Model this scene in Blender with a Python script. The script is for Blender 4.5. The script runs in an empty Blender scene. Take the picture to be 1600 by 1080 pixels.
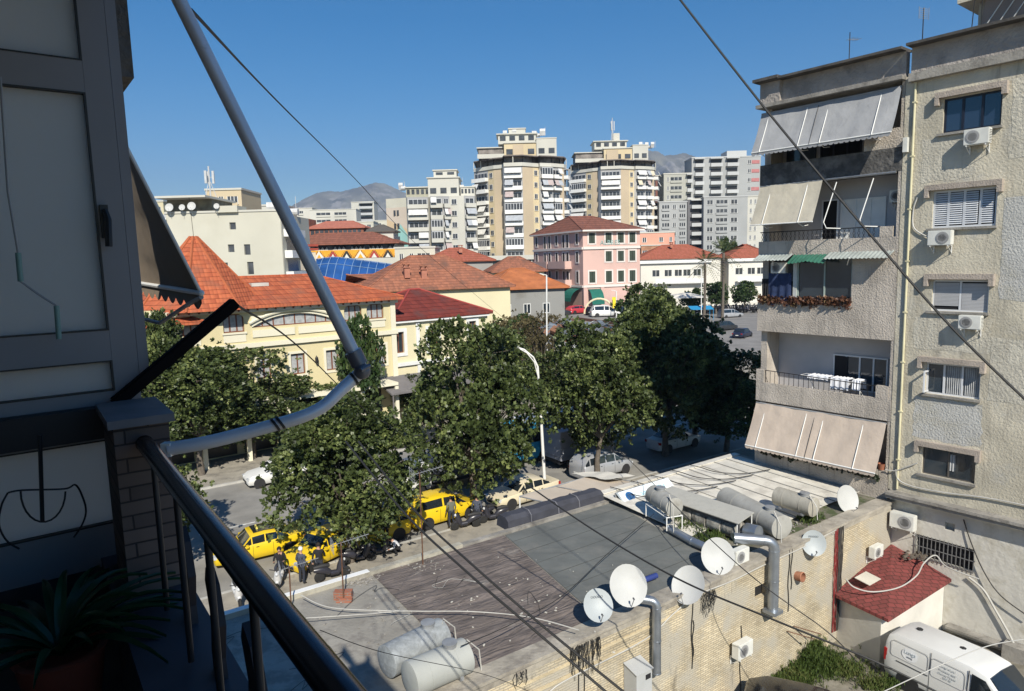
import bpy, bmesh, math, random
import numpy as np
from mathutils import Vector, Matrix
R=math.radians; PI=math.pi
SC=bpy.context.scene; COL=SC.collection
rnd=random.Random(7)
# ---------------- camera, world, sun, exposure ----------------
H=14.5; PITCH=7.2; ROLL=1.5; F=1067.
_f=Vector((0,math.cos(R(PITCH)),-math.sin(R(PITCH))))
_r0=Vector((1,0,0)); _u0=Vector((0,math.sin(R(PITCH)),math.cos(R(PITCH))))
_r=_r0*math.cos(R(ROLL))-_u0*math.sin(R(ROLL)); _u=_u0*math.cos(R(ROLL))+_r0*math.sin(R(ROLL))
cam=bpy.data.objects.new('camera',bpy.data.cameras.new('camera')); COL.objects.link(cam); SC.camera=cam
m=Matrix((( _r.x,_u.x,-_f.x,0),(_r.y,_u.y,-_f.y,0),(_r.z,_u.z,-_f.z,H),(0,0,0,1))); cam.matrix_world=m
cam.data.sensor_width=36; cam.data.lens=24.0; cam.data.clip_start=.05; cam.data.clip_end=20000
SUN=Vector((-.18,.98,0)).normalized(); EL=39.
Ld=Vector((SUN.x*math.cos(R(EL)),SUN.y*math.cos(R(EL)),-math.sin(R(EL))))
sl=bpy.data.lights.new('sun','SUN'); sl.energy=5.0; sl.angle=R(.5); sl.color=(1,.94,.82)
so=bpy.data.objects.new('sun',sl); COL.objects.link(so); so.rotation_euler=Ld.to_track_quat('-Z','Y').to_euler(); so.location=(0,-50,80)
w=bpy.data.worlds.new('World'); SC.world=w; w.use_nodes=True
nt=w.node_tree; bg=nt.nodes['Background']; sk=nt.nodes.new('ShaderNodeTexSky'); sk.sky_type='NISHITA'; sk.sun_disc=False
sk.sun_elevation=R(EL); sk.sun_rotation=math.atan2(-SUN.x,-SUN.y); sk.air_density=1.0; sk.dust_density=.3; sk.ozone_density=2.5
hs=nt.nodes.new('ShaderNodeHueSaturation'); hs.inputs['Saturation'].default_value=1.55; nt.links.new(sk.outputs[0],hs.inputs['Color']); nt.links.new(hs.outputs[0],bg.inputs[0]); bg.inputs[1].default_value=.082
SC.view_settings.view_transform='Standard'; SC.view_settings.look='None'; SC.view_settings.gamma=1; SC.view_settings.exposure=.32
SC.cycles.max_bounces=6; SC.cycles.diffuse_bounces=3; SC.cycles.glossy_bounces=3; SC.cycles.transmission_bounces=4; SC.cycles.transparent_max_bounces=6
SC.cycles.volume_bounces=0; SC.cycles.use_denoising=True
# ---------------- pixel -> world helpers (photo pixels, 1600x1080) ----------------
def ray(x,y): return _f+_r*((x-800)/F)-_u*((y-540)/F)
def g(x,y,z=0.):
    d=ray(x,y); t=(z-H)/d.z; return Vector((d.x*t,d.y*t,z))
def at(x,y,Y):
    d=ray(x,y); t=Y/d.y; return Vector((d.x*t,Y,H+d.z*t))
def onp(x,y,A,ang,off=0.):
    t=Vector((math.cos(R(ang)),math.sin(R(ang)),0)); n=Vector((-t.y,t.x,0)); a=Vector((A[0],A[1],0))+n*off
    d=ray(x,y); k=a.dot(n)/d.dot(n); p=Vector((0,0,H))+d*k
    return (p-a).dot(t),p.z,p
# ---------------- materials ----------------
MC={}
def M(name,col,rough=.8,var=.12,sc=1.5,bump=0.,bsc=12.,metal=0.,spec=.4,dirt=None,streak=None,emit=None,det=3.,alpha=None,coord='pos',trans=0.,bvs=None,vrot=0.,vdis=.9):
    if name in MC: return MC[name]
    mt=bpy.data.materials.new(name); mt.use_nodes=True; n=mt.node_tree.nodes; l=mt.node_tree.links
    b=n['Principled BSDF']; b.inputs['Roughness'].default_value=rough; b.inputs['Metallic'].default_value=metal
    b.inputs['Specular IOR Level'].default_value=spec
    if trans: b.inputs['Transmission Weight'].default_value=trans
    if coord=='pos': g_=n.new('ShaderNodeNewGeometry'); co=g_.outputs['Position']
    else: g_=n.new('ShaderNodeTexCoord'); co=g_.outputs['Object']
    c=(*col,1)
    no=n.new('ShaderNodeTexNoise'); no.inputs['Scale'].default_value=sc; no.inputs['Detail'].default_value=det; l.new(co,no.inputs['Vector'])
    rp=n.new('ShaderNodeValToRGB'); rp.color_ramp.elements[0].position=.3; rp.color_ramp.elements[1].position=.7
    rp.color_ramp.elements[0].color=(*[x*(1-var) for x in col],1); rp.color_ramp.elements[1].color=(*[min(1,x*(1+var)) for x in col],1)
    l.new(no.outputs['Fac'],rp.inputs[0]); out=rp.outputs[0]
    def mix(out,c2,scale,lo,hi,vs=None,amt=1.):
        n2=n.new('ShaderNodeTexNoise'); n2.inputs['Scale'].default_value=scale; n2.inputs['Detail'].default_value=5; n2.inputs['Roughness'].default_value=.65
        if vs:
            n2.inputs['Distortion'].default_value=vdis
            mp=n.new('ShaderNodeMapping'); mp.inputs['Scale'].default_value=vs; mp.inputs['Rotation'].default_value=(0,0,vrot); l.new(co,mp.inputs[0]); l.new(mp.outputs[0],n2.inputs['Vector'])
        else: l.new(co,n2.inputs['Vector'])
        r2=n.new('ShaderNodeValToRGB'); r2.color_ramp.elements[0].position=lo; r2.color_ramp.elements[1].position=hi
        r2.color_ramp.elements[0].color=(0,0,0,1); r2.color_ramp.elements[1].color=(amt,amt,amt,1)
        l.new(n2.outputs['Fac'],r2.inputs[0]); mx=n.new('ShaderNodeMix'); mx.data_type='RGBA'
        l.new(r2.outputs[0],mx.inputs[0]); l.new(out,mx.inputs[6]); mx.inputs[7].default_value=(*c2,1); return mx.outputs[2]
    if dirt: out=mix(out,dirt[0],dirt[1],dirt[2],dirt[3],None,dirt[4] if len(dirt)>4 else .8)
    if streak: out=mix(out,streak[0],1.,streak[2],streak[3],streak[1],streak[4] if len(streak)>4 else .7)
    l.new(out,b.inputs['Base Color'])
    if bump:
        nb=n.new('ShaderNodeTexNoise'); nb.inputs['Scale'].default_value=bsc; nb.inputs['Detail'].default_value=4; 
        if bvs:
            nb.inputs['Distortion'].default_value=vdis; mq=n.new('ShaderNodeMapping'); mq.inputs['Scale'].default_value=bvs; mq.inputs['Rotation'].default_value=(0,0,vrot); l.new(co,mq.inputs[0]); l.new(mq.outputs[0],nb.inputs['Vector'])
        else: l.new(co,nb.inputs['Vector'])
        bp=n.new('ShaderNodeBump'); bp.inputs['Strength'].default_value=min(1,bump); bp.inputs['Distance'].default_value=.03*max(1,bump); l.new(nb.outputs['Fac'],bp.inputs['Height']); l.new(bp.outputs[0],b.inputs['Normal'])
    if emit: b.inputs['Emission Color'].default_value=(*emit[0],1); b.inputs['Emission Strength'].default_value=emit[1]
    MC[name]=mt; return mt
def Mbrick(name,c1,c2,mortar,bw,bh,msize=.012,var=.3,bump=.5,mode='wall',rough=.9,dirt=None,squash=1.,offset=.5,soot=None):
    """brick / tile pattern in the object's own coordinates; wall: (x+y,z); roof: (x,y)"""
    if name in MC: return MC[name]
    mt=bpy.data.materials.new(name); mt.use_nodes=True; n=mt.node_tree.nodes; l=mt.node_tree.links; b=n['Principled BSDF']; b.inputs['Roughness'].default_value=rough
    tc=n.new('ShaderNodeTexCoord'); sp=n.new('ShaderNodeSeparateXYZ'); l.new(tc.outputs['Object'],sp.inputs[0]); cb=n.new('ShaderNodeCombineXYZ')
    if mode=='wall':
        ad=n.new('ShaderNodeMath'); l.new(sp.outputs[0],ad.inputs[0]); l.new(sp.outputs[1],ad.inputs[1]); l.new(ad.outputs[0],cb.inputs[0]); l.new(sp.outputs[2],cb.inputs[1])
    else:
        l.new(sp.outputs[0],cb.inputs[0]); l.new(sp.outputs[1],cb.inputs[1])
    nz=n.new('ShaderNodeTexNoise'); nz.inputs['Scale'].default_value=2.; l.new(tc.outputs['Object'],nz.inputs['Vector'])
    ds=n.new('ShaderNodeVectorMath'); ds.operation='MULTIPLY_ADD'; l.new(nz.outputs['Color'],ds.inputs[0]); ds.inputs[1].default_value=(.04,.03,0); l.new(cb.outputs[0],ds.inputs[2])
    br=n.new('ShaderNodeTexBrick'); l.new(ds.outputs[0],br.inputs['Vector']); br.inputs['Scale'].default_value=1; br.inputs['Brick Width'].default_value=bw; br.inputs['Row Height'].default_value=bh
    br.inputs['Mortar Size'].default_value=msize; br.inputs['Mortar Smooth'].default_value=.3; br.inputs['Color1'].default_value=(*c1,1); br.inputs['Color2'].default_value=(*c2,1); br.inputs['Mortar'].default_value=(*mortar,1); br.offset=offset
    out=br.outputs['Color']
    ge=n.new('ShaderNodeNewGeometry'); n2=n.new('ShaderNodeTexNoise'); n2.inputs['Scale'].default_value=.9; n2.inputs['Detail'].default_value=5; l.new(ge.outputs['Position'],n2.inputs['Vector'])
    mr=n.new('ShaderNodeMapRange'); mr.inputs[1].default_value=.3; mr.inputs[2].default_value=.7; mr.inputs[3].default_value=1-var; mr.inputs[4].default_value=1+var*.6; l.new(n2.outputs['Fac'],mr.inputs[0])
    mu=n.new('ShaderNodeVectorMath'); mu.operation='SCALE'; l.new(out,mu.inputs[0]); l.new(mr.outputs[0],mu.inputs['Scale']); out=mu.outputs[0]
    if dirt:
        n3=n.new('ShaderNodeTexNoise'); n3.inputs['Scale'].default_value=dirt[1]; n3.inputs['Detail'].default_value=6; l.new(ge.outputs['Position'],n3.inputs['Vector'])
        r3=n.new('ShaderNodeValToRGB'); r3.color_ramp.elements[0].position=dirt[2]; r3.color_ramp.elements[1].position=dirt[3]; l.new(n3.outputs['Fac'],r3.inputs[0])
        mx=n.new('ShaderNodeMix'); mx.data_type='RGBA'; l.new(r3.outputs[0],mx.inputs[0]); l.new(out,mx.inputs[6]); mx.inputs[7].default_value=(*dirt[0],1); out=mx.outputs[2]
    if soot:
        mp=n.new('ShaderNodeMapping'); mp.inputs['Scale'].default_value=(1.6,1.6,.45); l.new(ge.outputs['Position'],mp.inputs[0])
        n4=n.new('ShaderNodeTexNoise'); n4.inputs['Scale'].default_value=1.; n4.inputs['Detail'].default_value=8; n4.inputs['Roughness'].default_value=.75; l.new(mp.outputs[0],n4.inputs['Vector'])
        r4=n.new('ShaderNodeValToRGB'); r4.color_ramp.elements[0].position=soot[1]; r4.color_ramp.elements[1].position=soot[2]; r4.color_ramp.elements[1].color=(.85,.85,.85,1); l.new(n4.outputs['Fac'],r4.inputs[0])
        m4=n.new('ShaderNodeMix'); m4.data_type='RGBA'; l.new(r4.outputs[0],m4.inputs[0]); l.new(out,m4.inputs[6]); m4.inputs[7].default_value=(*soot[0],1); out=m4.outputs[2]
    l.new(out,b.inputs['Base Color'])
    bp=n.new('ShaderNodeBump'); bp.inputs['Strength'].default_value=bump; bp.inputs['Distance'].default_value=.02
    iv=n.new('ShaderNodeMath'); iv.operation='SUBTRACT'; iv.inputs[0].default_value=1; l.new(br.outputs['Fac'],iv.inputs[1])
    l.new(iv.outputs[0],bp.inputs['Height']); l.new(bp.outputs[0],b.inputs['Normal'])
    MC[name]=mt; return mt
def Mtile(name,c1,c2,row=.35,colw=.25,slope_axis='z',bump=.8,dirt=None):
    """clay roof tiles: courses stepped down the slope plus barrel ribs; object coordinates"""
    if name in MC: return MC[name]
    mt=bpy.data.materials.new(name); mt.use_nodes=True; n=mt.node_tree.nodes; l=mt.node_tree.links; b=n['Principled BSDF']; b.inputs['Roughness'].default_value=.85; b.inputs['Specular IOR Level'].default_value=.15
    tc=n.new('ShaderNodeTexCoord'); sp=n.new('ShaderNodeSeparateXYZ'); l.new(tc.outputs['Object'],sp.inputs[0])
    def math_(op,a,bb=None):
        q=n.new('ShaderNodeMath'); q.operation=op
        for i,v in enumerate((a,bb)):
            if v is None: continue
            if isinstance(v,(int,float)): q.inputs[i].default_value=v
            else: l.new(v,q.inputs[i])
        return q.outputs[0]
    ge=n.new('ShaderNodeNewGeometry')
    # which horizontal axis runs along the eave: pick by normal (object space)
    vt=n.new('ShaderNodeVectorTransform'); vt.vector_type='NORMAL'; vt.convert_from='WORLD'; vt.convert_to='OBJECT'; l.new(ge.outputs['True Normal'],vt.inputs[0])
    sn=n.new('ShaderNodeSeparateXYZ'); l.new(vt.outputs[0],sn.inputs[0])
    ax=math_('GREATER_THAN',math_('ABSOLUTE',sn.outputs[0]),math_('ABSOLUTE',sn.outputs[1]))
    al=math_('ADD',math_('MULTIPLY',sp.outputs[1],ax),math_('MULTIPLY',sp.outputs[0],math_('SUBTRACT',1,ax)))
    rz=math_('FRACT',math_('DIVIDE',sp.outputs[2],row)); rc=math_('FRACT',math_('DIVIDE',al,colw))
    rib=math_('SINE',math_('MULTIPLY',rc,PI))
    hgt=math_('ADD',math_('MULTIPLY',rib,.6),math_('MULTIPLY',math_('SUBTRACT',1,rz),.6))
    cell=n.new('ShaderNodeTexWhiteNoise'); cell.noise_dimensions='2D'; cc=n.new('ShaderNodeCombineXYZ'); l.new(math_('FLOOR',math_('DIVIDE',sp.outputs[2],row)),cc.inputs[0]); l.new(math_('FLOOR',math_('DIVIDE',al,colw)),cc.inputs[1]); l.new(cc.outputs[0],cell.inputs['Vector'])
    mx=n.new('ShaderNodeMix'); mx.data_type='RGBA'; l.new(cell.outputs['Value'],mx.inputs[0]); mx.inputs[6].default_value=(*c1,1); mx.inputs[7].default_value=(*c2,1); out=mx.outputs[2]
    gap=math_('MULTIPLY',math_('GREATER_THAN',rz,.12),1.); gp=math_('ADD',.45,math_('MULTIPLY',gap,.55))
    sc=n.new('ShaderNodeVectorMath'); sc.operation='SCALE'; l.new(out,sc.inputs[0]); l.new(gp,sc.inputs['Scale']); out=sc.outputs[0]
    if dirt:
        n3=n.new('ShaderNodeTexNoise'); n3.inputs['Scale'].default_value=dirt[1]; n3.inputs['Detail'].default_value=6; l.new(ge.outputs['Position'],n3.inputs['Vector'])
        r3=n.new('ShaderNodeValToRGB'); r3.color_ramp.elements[0].position=dirt[2]; r3.color_ramp.elements[1].position=dirt[3]; l.new(n3.outputs['Fac'],r3.inputs[0])
        m2=n.new('ShaderNodeMix'); m2.data_type='RGBA'; l.new(r3.outputs[0],m2.inputs[0]); l.new(out,m2.inputs[6]); m2.inputs[7].default_value=(*dirt[0],1); out=m2.outputs[2]
    l.new(out,b.inputs['Base Color'])
    bp=n.new('ShaderNodeBump'); bp.inputs['Strength'].default_value=bump; bp.inputs['Distance'].default_value=.05; l.new(hgt,bp.inputs['Height']); l.new(bp.outputs[0],b.inputs['Normal'])
    MC[name]=mt; return mt
# ---------------- mesh builder ----------------
class MB:
    def __init__(s): s.v=[]; s.f=[]; s.m=[]; s.k=0
    def mi(s,k): s.k=k; return s
    def add(s,vs,fs,m=None):
        o=len(s.v); s.v+= [tuple(v) for v in vs]; s.f+=[[i+o for i in f] for f in fs]; s.m+=[s.k if m is None else m]*len(fs); return s
    def box(s,x0,x1,y0,y1,z0,z1,m=None):
        return s.add([(x0,y0,z0),(x1,y0,z0),(x1,y1,z0),(x0,y1,z0),(x0,y0,z1),(x1,y0,z1),(x1,y1,z1),(x0,y1,z1)],[(0,3,2,1),(4,5,6,7),(0,1,5,4),(1,2,6,5),(2,3,7,6),(3,0,4,7)],m)
    def obox(s,c,ax,ay,az,m=None):
        c=Vector(c);ax=Vector(ax);ay=Vector(ay);az=Vector(az)
        vs=[c-ax-ay-az,c+ax-ay-az,c+ax+ay-az,c-ax+ay-az,c-ax-ay+az,c+ax-ay+az,c+ax+ay+az,c-ax+ay+az]
        return s.add(vs,[(0,3,2,1),(4,5,6,7),(0,1,5,4),(1,2,6,5),(2,3,7,6),(3,0,4,7)],m)
    def poly(s,pts,m=None): return s.add(pts,[list(range(len(pts)))],m)
    def extr(s,pts,vec,m=None):
        n=len(pts); vec=Vector(vec); a=[Vector(p) for p in pts]; b=[p+vec for p in a]
        return s.add(a+b,[list(range(n))[::-1],list(range(n,2*n))]+[(i,(i+1)%n,n+(i+1)%n,n+i) for i in range(n)],m)
    def prism(s,pts,z0,z1,m=None): return s.extr([(p[0],p[1],z0) for p in pts],(0,0,z1-z0),m)
    def tube(s,pts,r,n=8,m=None,cap=True):
        pts=[Vector(p) for p in pts]; rs=r if isinstance(r,(list,tuple)) else [r]*len(pts)
        vs=[];fs=[]; pn=None
        for i,p in enumerate(pts):
            t=(pts[min(i+1,len(pts)-1)]-pts[max(i-1,0)]); 
            if t.length<1e-9: t=Vector((0,0,1))
            t.normalize()
            if pn is None: a=t.orthogonal().normalized()
            else:
                a=pn-t*pn.dot(t); a=a.normalized() if a.length>1e-6 else t.orthogonal().normalized()
            pn=a; b=t.cross(a)
            for k in range(n):
                q=2*PI*k/n; vs.append(p+(a*math.cos(q)+b*math.sin(q))*rs[i])
        for i in range(len(pts)-1):
            for k in range(n): fs.append((i*n+k,i*n+(k+1)%n,(i+1)*n+(k+1)%n,(i+1)*n+k))
        if cap: fs+=[list(range(n))[::-1],[(len(pts)-1)*n+k for k in range(n)]]
        return s.add(vs,fs,m)
    def lathe(s,prof,c,ax,n=20,m=None,sx=1.,sy=1.):
        """prof: (radius, height along ax)"""
        ax=Vector(ax).normalized(); c=Vector(c); a=ax.orthogonal().normalized(); b=ax.cross(a); vs=[];fs=[]
        for (r_,h) in prof:
            for k in range(n): q=2*PI*k/n; vs.append(c+ax*h+(a*math.cos(q)*sx+b*math.sin(q)*sy)*r_)
        for i in range(len(prof)-1):
            for k in range(n): fs.append((i*n+k,i*n+(k+1)%n,(i+1)*n+(k+1)%n,(i+1)*n+k))
        if prof[0][0]>1e-4: fs.append(list(range(n))[::-1])
        if prof[-1][0]>1e-4: fs.append([(len(prof)-1)*n+k for k in range(n)])
        return s.add(vs,fs,m)
    def ball(s,c,r,n=10,m=None,sz=1.): return s.lathe([(max(1e-5,r*math.sin(PI*i/n)),-r*sz*math.cos(PI*i/n)) for i in range(n+1)],c,(0,0,1),n*2,m)
    def build(s,name,mats,parent=None,smooth=False,auto=True,loc=None):
        me=bpy.data.meshes.new(name)
        vs=s.v; o=bpy.data.objects.new(name,me)
        if parent is None and auto and vs:
            xs=[v[0] for v in vs];ys=[v[1] for v in vs];zs=[v[2] for v in vs]; c=((min(xs)+max(xs))/2,(min(ys)+max(ys))/2,min(zs))
            vs=[(v[0]-c[0],v[1]-c[1],v[2]-c[2]) for v in vs]; o.location=c
        me.from_pydata(vs,[],s.f); 
        if not isinstance(mats,(list,tuple)): mats=[mats]
        for q in mats: me.materials.append(q)
        me.polygons.foreach_set('material_index',s.m)
        if smooth: me.polygons.foreach_set('use_smooth',[True]*len(s.f)); me.set_sharp_from_angle(angle=R(40 if smooth is True else smooth))
        me.update(); COL.objects.link(o)
        if parent: o.parent=parent
        if loc: o.location=loc
        return o
def wallgrid(mb,x0,x1,z0,z1,holes,y=0.,dep=.15,m=0,mr=None):
    """vertical wall in plane y, facing -y, with recessed rectangular holes (x0,x1,z0,z1)"""
    xs=sorted({x0,x1,*[min(max(h[0],x0),x1) for h in holes],*[min(max(h[1],x0),x1) for h in holes]}); zs=sorted({z0,z1,*[min(max(h[2],z0),z1) for h in holes],*[min(max(h[3],z0),z1) for h in holes]})
    for i in range(len(xs)-1):
        run=None
        for j in range(len(zs)-1):
            cx=(xs[i]+xs[i+1])/2; cz=(zs[j]+zs[j+1])/2
            inh=any(h[0]<cx<h[1] and h[2]<cz<h[3] for h in holes)
            if not inh: mb.add([(xs[i],y,zs[j]),(xs[i+1],y,zs[j]),(xs[i+1],y,zs[j+1]),(xs[i],y,zs[j+1])],[(0,1,2,3)],m)
    for h in holes:
        a,b,c,d=h[:4]; q=y+dep; mm=m if mr is None else mr
        mb.add([(a,y,c),(b,y,c),(b,q,c),(a,q,c)],[(0,1,2,3)],mm); mb.add([(a,y,d),(a,q,d),(b,q,d),(b,y,d)],[(0,1,2,3)],mm)
        mb.add([(a,y,c),(a,q,c),(a,q,d),(a,y,d)],[(0,1,2,3)],mm); mb.add([(b,y,c),(b,y,d),(b,q,d),(b,q,c)],[(0,1,2,3)],mm)
        mb.add([(a,q,c),(b,q,c),(b,q,d),(a,q,d)],[(0,1,2,3)],mm)
def thing(name,label,cat,loc=(0,0,0),rz=0.,group=None):
    o=bpy.data.objects.new(name,None); COL.objects.link(o); o.location=loc; o.rotation_euler=(0,0,R(rz)); o.empty_display_size=.3
    return tag(o,label,cat,group)
def tag(o,label=None,cat=None,group=None,kind=None):
    if label: o['label']=label
    if cat: o['category']=cat
    if group: o['group']=group
    if kind: o['kind']=kind
    return o
def struct(mb,name,mat,smooth=False): return tag(mb.build(name,mat,None,smooth),kind='structure')
KIDS={}
def children(o): return [c for c in COL.objects if c.parent==o]
def dup(o,parent=None,loc=None,rz=None,label=None,group=None):
    src=[q for q in COL.objects if q.parent is not None]
    def rec(x,par):
        c=x.copy(); COL.objects.link(c); c.parent=par
        for ch in src:
            if ch.parent==x: rec(ch,c)
        return c
    c=rec(o,parent)
    if loc is not None: c.location=loc
    if rz is not None: c.rotation_euler=(0,0,R(rz))
    if label: c['label']=label
    if group: c['group']=group
    return c
def text(s,size,mat,parent=None,loc=(0,0,0),rot=(PI/2,0,0),name='lettering',ext=.004,sx=1.):
    cu=bpy.data.curves.new('t','FONT'); cu.body=s; cu.size=size; cu.extrude=ext; cu.align_x='CENTER'; cu.align_y='CENTER'
    t=bpy.data.objects.new('t',cu); COL.objects.link(t); dg=bpy.context.evaluated_depsgraph_get(); dg.update()
    me=bpy.data.meshes.new_from_object(t.evaluated_get(dg)); bpy.data.objects.remove(t); me.name=name
    o=bpy.data.objects.new(name,me); COL.objects.link(o); me.materials.clear(); me.materials.append(mat); o.location=loc; o.rotation_euler=rot; o.scale=(sx,1,1)
    if parent: o.parent=parent
    return o
# shared materials
glass=M('window_glass',(.03,.04,.05),.08,.3,.6,spec=.8)
glassb=M('blue_glass',(.02,.035,.07),.05,.2,.4,spec=1.)
white=M('white_paint',(.72,.72,.70),.5,.06,2.)
pvc=M('white_frame',(.62,.63,.65),.45,.05,2.)
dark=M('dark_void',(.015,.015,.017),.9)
black=M('black_iron',(.02,.02,.022),.45)
galv=M('galvanised_metal',(.34,.35,.36),.42,.18,3.,metal=.7,bump=.15,bsc=4.)
steel=M('grey_steel',(.3,.31,.32),.5,.15,4.,metal=.3)
rust=M('rusty_iron',(.12,.06,.035),.8,.4,6.)
cable_b=M('cable_black',(.02,.02,.02),.6)
cable_w=M('cable_white',(.45,.44,.41),.6)
concrete=M('concrete',(.26,.245,.22),.9,.25,1.2,bump=.5,bsc=14,dirt=((.12,.11,.1),2.5,.5,.68,.7))
HAZE=0.0001
# ======================= ground, street, hills =======================
UA=34.5
U=Vector((math.cos(R(UA)),math.sin(R(UA)),0)); V=Vector((-U.y,U.x,0))
def uv(u,v,z=0.): return U*u+V*v+Vector((0,0,z))
court=M('courtyard_soil',(.24,.22,.18),.95,.3,.8,bump=.8,bsc=9,dirt=((.12,.11,.08),1.6,.45,.6,.7))
mb=MB(); mb.poly([(-9000,-300,-.5),(9000,-300,-.5),(9000,9500,-.5),(-9000,9500,-.5)]); struct(mb,'ground',court)
asph=M('asphalt',(.25,.24,.22),.9,.2,.5,bump=.4,bsc=40,dirt=((.16,.155,.145),.35,.5,.7,.6))
pave=M('pavement_slabs',(.31,.285,.24),.9,.2,.8,bump=.3,bsc=20,dirt=((.14,.13,.12),1.3,.5,.65,.6))
paved=M('town_paving',(.25,.24,.22),.9,.25,.05,dirt=((.15,.14,.12),.1,.45,.6,.8))
mb=MB(); mb.prism([uv(-500,13.62),uv(-500,4000),uv(6000,4000),uv(6000,13.62)],-.4,-.13); struct(mb,'town_ground',paved)
mb=MB(); mb.poly([uv(-200,31.4,-.125),uv(420,31.4,-.125),uv(420,47.8,-.125),uv(-200,47.8,-.125)]); struct(mb,'road',asph)
mb=MB(); mb.prism([uv(-200,21.4),uv(420,21.4),uv(420,31.3),uv(-200,31.3)],-.13,0.); struct(mb,'pavement_near',pave)
mb=MB(); mb.prism([uv(-200,47.9),uv(95,47.9),uv(95,54.6),uv(-200,54.6)],-.13,0.); struct(mb,'pavement_far',pave)
kerb=M('kerb_stone',(.42,.41,.38),.85,.12,2.)
mb=MB(); mb.prism([uv(-200,31.31),uv(420,31.31),uv(420,31.5),uv(-200,31.5)],-.12,.015); struct(mb,'kerb_near',kerb)
mb=MB(); mb.prism([uv(-200,47.7),uv(95,47.7),uv(95,47.89),uv(-200,47.89)],-.12,.015); struct(mb,'kerb_far',kerb)
mb=MB()
for i in range(60): mb.poly([uv(-60+i*6,39.6,-.121),uv(-57+i*6,39.6,-.121),uv(-57+i*6,39.75,-.121),uv(-60+i*6,39.75,-.121)])
struct(mb,'road_markings',M('road_paint',(.55,.55,.52),.8,.3,3.))
# side street that comes toward us on the right, sunlit
mb=MB(); a=[g(1090,535),g(1182,560),g(1215,475),g(1120,468)]; mb.poly([(p.x,p.y,-.117) for p in a]); struct(mb,'side_road',M('pale_asphalt',(.22,.21,.2),.9,.15,.3))
dk=[at(838,400,110),at(1012,400,110),at(1012,400,128),at(838,400,128)]
mb=MB(); mb.prism([(p.x,p.y) for p in dk],-.1,4.6); struct(mb,'car_park_deck',M('deck_asphalt',(.22,.21,.2),.9,.15,.3))
# hills
def hills(name,prof,Y0,dep,mat,seed):
    rr=np.random.RandomState(seed); N=220; K=26
    xs=np.linspace(prof[0][0],prof[-1][0],N); hs=np.interp(xs,[p[0] for p in prof],[p[1] for p in prof])
    base=[at(x,y,Y0) for x,y in zip(xs,hs)]; vs=[]
    def fn(u,v):
        s=0
        for o,(fu,fv,a,b) in enumerate(P): s+=math.sin(u*fu+v*fv+a)*b
        return s
    P=[(rr.uniform(-1,1)*2**o*2.2,rr.uniform(-1,1)*2**o*2.2,rr.uniform(0,6),1/2**o) for o in range(1,7)]
    for j in range(K):
        q=j/(K-1)*2-1
        for i,p in enumerate(base):
            top=max(10,p.z); k=max(0,1-abs(q)**1.15)
            z=top*k+ (1-k)*k*4*top*.10*fn(i/11.,q*5)+(top*.008*fn(i/3.5,q*9) if 0<k<1 else 0) -(0 if k>0 else 12); d=Y0+q*dep
            vs.append((p.x*(d/Y0 if False else 1)+0*fn(i/9.,q),d,z if k<1 else top))
    fs=[(j*N+i,j*N+i+1,(j+1)*N+i+1,(j+1)*N+i) for j in range(K-1) for i in range(N-1)]
    mb=MB(); mb.add(vs,fs); return struct(mb,name,mat,smooth=60)
hm=M('mountain_rock',(.16,.15,.11),.95,.4,.004,det=8,bump=1.,bsc=.02,dirt=((.30,.28,.25),.006,.5,.62,.8))
hills('mountain_left',[(380,345),(440,330),(462,320),(480,308),(497,300),(515,296),(535,297),(552,292),(570,288),(588,283),(603,285),(618,292),(640,302),(680,322),(760,338),(860,345)],6000,1500,hm,3)
hills('mountain_right',[(840,330),(940,270),(985,246),(1010,234),(1022,234),(1036,240),(1050,240),(1066,238),(1080,242),(1094,248),(1130,262),(1200,285),(1300,320)],5200,1600,hm,5)
hills('mountain_far',[(-300,372),(100,360),(400,345),(520,350),(700,352),(900,340),(1300,345),(1900,350)],7200,1500,hm,9)

# ======================= right apartment block =======================
A0=(15.5,27.04); RBA=-52.
stucco=M('rough_stucco',(.49,.45,.36),.92,.18,.7,bump=.85,bsc=13.,dirt=((.40,.40,.385),.45,.53,.66,.55),streak=((.2,.18,.15),(2.6,2.6,.22),.54,.76,.65))
stuccod=M('grey_stucco',(.34,.31,.285),.92,.2,1.,bump=2.,bsc=8.,dirt=((.14,.13,.125),1.1,.5,.7,.6))
stuccog=M('balcony_render',(.43,.385,.335),.92,.18,1.1,bump=1.3,bsc=16.,streak=((.16,.15,.14),(3,3,.3),.52,.75,.7))
whitep=M('old_white_plaster',(.53,.51,.46),.9,.15,.6,bump=.7,bsc=5.,dirt=((.30,.27,.2),.6,.52,.68,.7),streak=((.25,.23,.2),(1.5,1.5,.3),.58,.75,.5))
hoodm=M('hood_concrete',(.36,.31,.265),.9,.15,2.,bump=.8,bsc=20)
coping=M('dark_coping',(.075,.07,.065),.9,.3,2.,bump=.6,bsc=8)
RB=thing('apartment_block','beige stucco apartment block at the right, five rows of hooded windows above a ledge','apartment block',(A0[0],A0[1],0),RBA)
wins=[(1.15,3.0,18.72,19.95),(.95,3.03,15.25,16.62),(1.08,2.95,12.12,13.29),(1.0,2.85,8.88,10.1),(1.03,2.86,5.65,6.75)]
X1=9.5
mb=MB(); wallgrid(mb,-.2,X1,4.7,21.0,wins,0,.16,0); mb.box(-.2,X1,.35,12,4.7,21.0,0)
mb.box(-.2,X1,.0,.35,21.0,21.02,0)
mb.build('wall',[stucco],RB)
mb=MB(); mb.box(-.02,X1,-.26,.35,20.78,21.08,0); mb.box(-.02,X1,-.04,.3,21.083,22.05,1); mb.box(-.05,X1+.02,-.52,.42,22.053,22.15,2)
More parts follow.
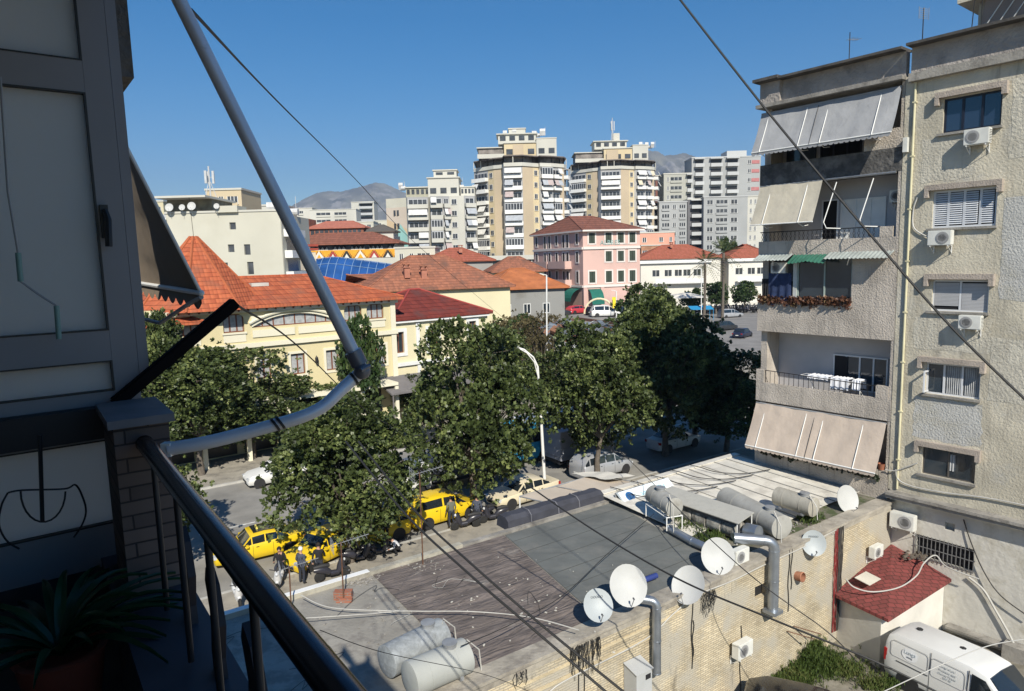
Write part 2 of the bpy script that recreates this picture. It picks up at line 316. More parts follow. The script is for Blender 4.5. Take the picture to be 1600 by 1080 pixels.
mb.build('parapet',[concrete,stuccod,coping],RB)
patchg=M('repair_grey',(.46,.455,.43),.92,.1,1.,bump=1.2,bsc=15.,dirt=((.40,.38,.32),1.2,.5,.66,.7)); patchb=M('repair_pale',(.49,.46,.385),.92,.12,1.4,bump=1.2,bsc=12.,streak=((.3,.27,.22),(3,3,.3),.5,.75,.6))
def ragged(x0,x1,z0,z1,m_,sd,y=-.006):
    r_=random.Random(sd); P=[]
    for (a,b) in (((x0,z0),(x1,z0)),((x1,z0),(x1,z1)),((x1,z1),(x0,z1)),((x0,z1),(x0,z0))):
        for k in range(8): q=k/8; P.append((a[0]+(b[0]-a[0])*q+r_.uniform(-.05,.05),y,a[1]+(b[1]-a[1])*q+r_.uniform(-.05,.05)))
    mb=MB(); mb.poly(P); mb.build('plaster_repair',[m_],RB)
ragged(.65,3.0,7.08,8.72,patchg,1); ragged(3.25,9.4,12.6,16.2,patchg,2); ragged(3.1,9.4,8.9,11.2,patchb,3); ragged(.5,2.1,17.0,18.6,patchb,4); ragged(3.3,9.4,17.5,20.2,patchb,5); ragged(.5,3.1,10.6,11.9,patchb,6)
# penthouse with striped sloping screen above right
ps,pz,_=onp(1530,5,A0,RBA,.9); PH=pz
mb=MB(); mb.box(ps,X1,.9,9,22.0,PH,0); mb.box(ps-.5,X1,.3,9.2,PH,PH+.25,0); mb.build('penthouse',[stucco],RB)
mb=MB(); mb.add([(ps+.05,.85,22.15),(X1,.85,22.15),(X1,.6,PH),(ps+.3,.6,PH)],[(0,1,2,3)],0)
for i in range(14): x=ps+.1+i*.4; mb.tube([(x,.82,22.17),(x+(PH-22.2)*.8,.57,PH)],.022,6,1)
mb.build('roof_screen',[M('screen_mauve',(.26,.22,.2),.8),white],RB)
# ledge and ground floor
mb=MB(); mb.box(-.1,X1,-.42,.3,4.45,4.7,0); mb.box(-.1,X1,-.5,-.421,4.6,4.72,0); mb.build('ledge',[concrete],RB)
bw=(.95,3.0,2.2,3.1)
mb=MB(); wallgrid(mb,-.1,X1,-.5,4.44,[bw,(1.95,2.3,3.6,3.9)],.0,.25,0); mb.box(-.1,X1,.4,12,-.5,4.44,0)
mb.build('ground_floor_wall',[whitep],RB)
def window(par,x0,x1,z0,z1,y,n,fm=pvc,gm=glass,fw=.06,bars=None,kind='window'):
    """frame with n lights plus a pane child"""
    mb=MB(); d=.05
    mb.box(x0,x1,y-d,y,z0,z0+fw); mb.box(x0,x1,y-d,y,z1-fw,z1)
    mb.box(x0,x0+fw,y-d,y,z0+fw,z1-fw); mb.box(x1-fw,x1,y-d,y,z0+fw,z1-fw)
    for i in range(1,n):
        xx=x0+(x1-x0)*i/n; mb.box(xx-fw*.6,xx+fw*.6,y-d-.004,y,z0+fw,z1-fw)
    f=mb.build(kind,[fm],par)
    mb=MB(); mb.box(x0+fw,x1-fw,y-.02,y-.01,z0+fw,z1-fw); mb.build('pane',[gm],f)
    return f
nav=M('navy_frame',(.012,.016,.03),.4)
a,b,c,d=wins[0]; f=window(RB,a,b,c,d,.15,3,nav,glassb,.07)
# white louvred shutters
a,b,c,d=wins[1]; sh=M('louvre_white',(.55,.57,.6),.5,.08,3.)
f=window(RB,a,b,c,d,.12,4,sh,dark,.07)
mb=MB()
for i in range(4):
    xa=a+.07+(b-a-.1)*i/4; xb=xa+(b-a)/4-.1
    for k in range(15):
        z=c+.12+k*.078
        mb.add([(xa,.06,z),(xb,.06,z),(xb,.10,z+.06),(xa,.10,z+.06)],[(0,1,2,3)])
mb.build('louvres',[sh],f)
a,b,c,d=wins[2]; f=window(RB,a,b,c,d,.14,2,pvc,dark,.06)
mb=MB(); 
for i,(xa,xb,zb) in enumerate(((a+.07,(a+b)/2-.05,c+.2),((a+b)/2+.05,b-.06,c+.07))):
    k=0; z=zb
    while z<d-.12: mb.box(xa,xb,.085,.11,z,z+.045); z+=.052
mb.build('roller_shutter',[M('shutter_grey',(.42,.42,.43),.6,.06,2.)],f)
a,b,c,d=wins[3]; f=window(RB,a,b,c,d,.15,3,pvc,glass,.06)
def curtain(par,x0,x1,z0,z1,y,mat,n=22):
    mb=MB(); vs=[];fs=[]
    for i in range(n+1):
        x=x0+(x1-x0)*i/n; yy=y+.025*math.sin(i*2.1); vs+=[(x,yy,z0),(x,yy,z1)]
    for i in range(n): fs.append((2*i,2*i+2,2*i+3,2*i+1))
    mb.add(vs,fs); return mb.build('curtain',[mat],par)
curt=M('net_curtain',(.34,.35,.36),.9,.2,4.)
curtain(f,a+.68,a+1.2,c+.07,d-.07,.115,curt); curtain(f,a+1.3,b-.08,c+.07,d-.07,.115,curt)
mb=MB(); mb.box(a+.05,a+.1,-.3,.08,c+.08,c+.14); mb.box(a+.05,a+.1,-.3,.08,d-.36,d-.3); mb.box(a+.05,a+.1,-.34,-.29,c+.08,d-.3); mb.build('open_sash',[pvc],f)
a,b,c,d=wins[4]; f=window(RB,a,b,c,d,.12,2,M('dark_frame',(.1,.09,.08),.6),glass,.04)
curtain(f,a+.9,a+1.15,c+.3,d-.15,.085,curt,8)
# sills + hoods
for k,(a,b,c,d) in enumerate(wins):
    mb=MB(); mb.box(a-.15,b+.06,-.12,.1,c-.09,c-.003); mb.build('sill',[concrete],RB)
    mb=MB(); mb.box(a-.24,b+.18,-.22,-.002,d+.04,d+.24)
    mb.box(a-.24,a-.1,-.22,-.002,d-.22,d+.037); mb.box(b+.02,b+.18,-.22,-.002,d-.2,d+.037)
    mb.build('window_hood',[hoodm],RB)
a,b,c,d=bw
mb=MB()
for i in range(15): x=a+(b-a)*i/14; mb.box(x-.012,x+.012,-.05,-.03,c-.05,d+.05)
for z in (c+.05,(c+d)/2,d-.05): mb.box(a-.05,b+.05,-.055,-.035,z-.015,z+.015)
mb.build('window_bars',[M('bar_grey',(.16,.16,.16),.6)],RB)
mb=MB(); mb.box(a,b,.2,.24,c,d); mb.build('pane',[dark],RB)
# cream drain pipe
pipem=M('cream_pipe',(.58,.54,.36),.6,.1,1.5)
mb=MB(); mb.tube([(.17,-.06,20.75),(.17,-.06,4.8)],.045,10)
for z in range(6,21,2): mb.box(.1,.24,-.115,0,z,z+.05)
mb.build('drain_pipe',[pipem],RB)
def wire(p0,p1,sag,r,mat,name='cable',label=None,cat='cable',n=24,group=None,parent=None,wob=0.):
    p0=Vector(p0);p1=Vector(p1); pts=[]
    for i in range(n+1):
        t=i/n; p=p0.lerp(p1,t); p.z-=sag*4*t*(1-t)
        if wob and 0<i<n: p+=Vector((rnd.uniform(-wob,wob),rnd.uniform(-wob,wob),rnd.uniform(-wob,wob)))
        pts.append(p)
    mb=MB(); mb.tube(pts,r,6); o=mb.build(name,[mat],parent,smooth=True)
    if label: tag(o,label,cat,group)
    return o
def ppoly(pts,n=8):
    out=[]; P=[Vector(p) for p in pts]
    for i in range(len(P)-1):
        p0=P[max(i-1,0)];p1=P[i];p2=P[i+1];p3=P[min(i+2,len(P)-1)]
        for k in range(n):
            t=k/n; out.append(.5*((2*p1)+(p2-p0)*t+(2*p0-5*p1+4*p2-p3)*t*t+(3*p1-p0-3*p2+p3)*t**3))
    out.append(P[-1]); return out
def conduit(pts,r,mat,label,parent=None,name='cable'):
    mb=MB(); mb.tube(ppoly(pts),r,6); o=mb.build(name,[mat],parent,smooth=True)
    if parent is None: tag(o,label,'cable')
    return o
# conduits on the wall (parts of the block)
conduit([(-.3,-.1,5.5),(.1,-.1,5.55),(.5,-.1,5.8),(.9,-.1,6.05)],.025,cable_w,None,RB,'conduit')
conduit([(.1,-.08,5.6),(.22,-.08,5.2),(.8,-.08,5.05),(2,-.08,5.1),(3.3,-.08,5.25),(5,-.08,5.3)],.03,cable_w,None,RB,'conduit')
conduit([(.42,-.05,16.45),(.3,-.06,16),(.35,-.06,15.3),(.9,-.06,14.9)],.03,cable_w,None,RB,'conduit')
# ---- wing with loggias
WG=thing('apartment_wing','grey rendered wing of stacked loggia balconies with awnings, left of the beige block','apartment wing',(A0[0],A0[1],0),RBA)
W0,W1=-6.3,-.22
slabs=[17.6,14.38,10.88,7.5,3.9]
mb=MB(); D=1.35
mb.box(W0,W1,D,11,-.2,21.0)                    # rear body
mb.box(W0,W1,0.02,D,-.2,3.9)                  # below first balcony
mb.box(W0,W0+.3,.3,D-.002,3.9,21.0,1)                  # left cheek
mb.box(W1-.12,W1,.02,D-.002,3.9,21.0,1)
mb.build('wall',[stuccod,stuccog],WG)
loggia=M('loggia_paint',(.44,.43,.44),.85,.06,1.5)
mb=MB(); mb.box(W0+.303,W1-.122,D-.02,D-.003,3.95,20.9); mb.build('loggia_wall',[loggia],WG)
mb=MB(); mb.box(W0-.12,W1+.02,-.35,D+.4,20.93,21.08,0); mb.box(W0+.12,W1,-.02,.3,21.083,22.0,1)
mb.box(W0-.0,W0+.95,-.2,.9,21.085,22.03,1); mb.box(W0-.1,W1,-.5,.45,22.005,22.1,2); mb.box(W0-.15,W0+1.05,-.6,1.,22.035,22.16,2)
mb.build('parapet',[concrete,stuccod,coping],WG)
def balcony(z0,z1,xa=W0-.05,xb=W1,posts=(),mat=stuccog,y0=0.,extra=None):
    mb=MB(); mb.box(xa,xb,y0,y0+.14,z0+.003,z1); mb.box(xa,xb,y0+.14,D-.025,z0,z0+.15); mb.box(xa,xa+.14,y0+.14,D-.5,z0+.153,z1)
    for (a,b,c) in posts: mb.box(a,b,y0-.006,y0+.16,z1+.002,c)
    return mb.build('balcony',[mat],WG)
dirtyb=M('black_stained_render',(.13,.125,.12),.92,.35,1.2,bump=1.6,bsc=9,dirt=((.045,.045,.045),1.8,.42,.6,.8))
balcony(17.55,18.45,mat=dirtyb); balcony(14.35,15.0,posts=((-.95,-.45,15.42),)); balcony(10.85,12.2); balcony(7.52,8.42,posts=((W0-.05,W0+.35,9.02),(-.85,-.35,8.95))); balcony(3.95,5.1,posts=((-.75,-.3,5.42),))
mb=MB(); mb.box(-1.7,W1,.0,.14,18.453,19.2); mb.build('spandrel',[stuccog],WG)
# level 3 solid wall and glazing
mb=MB(); mb.box(-2.0,W1,.0,.14,12.203,14.36); mb.build('spandrel',[stuccog],WG)
mb=MB(); mb.box(-4.35,-2.0,.1,.16,12.25,14.3,0); 
for x in (-4.42,-3.2,-2.02): mb.box(x-.03,x+.03,.06,.17,12.22,14.34,1)
mb.box(-4.4,-2,.05,.18,12.21,12.27,1); mb.build('glazing',[glass,M('green_post',(.3,.36,.33),.6)],WG)
mb=MB(); mb.box(-4.62,-4.45,.02,.14,12.2,14.36); mb.build('post',[M('white_post',(.5,.52,.5),.6)],WG)
# back wall openings
def lwin(x0,x1,z0,z1,n,fm=pvc,gm=glass): 
    return window(WG,x0,x1,z0,z1,D-.03,n,fm,gm,.06)
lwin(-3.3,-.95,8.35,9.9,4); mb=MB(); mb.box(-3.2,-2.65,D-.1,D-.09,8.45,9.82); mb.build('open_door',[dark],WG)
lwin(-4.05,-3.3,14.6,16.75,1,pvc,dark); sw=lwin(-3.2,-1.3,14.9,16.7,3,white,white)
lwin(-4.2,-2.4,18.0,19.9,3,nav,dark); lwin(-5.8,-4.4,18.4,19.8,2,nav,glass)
lwin(-3.8,-1.8,4.6,6.6,3); lwin(-5.6,-4.6,11.1,13.2,1,pvc,dark)
# railings
mb=MB(); mb.tube([(W0+.3,.07,9.0),(-.85,.07,8.9)],.02,6); 
for i in range(22): x=W0+.4+i*.235; mb.box(x-.008,x+.008,.06,.08,8.42,8.96)
mb.build('railing',[black],WG)
mb=MB(); mb.tube([(W0,.05,15.42),(-.95,.05,15.42)],.022,6)
for i in range(26): 
    x=W0+.05+i*.2; mb.tube([(x,.05,15.0),(x+.1,.05,15.2),(x,.05,15.42)],.01,4); mb.tube([(x+.1,.05,15.0),(x,.05,15.2),(x+.1,.05,15.42)],.01,4)
mb.build('railing',[black],WG)
# awnings
def awning(x0,x1,zt,zb,out,mat,arms,label,top_y=-.05,scallop=True,bot_dx=0.,name='awning',bend=False,split=()):
    t=thing(name,label,'awning',(A0[0],A0[1],0),RBA)
    n=int((x1-x0)/.12); vs=[];fs=[]
    for j in range(7):
        q=j/6
        for i in range(n+1):
            x=x0+(x1-x0)*i/n+bot_dx*q; sg=.05*math.sin(q*PI)+.02*math.sin(x*2.6+q*2)+.012*math.sin(i*.9+q*3)
            vs.append((x,top_y-out*q+sg*.6,zt-(zt-zb)*q-sg*.5))
    for j in range(6):
        for i in range(n): fs.append((j*(n+1)+i,j*(n+1)+i+1,(j+1)*(n+1)+i+1,(j+1)*(n+1)+i))
    mb=MB(); mb.add(vs,fs)
    if scallop:
        for i in range(int((x1-x0)/.22)):
            xa=x0+bot_dx+i*.22; y=top_y-out; mb.add([(xa,y,zb),(xa+.22,y,zb),(xa+.22,y,zb-.1),(xa+.165,y,zb-.15),(xa+.055,y,zb-.15),(xa,y,zb-.1)],[(0,1,2,3,4,5)])
    mb.build('fabric',[mat],t,smooth=True)
    mb=MB(); mb.tube([(x0+bot_dx,top_y-out,zb),(x1+bot_dx,top_y-out,zb)],.028,8); mb.build('front_bar',[white],t)
    mb=MB(); mb.tube([(x0,top_y+.02,zt),(x1,top_y+.02,zt)],.035,8); mb.build('roller',[steel],t)
    for xa in arms:
        q0=(xa,top_y-.02,zt-.12); q1=(xa+bot_dx,top_y-out-.04,zb)
        mb=MB(); mb.tube([q0,q1],.02,8); mb.tube([q1,(xa+bot_dx,top_y-out*.5,zb-.16),(xa+bot_dx,.05,zb-.1)],.016,6); mb.build('arm',[white],t)
    for xa in split:
        mb=MB(); mb.tube([(xa,top_y-.03,zt-.1),(xa+bot_dx,top_y-out-.03,zb)],.012,6); mb.build('seam_rod',[black],t)
    return t
grf=M('grey_canvas',(.30,.305,.315),.9,.08,1.2,bump=1.5,bsc=1.6,streak=((.2,.2,.21),(4,4,.4),.52,.78,.6))
crf=M('cream_canvas',(.44,.405,.33),.9,.08,1.2,bump=1.5,bsc=1.8,streak=((.35,.32,.27),(5,5,.4),.5,.75,.5))
bef=M('beige_canvas',(.46,.385,.32),.9,.08,1.2,bump=1.5,bsc=1.8,streak=((.42,.34,.28),(5,5,.4),.5,.75,.5))
awning(W0,-.32,20.72,18.95,.75,grf,(-5.9,-4.1,-3.15,-1.05),'wide grey canvas awning on the topmost balcony of the wing',split=(-3.6,))
awning(W0,-3.35,17.5,15.75,.75,crf,(-5.7,-4.0),'cream awning lowered over the left half of the second balcony from the top',scallop=False)
awning(W0,-.35,7.42,5.5,.85,bef,(-5.75,-3.75,-2.95,-1.25),'wide beige awning lowered over the lowest balcony of the wing',split=(-3.35,))
t=thing('awning_frame','bare white awning arms without fabric beside the lowered cream awning','awning frame',(A0[0],A0[1],0),RBA)  # only the bare arms and roller, no fabric
for xa in (-2.75,-1.25):
    mb=MB(); mb.tube([(xa,-.05,17.35),(xa-.25,-.55,15.7),(xa-.1,-.6,15.45),(xa+.25,-.1,15.42)],.022,8); mb.build('arm',[white],t)
mb=MB(); mb.tube([(-3.3,-.04,17.5),(-.4,-.04,17.5)],.05,8); mb.build('roller',[galv],t)
# green corrugated canopy
def corr_canopy():
    t=thing('corrugated_canopy','ragged green translucent corrugated canopy over the balcony with blue washing','canopy',(A0[0],A0[1],0),RBA)
    gm=M('green_plastic',(.035,.13,.09),.5,.2,3.); gy=M('grey_plastic',(.33,.36,.34),.6,.2,2.)
    for (x0,x1,m_,zz,nm) in ((W0,-4.6,gy,0,'sheet'),(-4.6,-2.9,gm,-.05,'sheet'),(-2.95,-.35,gy,.03,'sheet')):
        mb=MB(); n=int((x1-x0)/.04); vs=[];fs=[]
        for j in range(4):
            q=j/3
            for i in range(n+1):
                x=x0+(x1-x0)*i/n; vs.append((x,-.0-.62*q,14.42+zz-.28*q+.018*math.sin(i*1.5)-(.1*q*abs(math.sin(x*1.7)) if m_ is gm else 0)))
        for j in range(3):
            for i in range(n): fs.append((j*(n+1)+i,j*(n+1)+i+1,(j+1)*(n+1)+i+1,(j+1)*(n+1)+i))
        mb.add(vs,fs); mb.build(nm,[m_],t,smooth=60)
    mb=MB()
    for x in (-5.6,-2.2): mb.tube([(x,-.02,13.9),(x+.35,-.6,14.2)],.02,6)
    mb.build('strut',[white],t)
corr_canopy()
# ---- AC units
def fan_unit(label,loc,rz,flip=1,group='air conditioner units on the walls',cs=1.,under=True):
    t=thing('air_conditioner',label,'air conditioner',loc,rz,group)
    w,h,d=.8*cs,.55*cs,.3*cs
    body=M('ac_white',(.62,.62,.58),.5,.08,3.)
    mb=MB(); mb.box(0,w,-.12-d,-.12,0,h); b=mb.build('casing',[body],t)
    bm=bmesh.new(); bm.from_mesh(b.data); bmesh.ops.bevel(bm,geom=bm.edges[:],offset=.02,segments=2,affect='EDGES'); bm.to_mesh(b.data); bm.free()
    cx=w*.36 if flip>0 else w*.64
    mb=MB(); mb.lathe([(.22*cs,0),(.225*cs,.012),(.19*cs,.015),(.19*cs,.003)],(cx,-.12-d,h*.5),(0,-1,0),24,0); 
    for k in range(5): r_=.04+.035*k; mb.lathe([(r_*cs,.013),((r_+.006)*cs,.013),((r_+.006)*cs,.02),(r_*cs,.02)],(cx,-.12-d,h*.5),(0,-1,0),20,0)
    mb.build('fan_grille',[M('grille_grey',(.3,.3,.3),.6)],t)
    mb=MB(); mb.lathe([(.185*cs,.002),(.185*cs,.006)],(cx,-.12-d,h*.5),(0,-1,0),20,0)
    mb.build('fan_opening',[M('fan_dark',(.06,.06,.06),.7)],t)
    mb=MB()
    for k in range(8): zz=.06+k*.055; mb.box(w+.001,w+.008,-.08-d,-.16,zz*cs,(zz+.018)*cs) if flip>0 else mb.box(-.008,-.001,-.08-d,-.16,zz*cs,(zz+.018)*cs)
    mb.build('side_vent',[M('fan_dark',(.06,.06,.06),.7)],t)
    if under:
        mb=MB()
        for x in (.1,w-.1): mb=MB(); mb.box(x-.015,x+.015,-.12-d,0,-.04,-.003); mb.box(x-.015,x+.015,-.03,0,-.3,-.041); mb.tube([(x,-.1-d,-.04),(x,-.02,-.28)],.01,4); mb.build('bracket',[white],t)
    return t
def rbp(s,k,z): # point in the block's frame
    c,s_=math.cos(R(RBA)),math.sin(R(RBA)); return (A0[0]+s*c-k*s_,A0[1]+s*s_+k*c,z)
def ac(label,s,z,**k): return fan_unit(label,rbp(s,-.02,z),RBA,**k)
ac('air conditioner under the dark navy three light window',2.0,18.12)
ac('air conditioner under the white louvred shutters',.98,14.6,flip=-1)
ac('air conditioner under the half closed roller shutter',2.15,11.52,cs=.92)
ac('air conditioner hung high on the white ground floor wall beneath the ledge',.1,3.3,flip=-1,cs=1.15)
fan_unit('air conditioner in the shade inside the second loggia from the top',rbp(-1.05,D-.02,16.4),RBA,cs=.9)
fan_unit('air conditioner above the blue washing under the green canopy',rbp(-5.7,.35,13.55),RBA,under=False,cs=.9)
# meter boxes on the right edge of the wing
mb=MB(); mb.box(-.14,.02,-.2,-.01,18.2,18.75); tag(mb.build('meter_box',[M('ac_white',(.6,.6,.56),.5)],None,auto=False),'small white meter box on the corner beside the grey awning','meter box')
o=[q for q in COL.objects if q.name=='meter_box'][0]; o.location=(A0[0],A0[1],0); o.rotation_euler=(0,0,R(RBA))
def inframe(o,rz=RBA,A=A0): o.location=(A[0],A[1],0); o.rotation_euler=(0,0,R(rz)); return o
# washing, drying rack, plants
dbl=M('blue_cloth',(.02,.035,.09),.9,.3,5.)
wc=M('white_cloth',(.7,.71,.75),.9,.1,5.)
def cloth(name,label,x0,x1,y,z0,z1,mat,amp=.05):
    n=20; mb=MB(); vs=[];fs=[]
    for j in range(5):
        for i in range(n+1): x=x0+(x1-x0)*i/n; vs.append((x,y+amp*math.sin(i*.95+j*.3)*(j+1)/5,z1-(z1-z0)*j/4-(.06*math.sin(i*.5) if j==4 else 0)))
    for j in range(4):
        for i in range(n): fs.append((j*(n+1)+i,j*(n+1)+i+1,(j+1)*(n+1)+i+1,(j+1)*(n+1)+i))
    mb.add(vs,fs); o=mb.build(name,[mat],None,smooth=True,auto=False); inframe(o); return tag(o,label,'washing')
cloth('hanging_sheet','dark blue cloth hanging under the green canopy',-5.8,-4.68,-.02,12.15,13.55,dbl)
cloth('hanging_sheet','black garment hanging left of the dark blue cloth',-6.15,-5.8,.0,12.5,13.3,M('black_cloth',(.015,.015,.018),.9))
t=thing('drying_rack','white folding drying rack standing on the balcony with iron railing','drying rack',(A0[0],A0[1],0),RBA)
mb=MB()
for y in (.3,.8): mb.tube([(-4.3,y,8.95),(-1.6,y,8.9)],.012,5)
for i in range(10): mb.tube([(-4.3+i*.3,.3,8.95),(-4.3+i*.3,.8,8.94)],.008,4)
for x in (-4.0,-1.9): mb.tube([(x,.3,8.95),(x+.3,.8,8.1)],.012,5); mb.tube([(x,.8,8.95),(x+.3,.3,8.1)],.012,5)
mb.build('frame',[white],t)
for i,(xa,xb,zz) in enumerate(((-3.95,-3.0,.12),(-2.9,-2.1,.45),(-1.95,-1.6,.4))):
    mb=MB(); n=14; vs=[];fs=[]
    for (y,z) in ((.26,8.97-zz),(.3,9.0),(.55,8.99),(.8,9.0),(.84,8.97-zz)):
        for k in range(n+1): vs.append((xa+(xb-xa)*k/n,y+.02*math.sin(k*1.3),z+.02*math.sin(k*2.2)))
    for j in range(4):
        for k in range(n): fs.append((j*(n+1)+k,j*(n+1)+k+1,(j+1)*(n+1)+k+1,(j+1)*(n+1)+k))
    mb.add(vs,fs); o=mb.build('washing',[wc],None,smooth=True,auto=False); inframe(o); tag(o,['long white towel spread on the left end of the drying rack','white sheet draped over the middle of the drying rack','crumpled white shirt on the right end of the drying rack'][i],'washing')
def leafmesh(name,P,N,size,mats,seed=1,parent=None,spread=1.,nl=8,up=.3,aspect=.42):
    """P: (n,3) cluster centres, N: (n,3) outward dirs; each cluster is a rosette of nl leaf quads"""
    rr=np.random.RandomState(seed); n=len(P); P=np.repeat(P,nl,0); N=np.repeat(N,nl,0)
    d=N*rr.uniform(.2,1.2,(n*nl,1))+rr.normal(0,1,(n*nl,3))*.85*spread; d[:,2]+=up; d/=np.linalg.norm(d,axis=1)[:,None]+1e-9
    s=np.cross(d,rr.normal(0,1,(n*nl,3))); s/=np.linalg.norm(s,axis=1)[:,None]+1e-9
    L=size*rr.uniform(.6,1.25,(n*nl,1)); o=P+rr.normal(0,1,(n*nl,3))*size*.25
    a=o; c=o+d*L; nn=np.cross(d,s); b=o+d*L*.5+s*L*aspect+nn*L*.08; e=o+d*L*.5-s*L*aspect+nn*L*.08
    Vv=np.stack([a,b,c,e],1).reshape(-1,3); q=n*nl
    me=bpy.data.meshes.new(name); me.vertices.add(q*4); me.vertices.foreach_set('co',Vv.astype(np.float32).ravel())
    me.loops.add(q*4); me.loops.foreach_set('vertex_index',np.arange(q*4,dtype=np.int32)); me.polygons.add(q)
    me.polygons.foreach_set('loop_start',np.arange(0,q*4,4,dtype=np.int32)); me.polygons.foreach_set('loop_total',np.full(q,4,dtype=np.int32))
    for x in (mats if isinstance(mats,(list,tuple)) else [mats]): me.materials.append(x)
    me.update(calc_edges=True); me.validate()
    ob=bpy.data.objects.new(name,me); COL.objects.link(ob)
    if parent: ob.parent=parent
    return ob
def Mleaf(name,c1,c2,c3,rough=.45,spec=.5,tr=.25):
    mt=bpy.data.materials.new(name); mt.use_nodes=True; n=mt.node_tree.nodes; l=mt.node_tree.links; b=n['Principled BSDF']
    b.inputs['Roughness'].default_value=rough; b.inputs['Specular IOR Level'].default_value=spec
    ge=n.new('ShaderNodeNewGeometry'); rp=n.new('ShaderNodeValToRGB'); e=rp.color_ramp.elements; e[0].color=(*c1,1); e[1].color=(*c3,1); e[1].position=.95; q=e.new(.6); q.color=(*c2,1)
    no=n.new('ShaderNodeTexNoise'); no.inputs['Scale'].default_value=.55; l.new(ge.outputs['Position'],no.inputs['Vector'])
    ad=n.new('ShaderNodeMath'); ad.operation='MULTIPLY_ADD'; l.new(ge.outputs['Random Per Island'],ad.inputs[0]); ad.inputs[1].default_value=.55
    mm=n.new('ShaderNodeMath'); mm.operation='MULTIPLY_ADD'; l.new(no.outputs['Fac'],mm.inputs[0]); mm.inputs[1].default_value=1.6; mm.inputs[2].default_value=-.6; l.new(mm.outputs[0],ad.inputs[2])
    l.new(ad.outputs[0],rp.inputs[0]); l.new(rp.outputs[0],b.inputs['Base Color'])
    if tr:
        tb=n.new('ShaderNodeBsdfTranslucent'); l.new(rp.outputs[0],tb.inputs[0]); mx=n.new('ShaderNodeMixShader'); mx.inputs[0].default_value=tr; l.new(b.outputs[0],mx.inputs[1]); l.new(tb.outputs[0],mx.inputs[2]); l.new(mx.outputs[0],n['Material Output'].inputs[0])
    return mt
redleaf=Mleaf('reddish_leaves',(.07,.03,.02),(.16,.08,.05),(.22,.2,.09))
rr=np.random.RandomState(4)
P=np.stack([rr.uniform(W0+.05,-2.05,170),rr.uniform(-.12,.14,170),rr.uniform(12.15,12.42,170)],1); N=np.tile(np.array([[0,-.4,.6]]),(170,1))
t=thing('balcony_planter','row of reddish plants spilling over the balcony below the green canopy','planter',(A0[0],A0[1],0),RBA)
leafmesh('foliage',P,N,.17,redleaf,2,t,nl=9)
mb=MB(); mb.box(W0,-2.0,-.04,.16,12.19,12.3); mb.build('trough',[M('terracotta',(.3,.12,.07),.8)],t)
P=np.stack([rr.uniform(W0+.4,-.6,160),rr.uniform(-.1,.1,160),rr.uniform(5.0,5.22,160)],1)
dleaf=Mleaf('dark_leaves',(.012,.018,.01),(.03,.045,.02),(.06,.07,.03))
t=thing('balcony_planter','row of dark plants along the top of the lowest balcony below the beige awning','planter',(A0[0],A0[1],0),RBA)
leafmesh('foliage',P,N[:160],.15,dleaf,3,t,nl=8)
mb=MB(); mb.box(W0+.3,-.8,-.03,.17,5.09,5.13); mb.build('trough',[M('terracotta',(.3,.12,.07),.8)],t)
mb=MB(); mb.lathe([(.11,0),(.15,.24),(.16,.26),(.13,.26),(.12,.2)],(-.52,.07,5.42),(0,0,1),16); o=mb.build('flower_pot',[M('terracotta',(.3,.12,.07),.8)],None,True,auto=False); inframe(o); tag(o,'terracotta flower pot on the corner post of the lowest balcony','flower pot')
# antennas on roof
def antenna(label,p,h,kind=0,lean=(0,0),rz=20):
    t=thing('roof_antenna',label,'antenna',p,rz)
    mb=MB(); mb.tube([(0,0,0),(lean[0],lean[1],h)],.02,6); mb.build('mast',[black],t)
    mb=MB(); z=h*.78
    if kind==0:
        mb.tube([(lean[0]-.1,lean[1],z),(lean[0]+.5,lean[1],z+.03)],.012,4)
        for i in range(5): x=lean[0]+i*.11; mb.tube([(x,lean[1]-.2,z+.02),(x,lean[1]+.2,z+.02)],.007,4)
    else:
        for i in range(6): q=h*.72+i*.07; mb.tube([(lean[0]-.25,lean[1],q),(lean[0]+.25,lean[1],q)],.008,4)
        for x in (-.25,0,.25): mb.tube([(lean[0]+x,lean[1]-.02,h*.7),(lean[0]+x,lean[1]-.02,h*1.02)],.008,4)
    mb.build('elements',[steel],t); return t
antenna('thin aerial on the wing parapet, leftmost on the skyline of the right building',rbp(-2.5,.15,22.05),1.25)
antenna('square aerial on a mast near the step in the right roofline',rbp(.25,.15,22.1),1.35,1)
mb=MB(); mb.tube([rbp(1.85,.2,22.1),rbp(1.9,.2,23.2),rbp(2.15,.3,24.3)],.018,5); mb.tube([rbp(2.15,.2,22.1),rbp(2.15,.2,24.3)],.018,5); tag(mb.build('roof_cable',[cable_b]),'two dark cables rising from the parapet to the penthouse roof','cable')
# ======================= low annex =======================
AA=34.8; ca,sa=math.cos(R(AA)),math.sin(R(AA))
def al(p): # world -> annex local
    dx,dy=p[0]-A0[0],p[1]-A0[1]; return (dx*ca+dy*sa,-dx*sa+dy*ca)
def aw(x,y,z): return (A0[0]+x*ca-y*sa,A0[1]+x*sa+y*ca,z)
def gl(px,py,z): return al(g(px,py,z))
AXL=-34.; AYW=7.35
brick=Mbrick('pale_brick',(.62,.53,.37),(.47,.39,.26),(.34,.30,.23),.25,.075,.012,.28,.8,dirt=((.42,.385,.315),.8,.47,.6),soot=((.09,.08,.065),.58,.75))
plast=M('annex_plaster',(.36,.34,.28),.92,.2,1.,bump=1.,bsc=7,dirt=((.22,.2,.17),1.2,.5,.65,.7))
AN=thing('low_annex','low flat roofed annex with a pale brick courtyard wall and patched membrane roof','annex',(A0[0],A0[1],0),AA)
mb=MB(); holes=[(-9.15,-8.55,2.85,3.3),(-11.9,-11.3,2.9,3.3)]
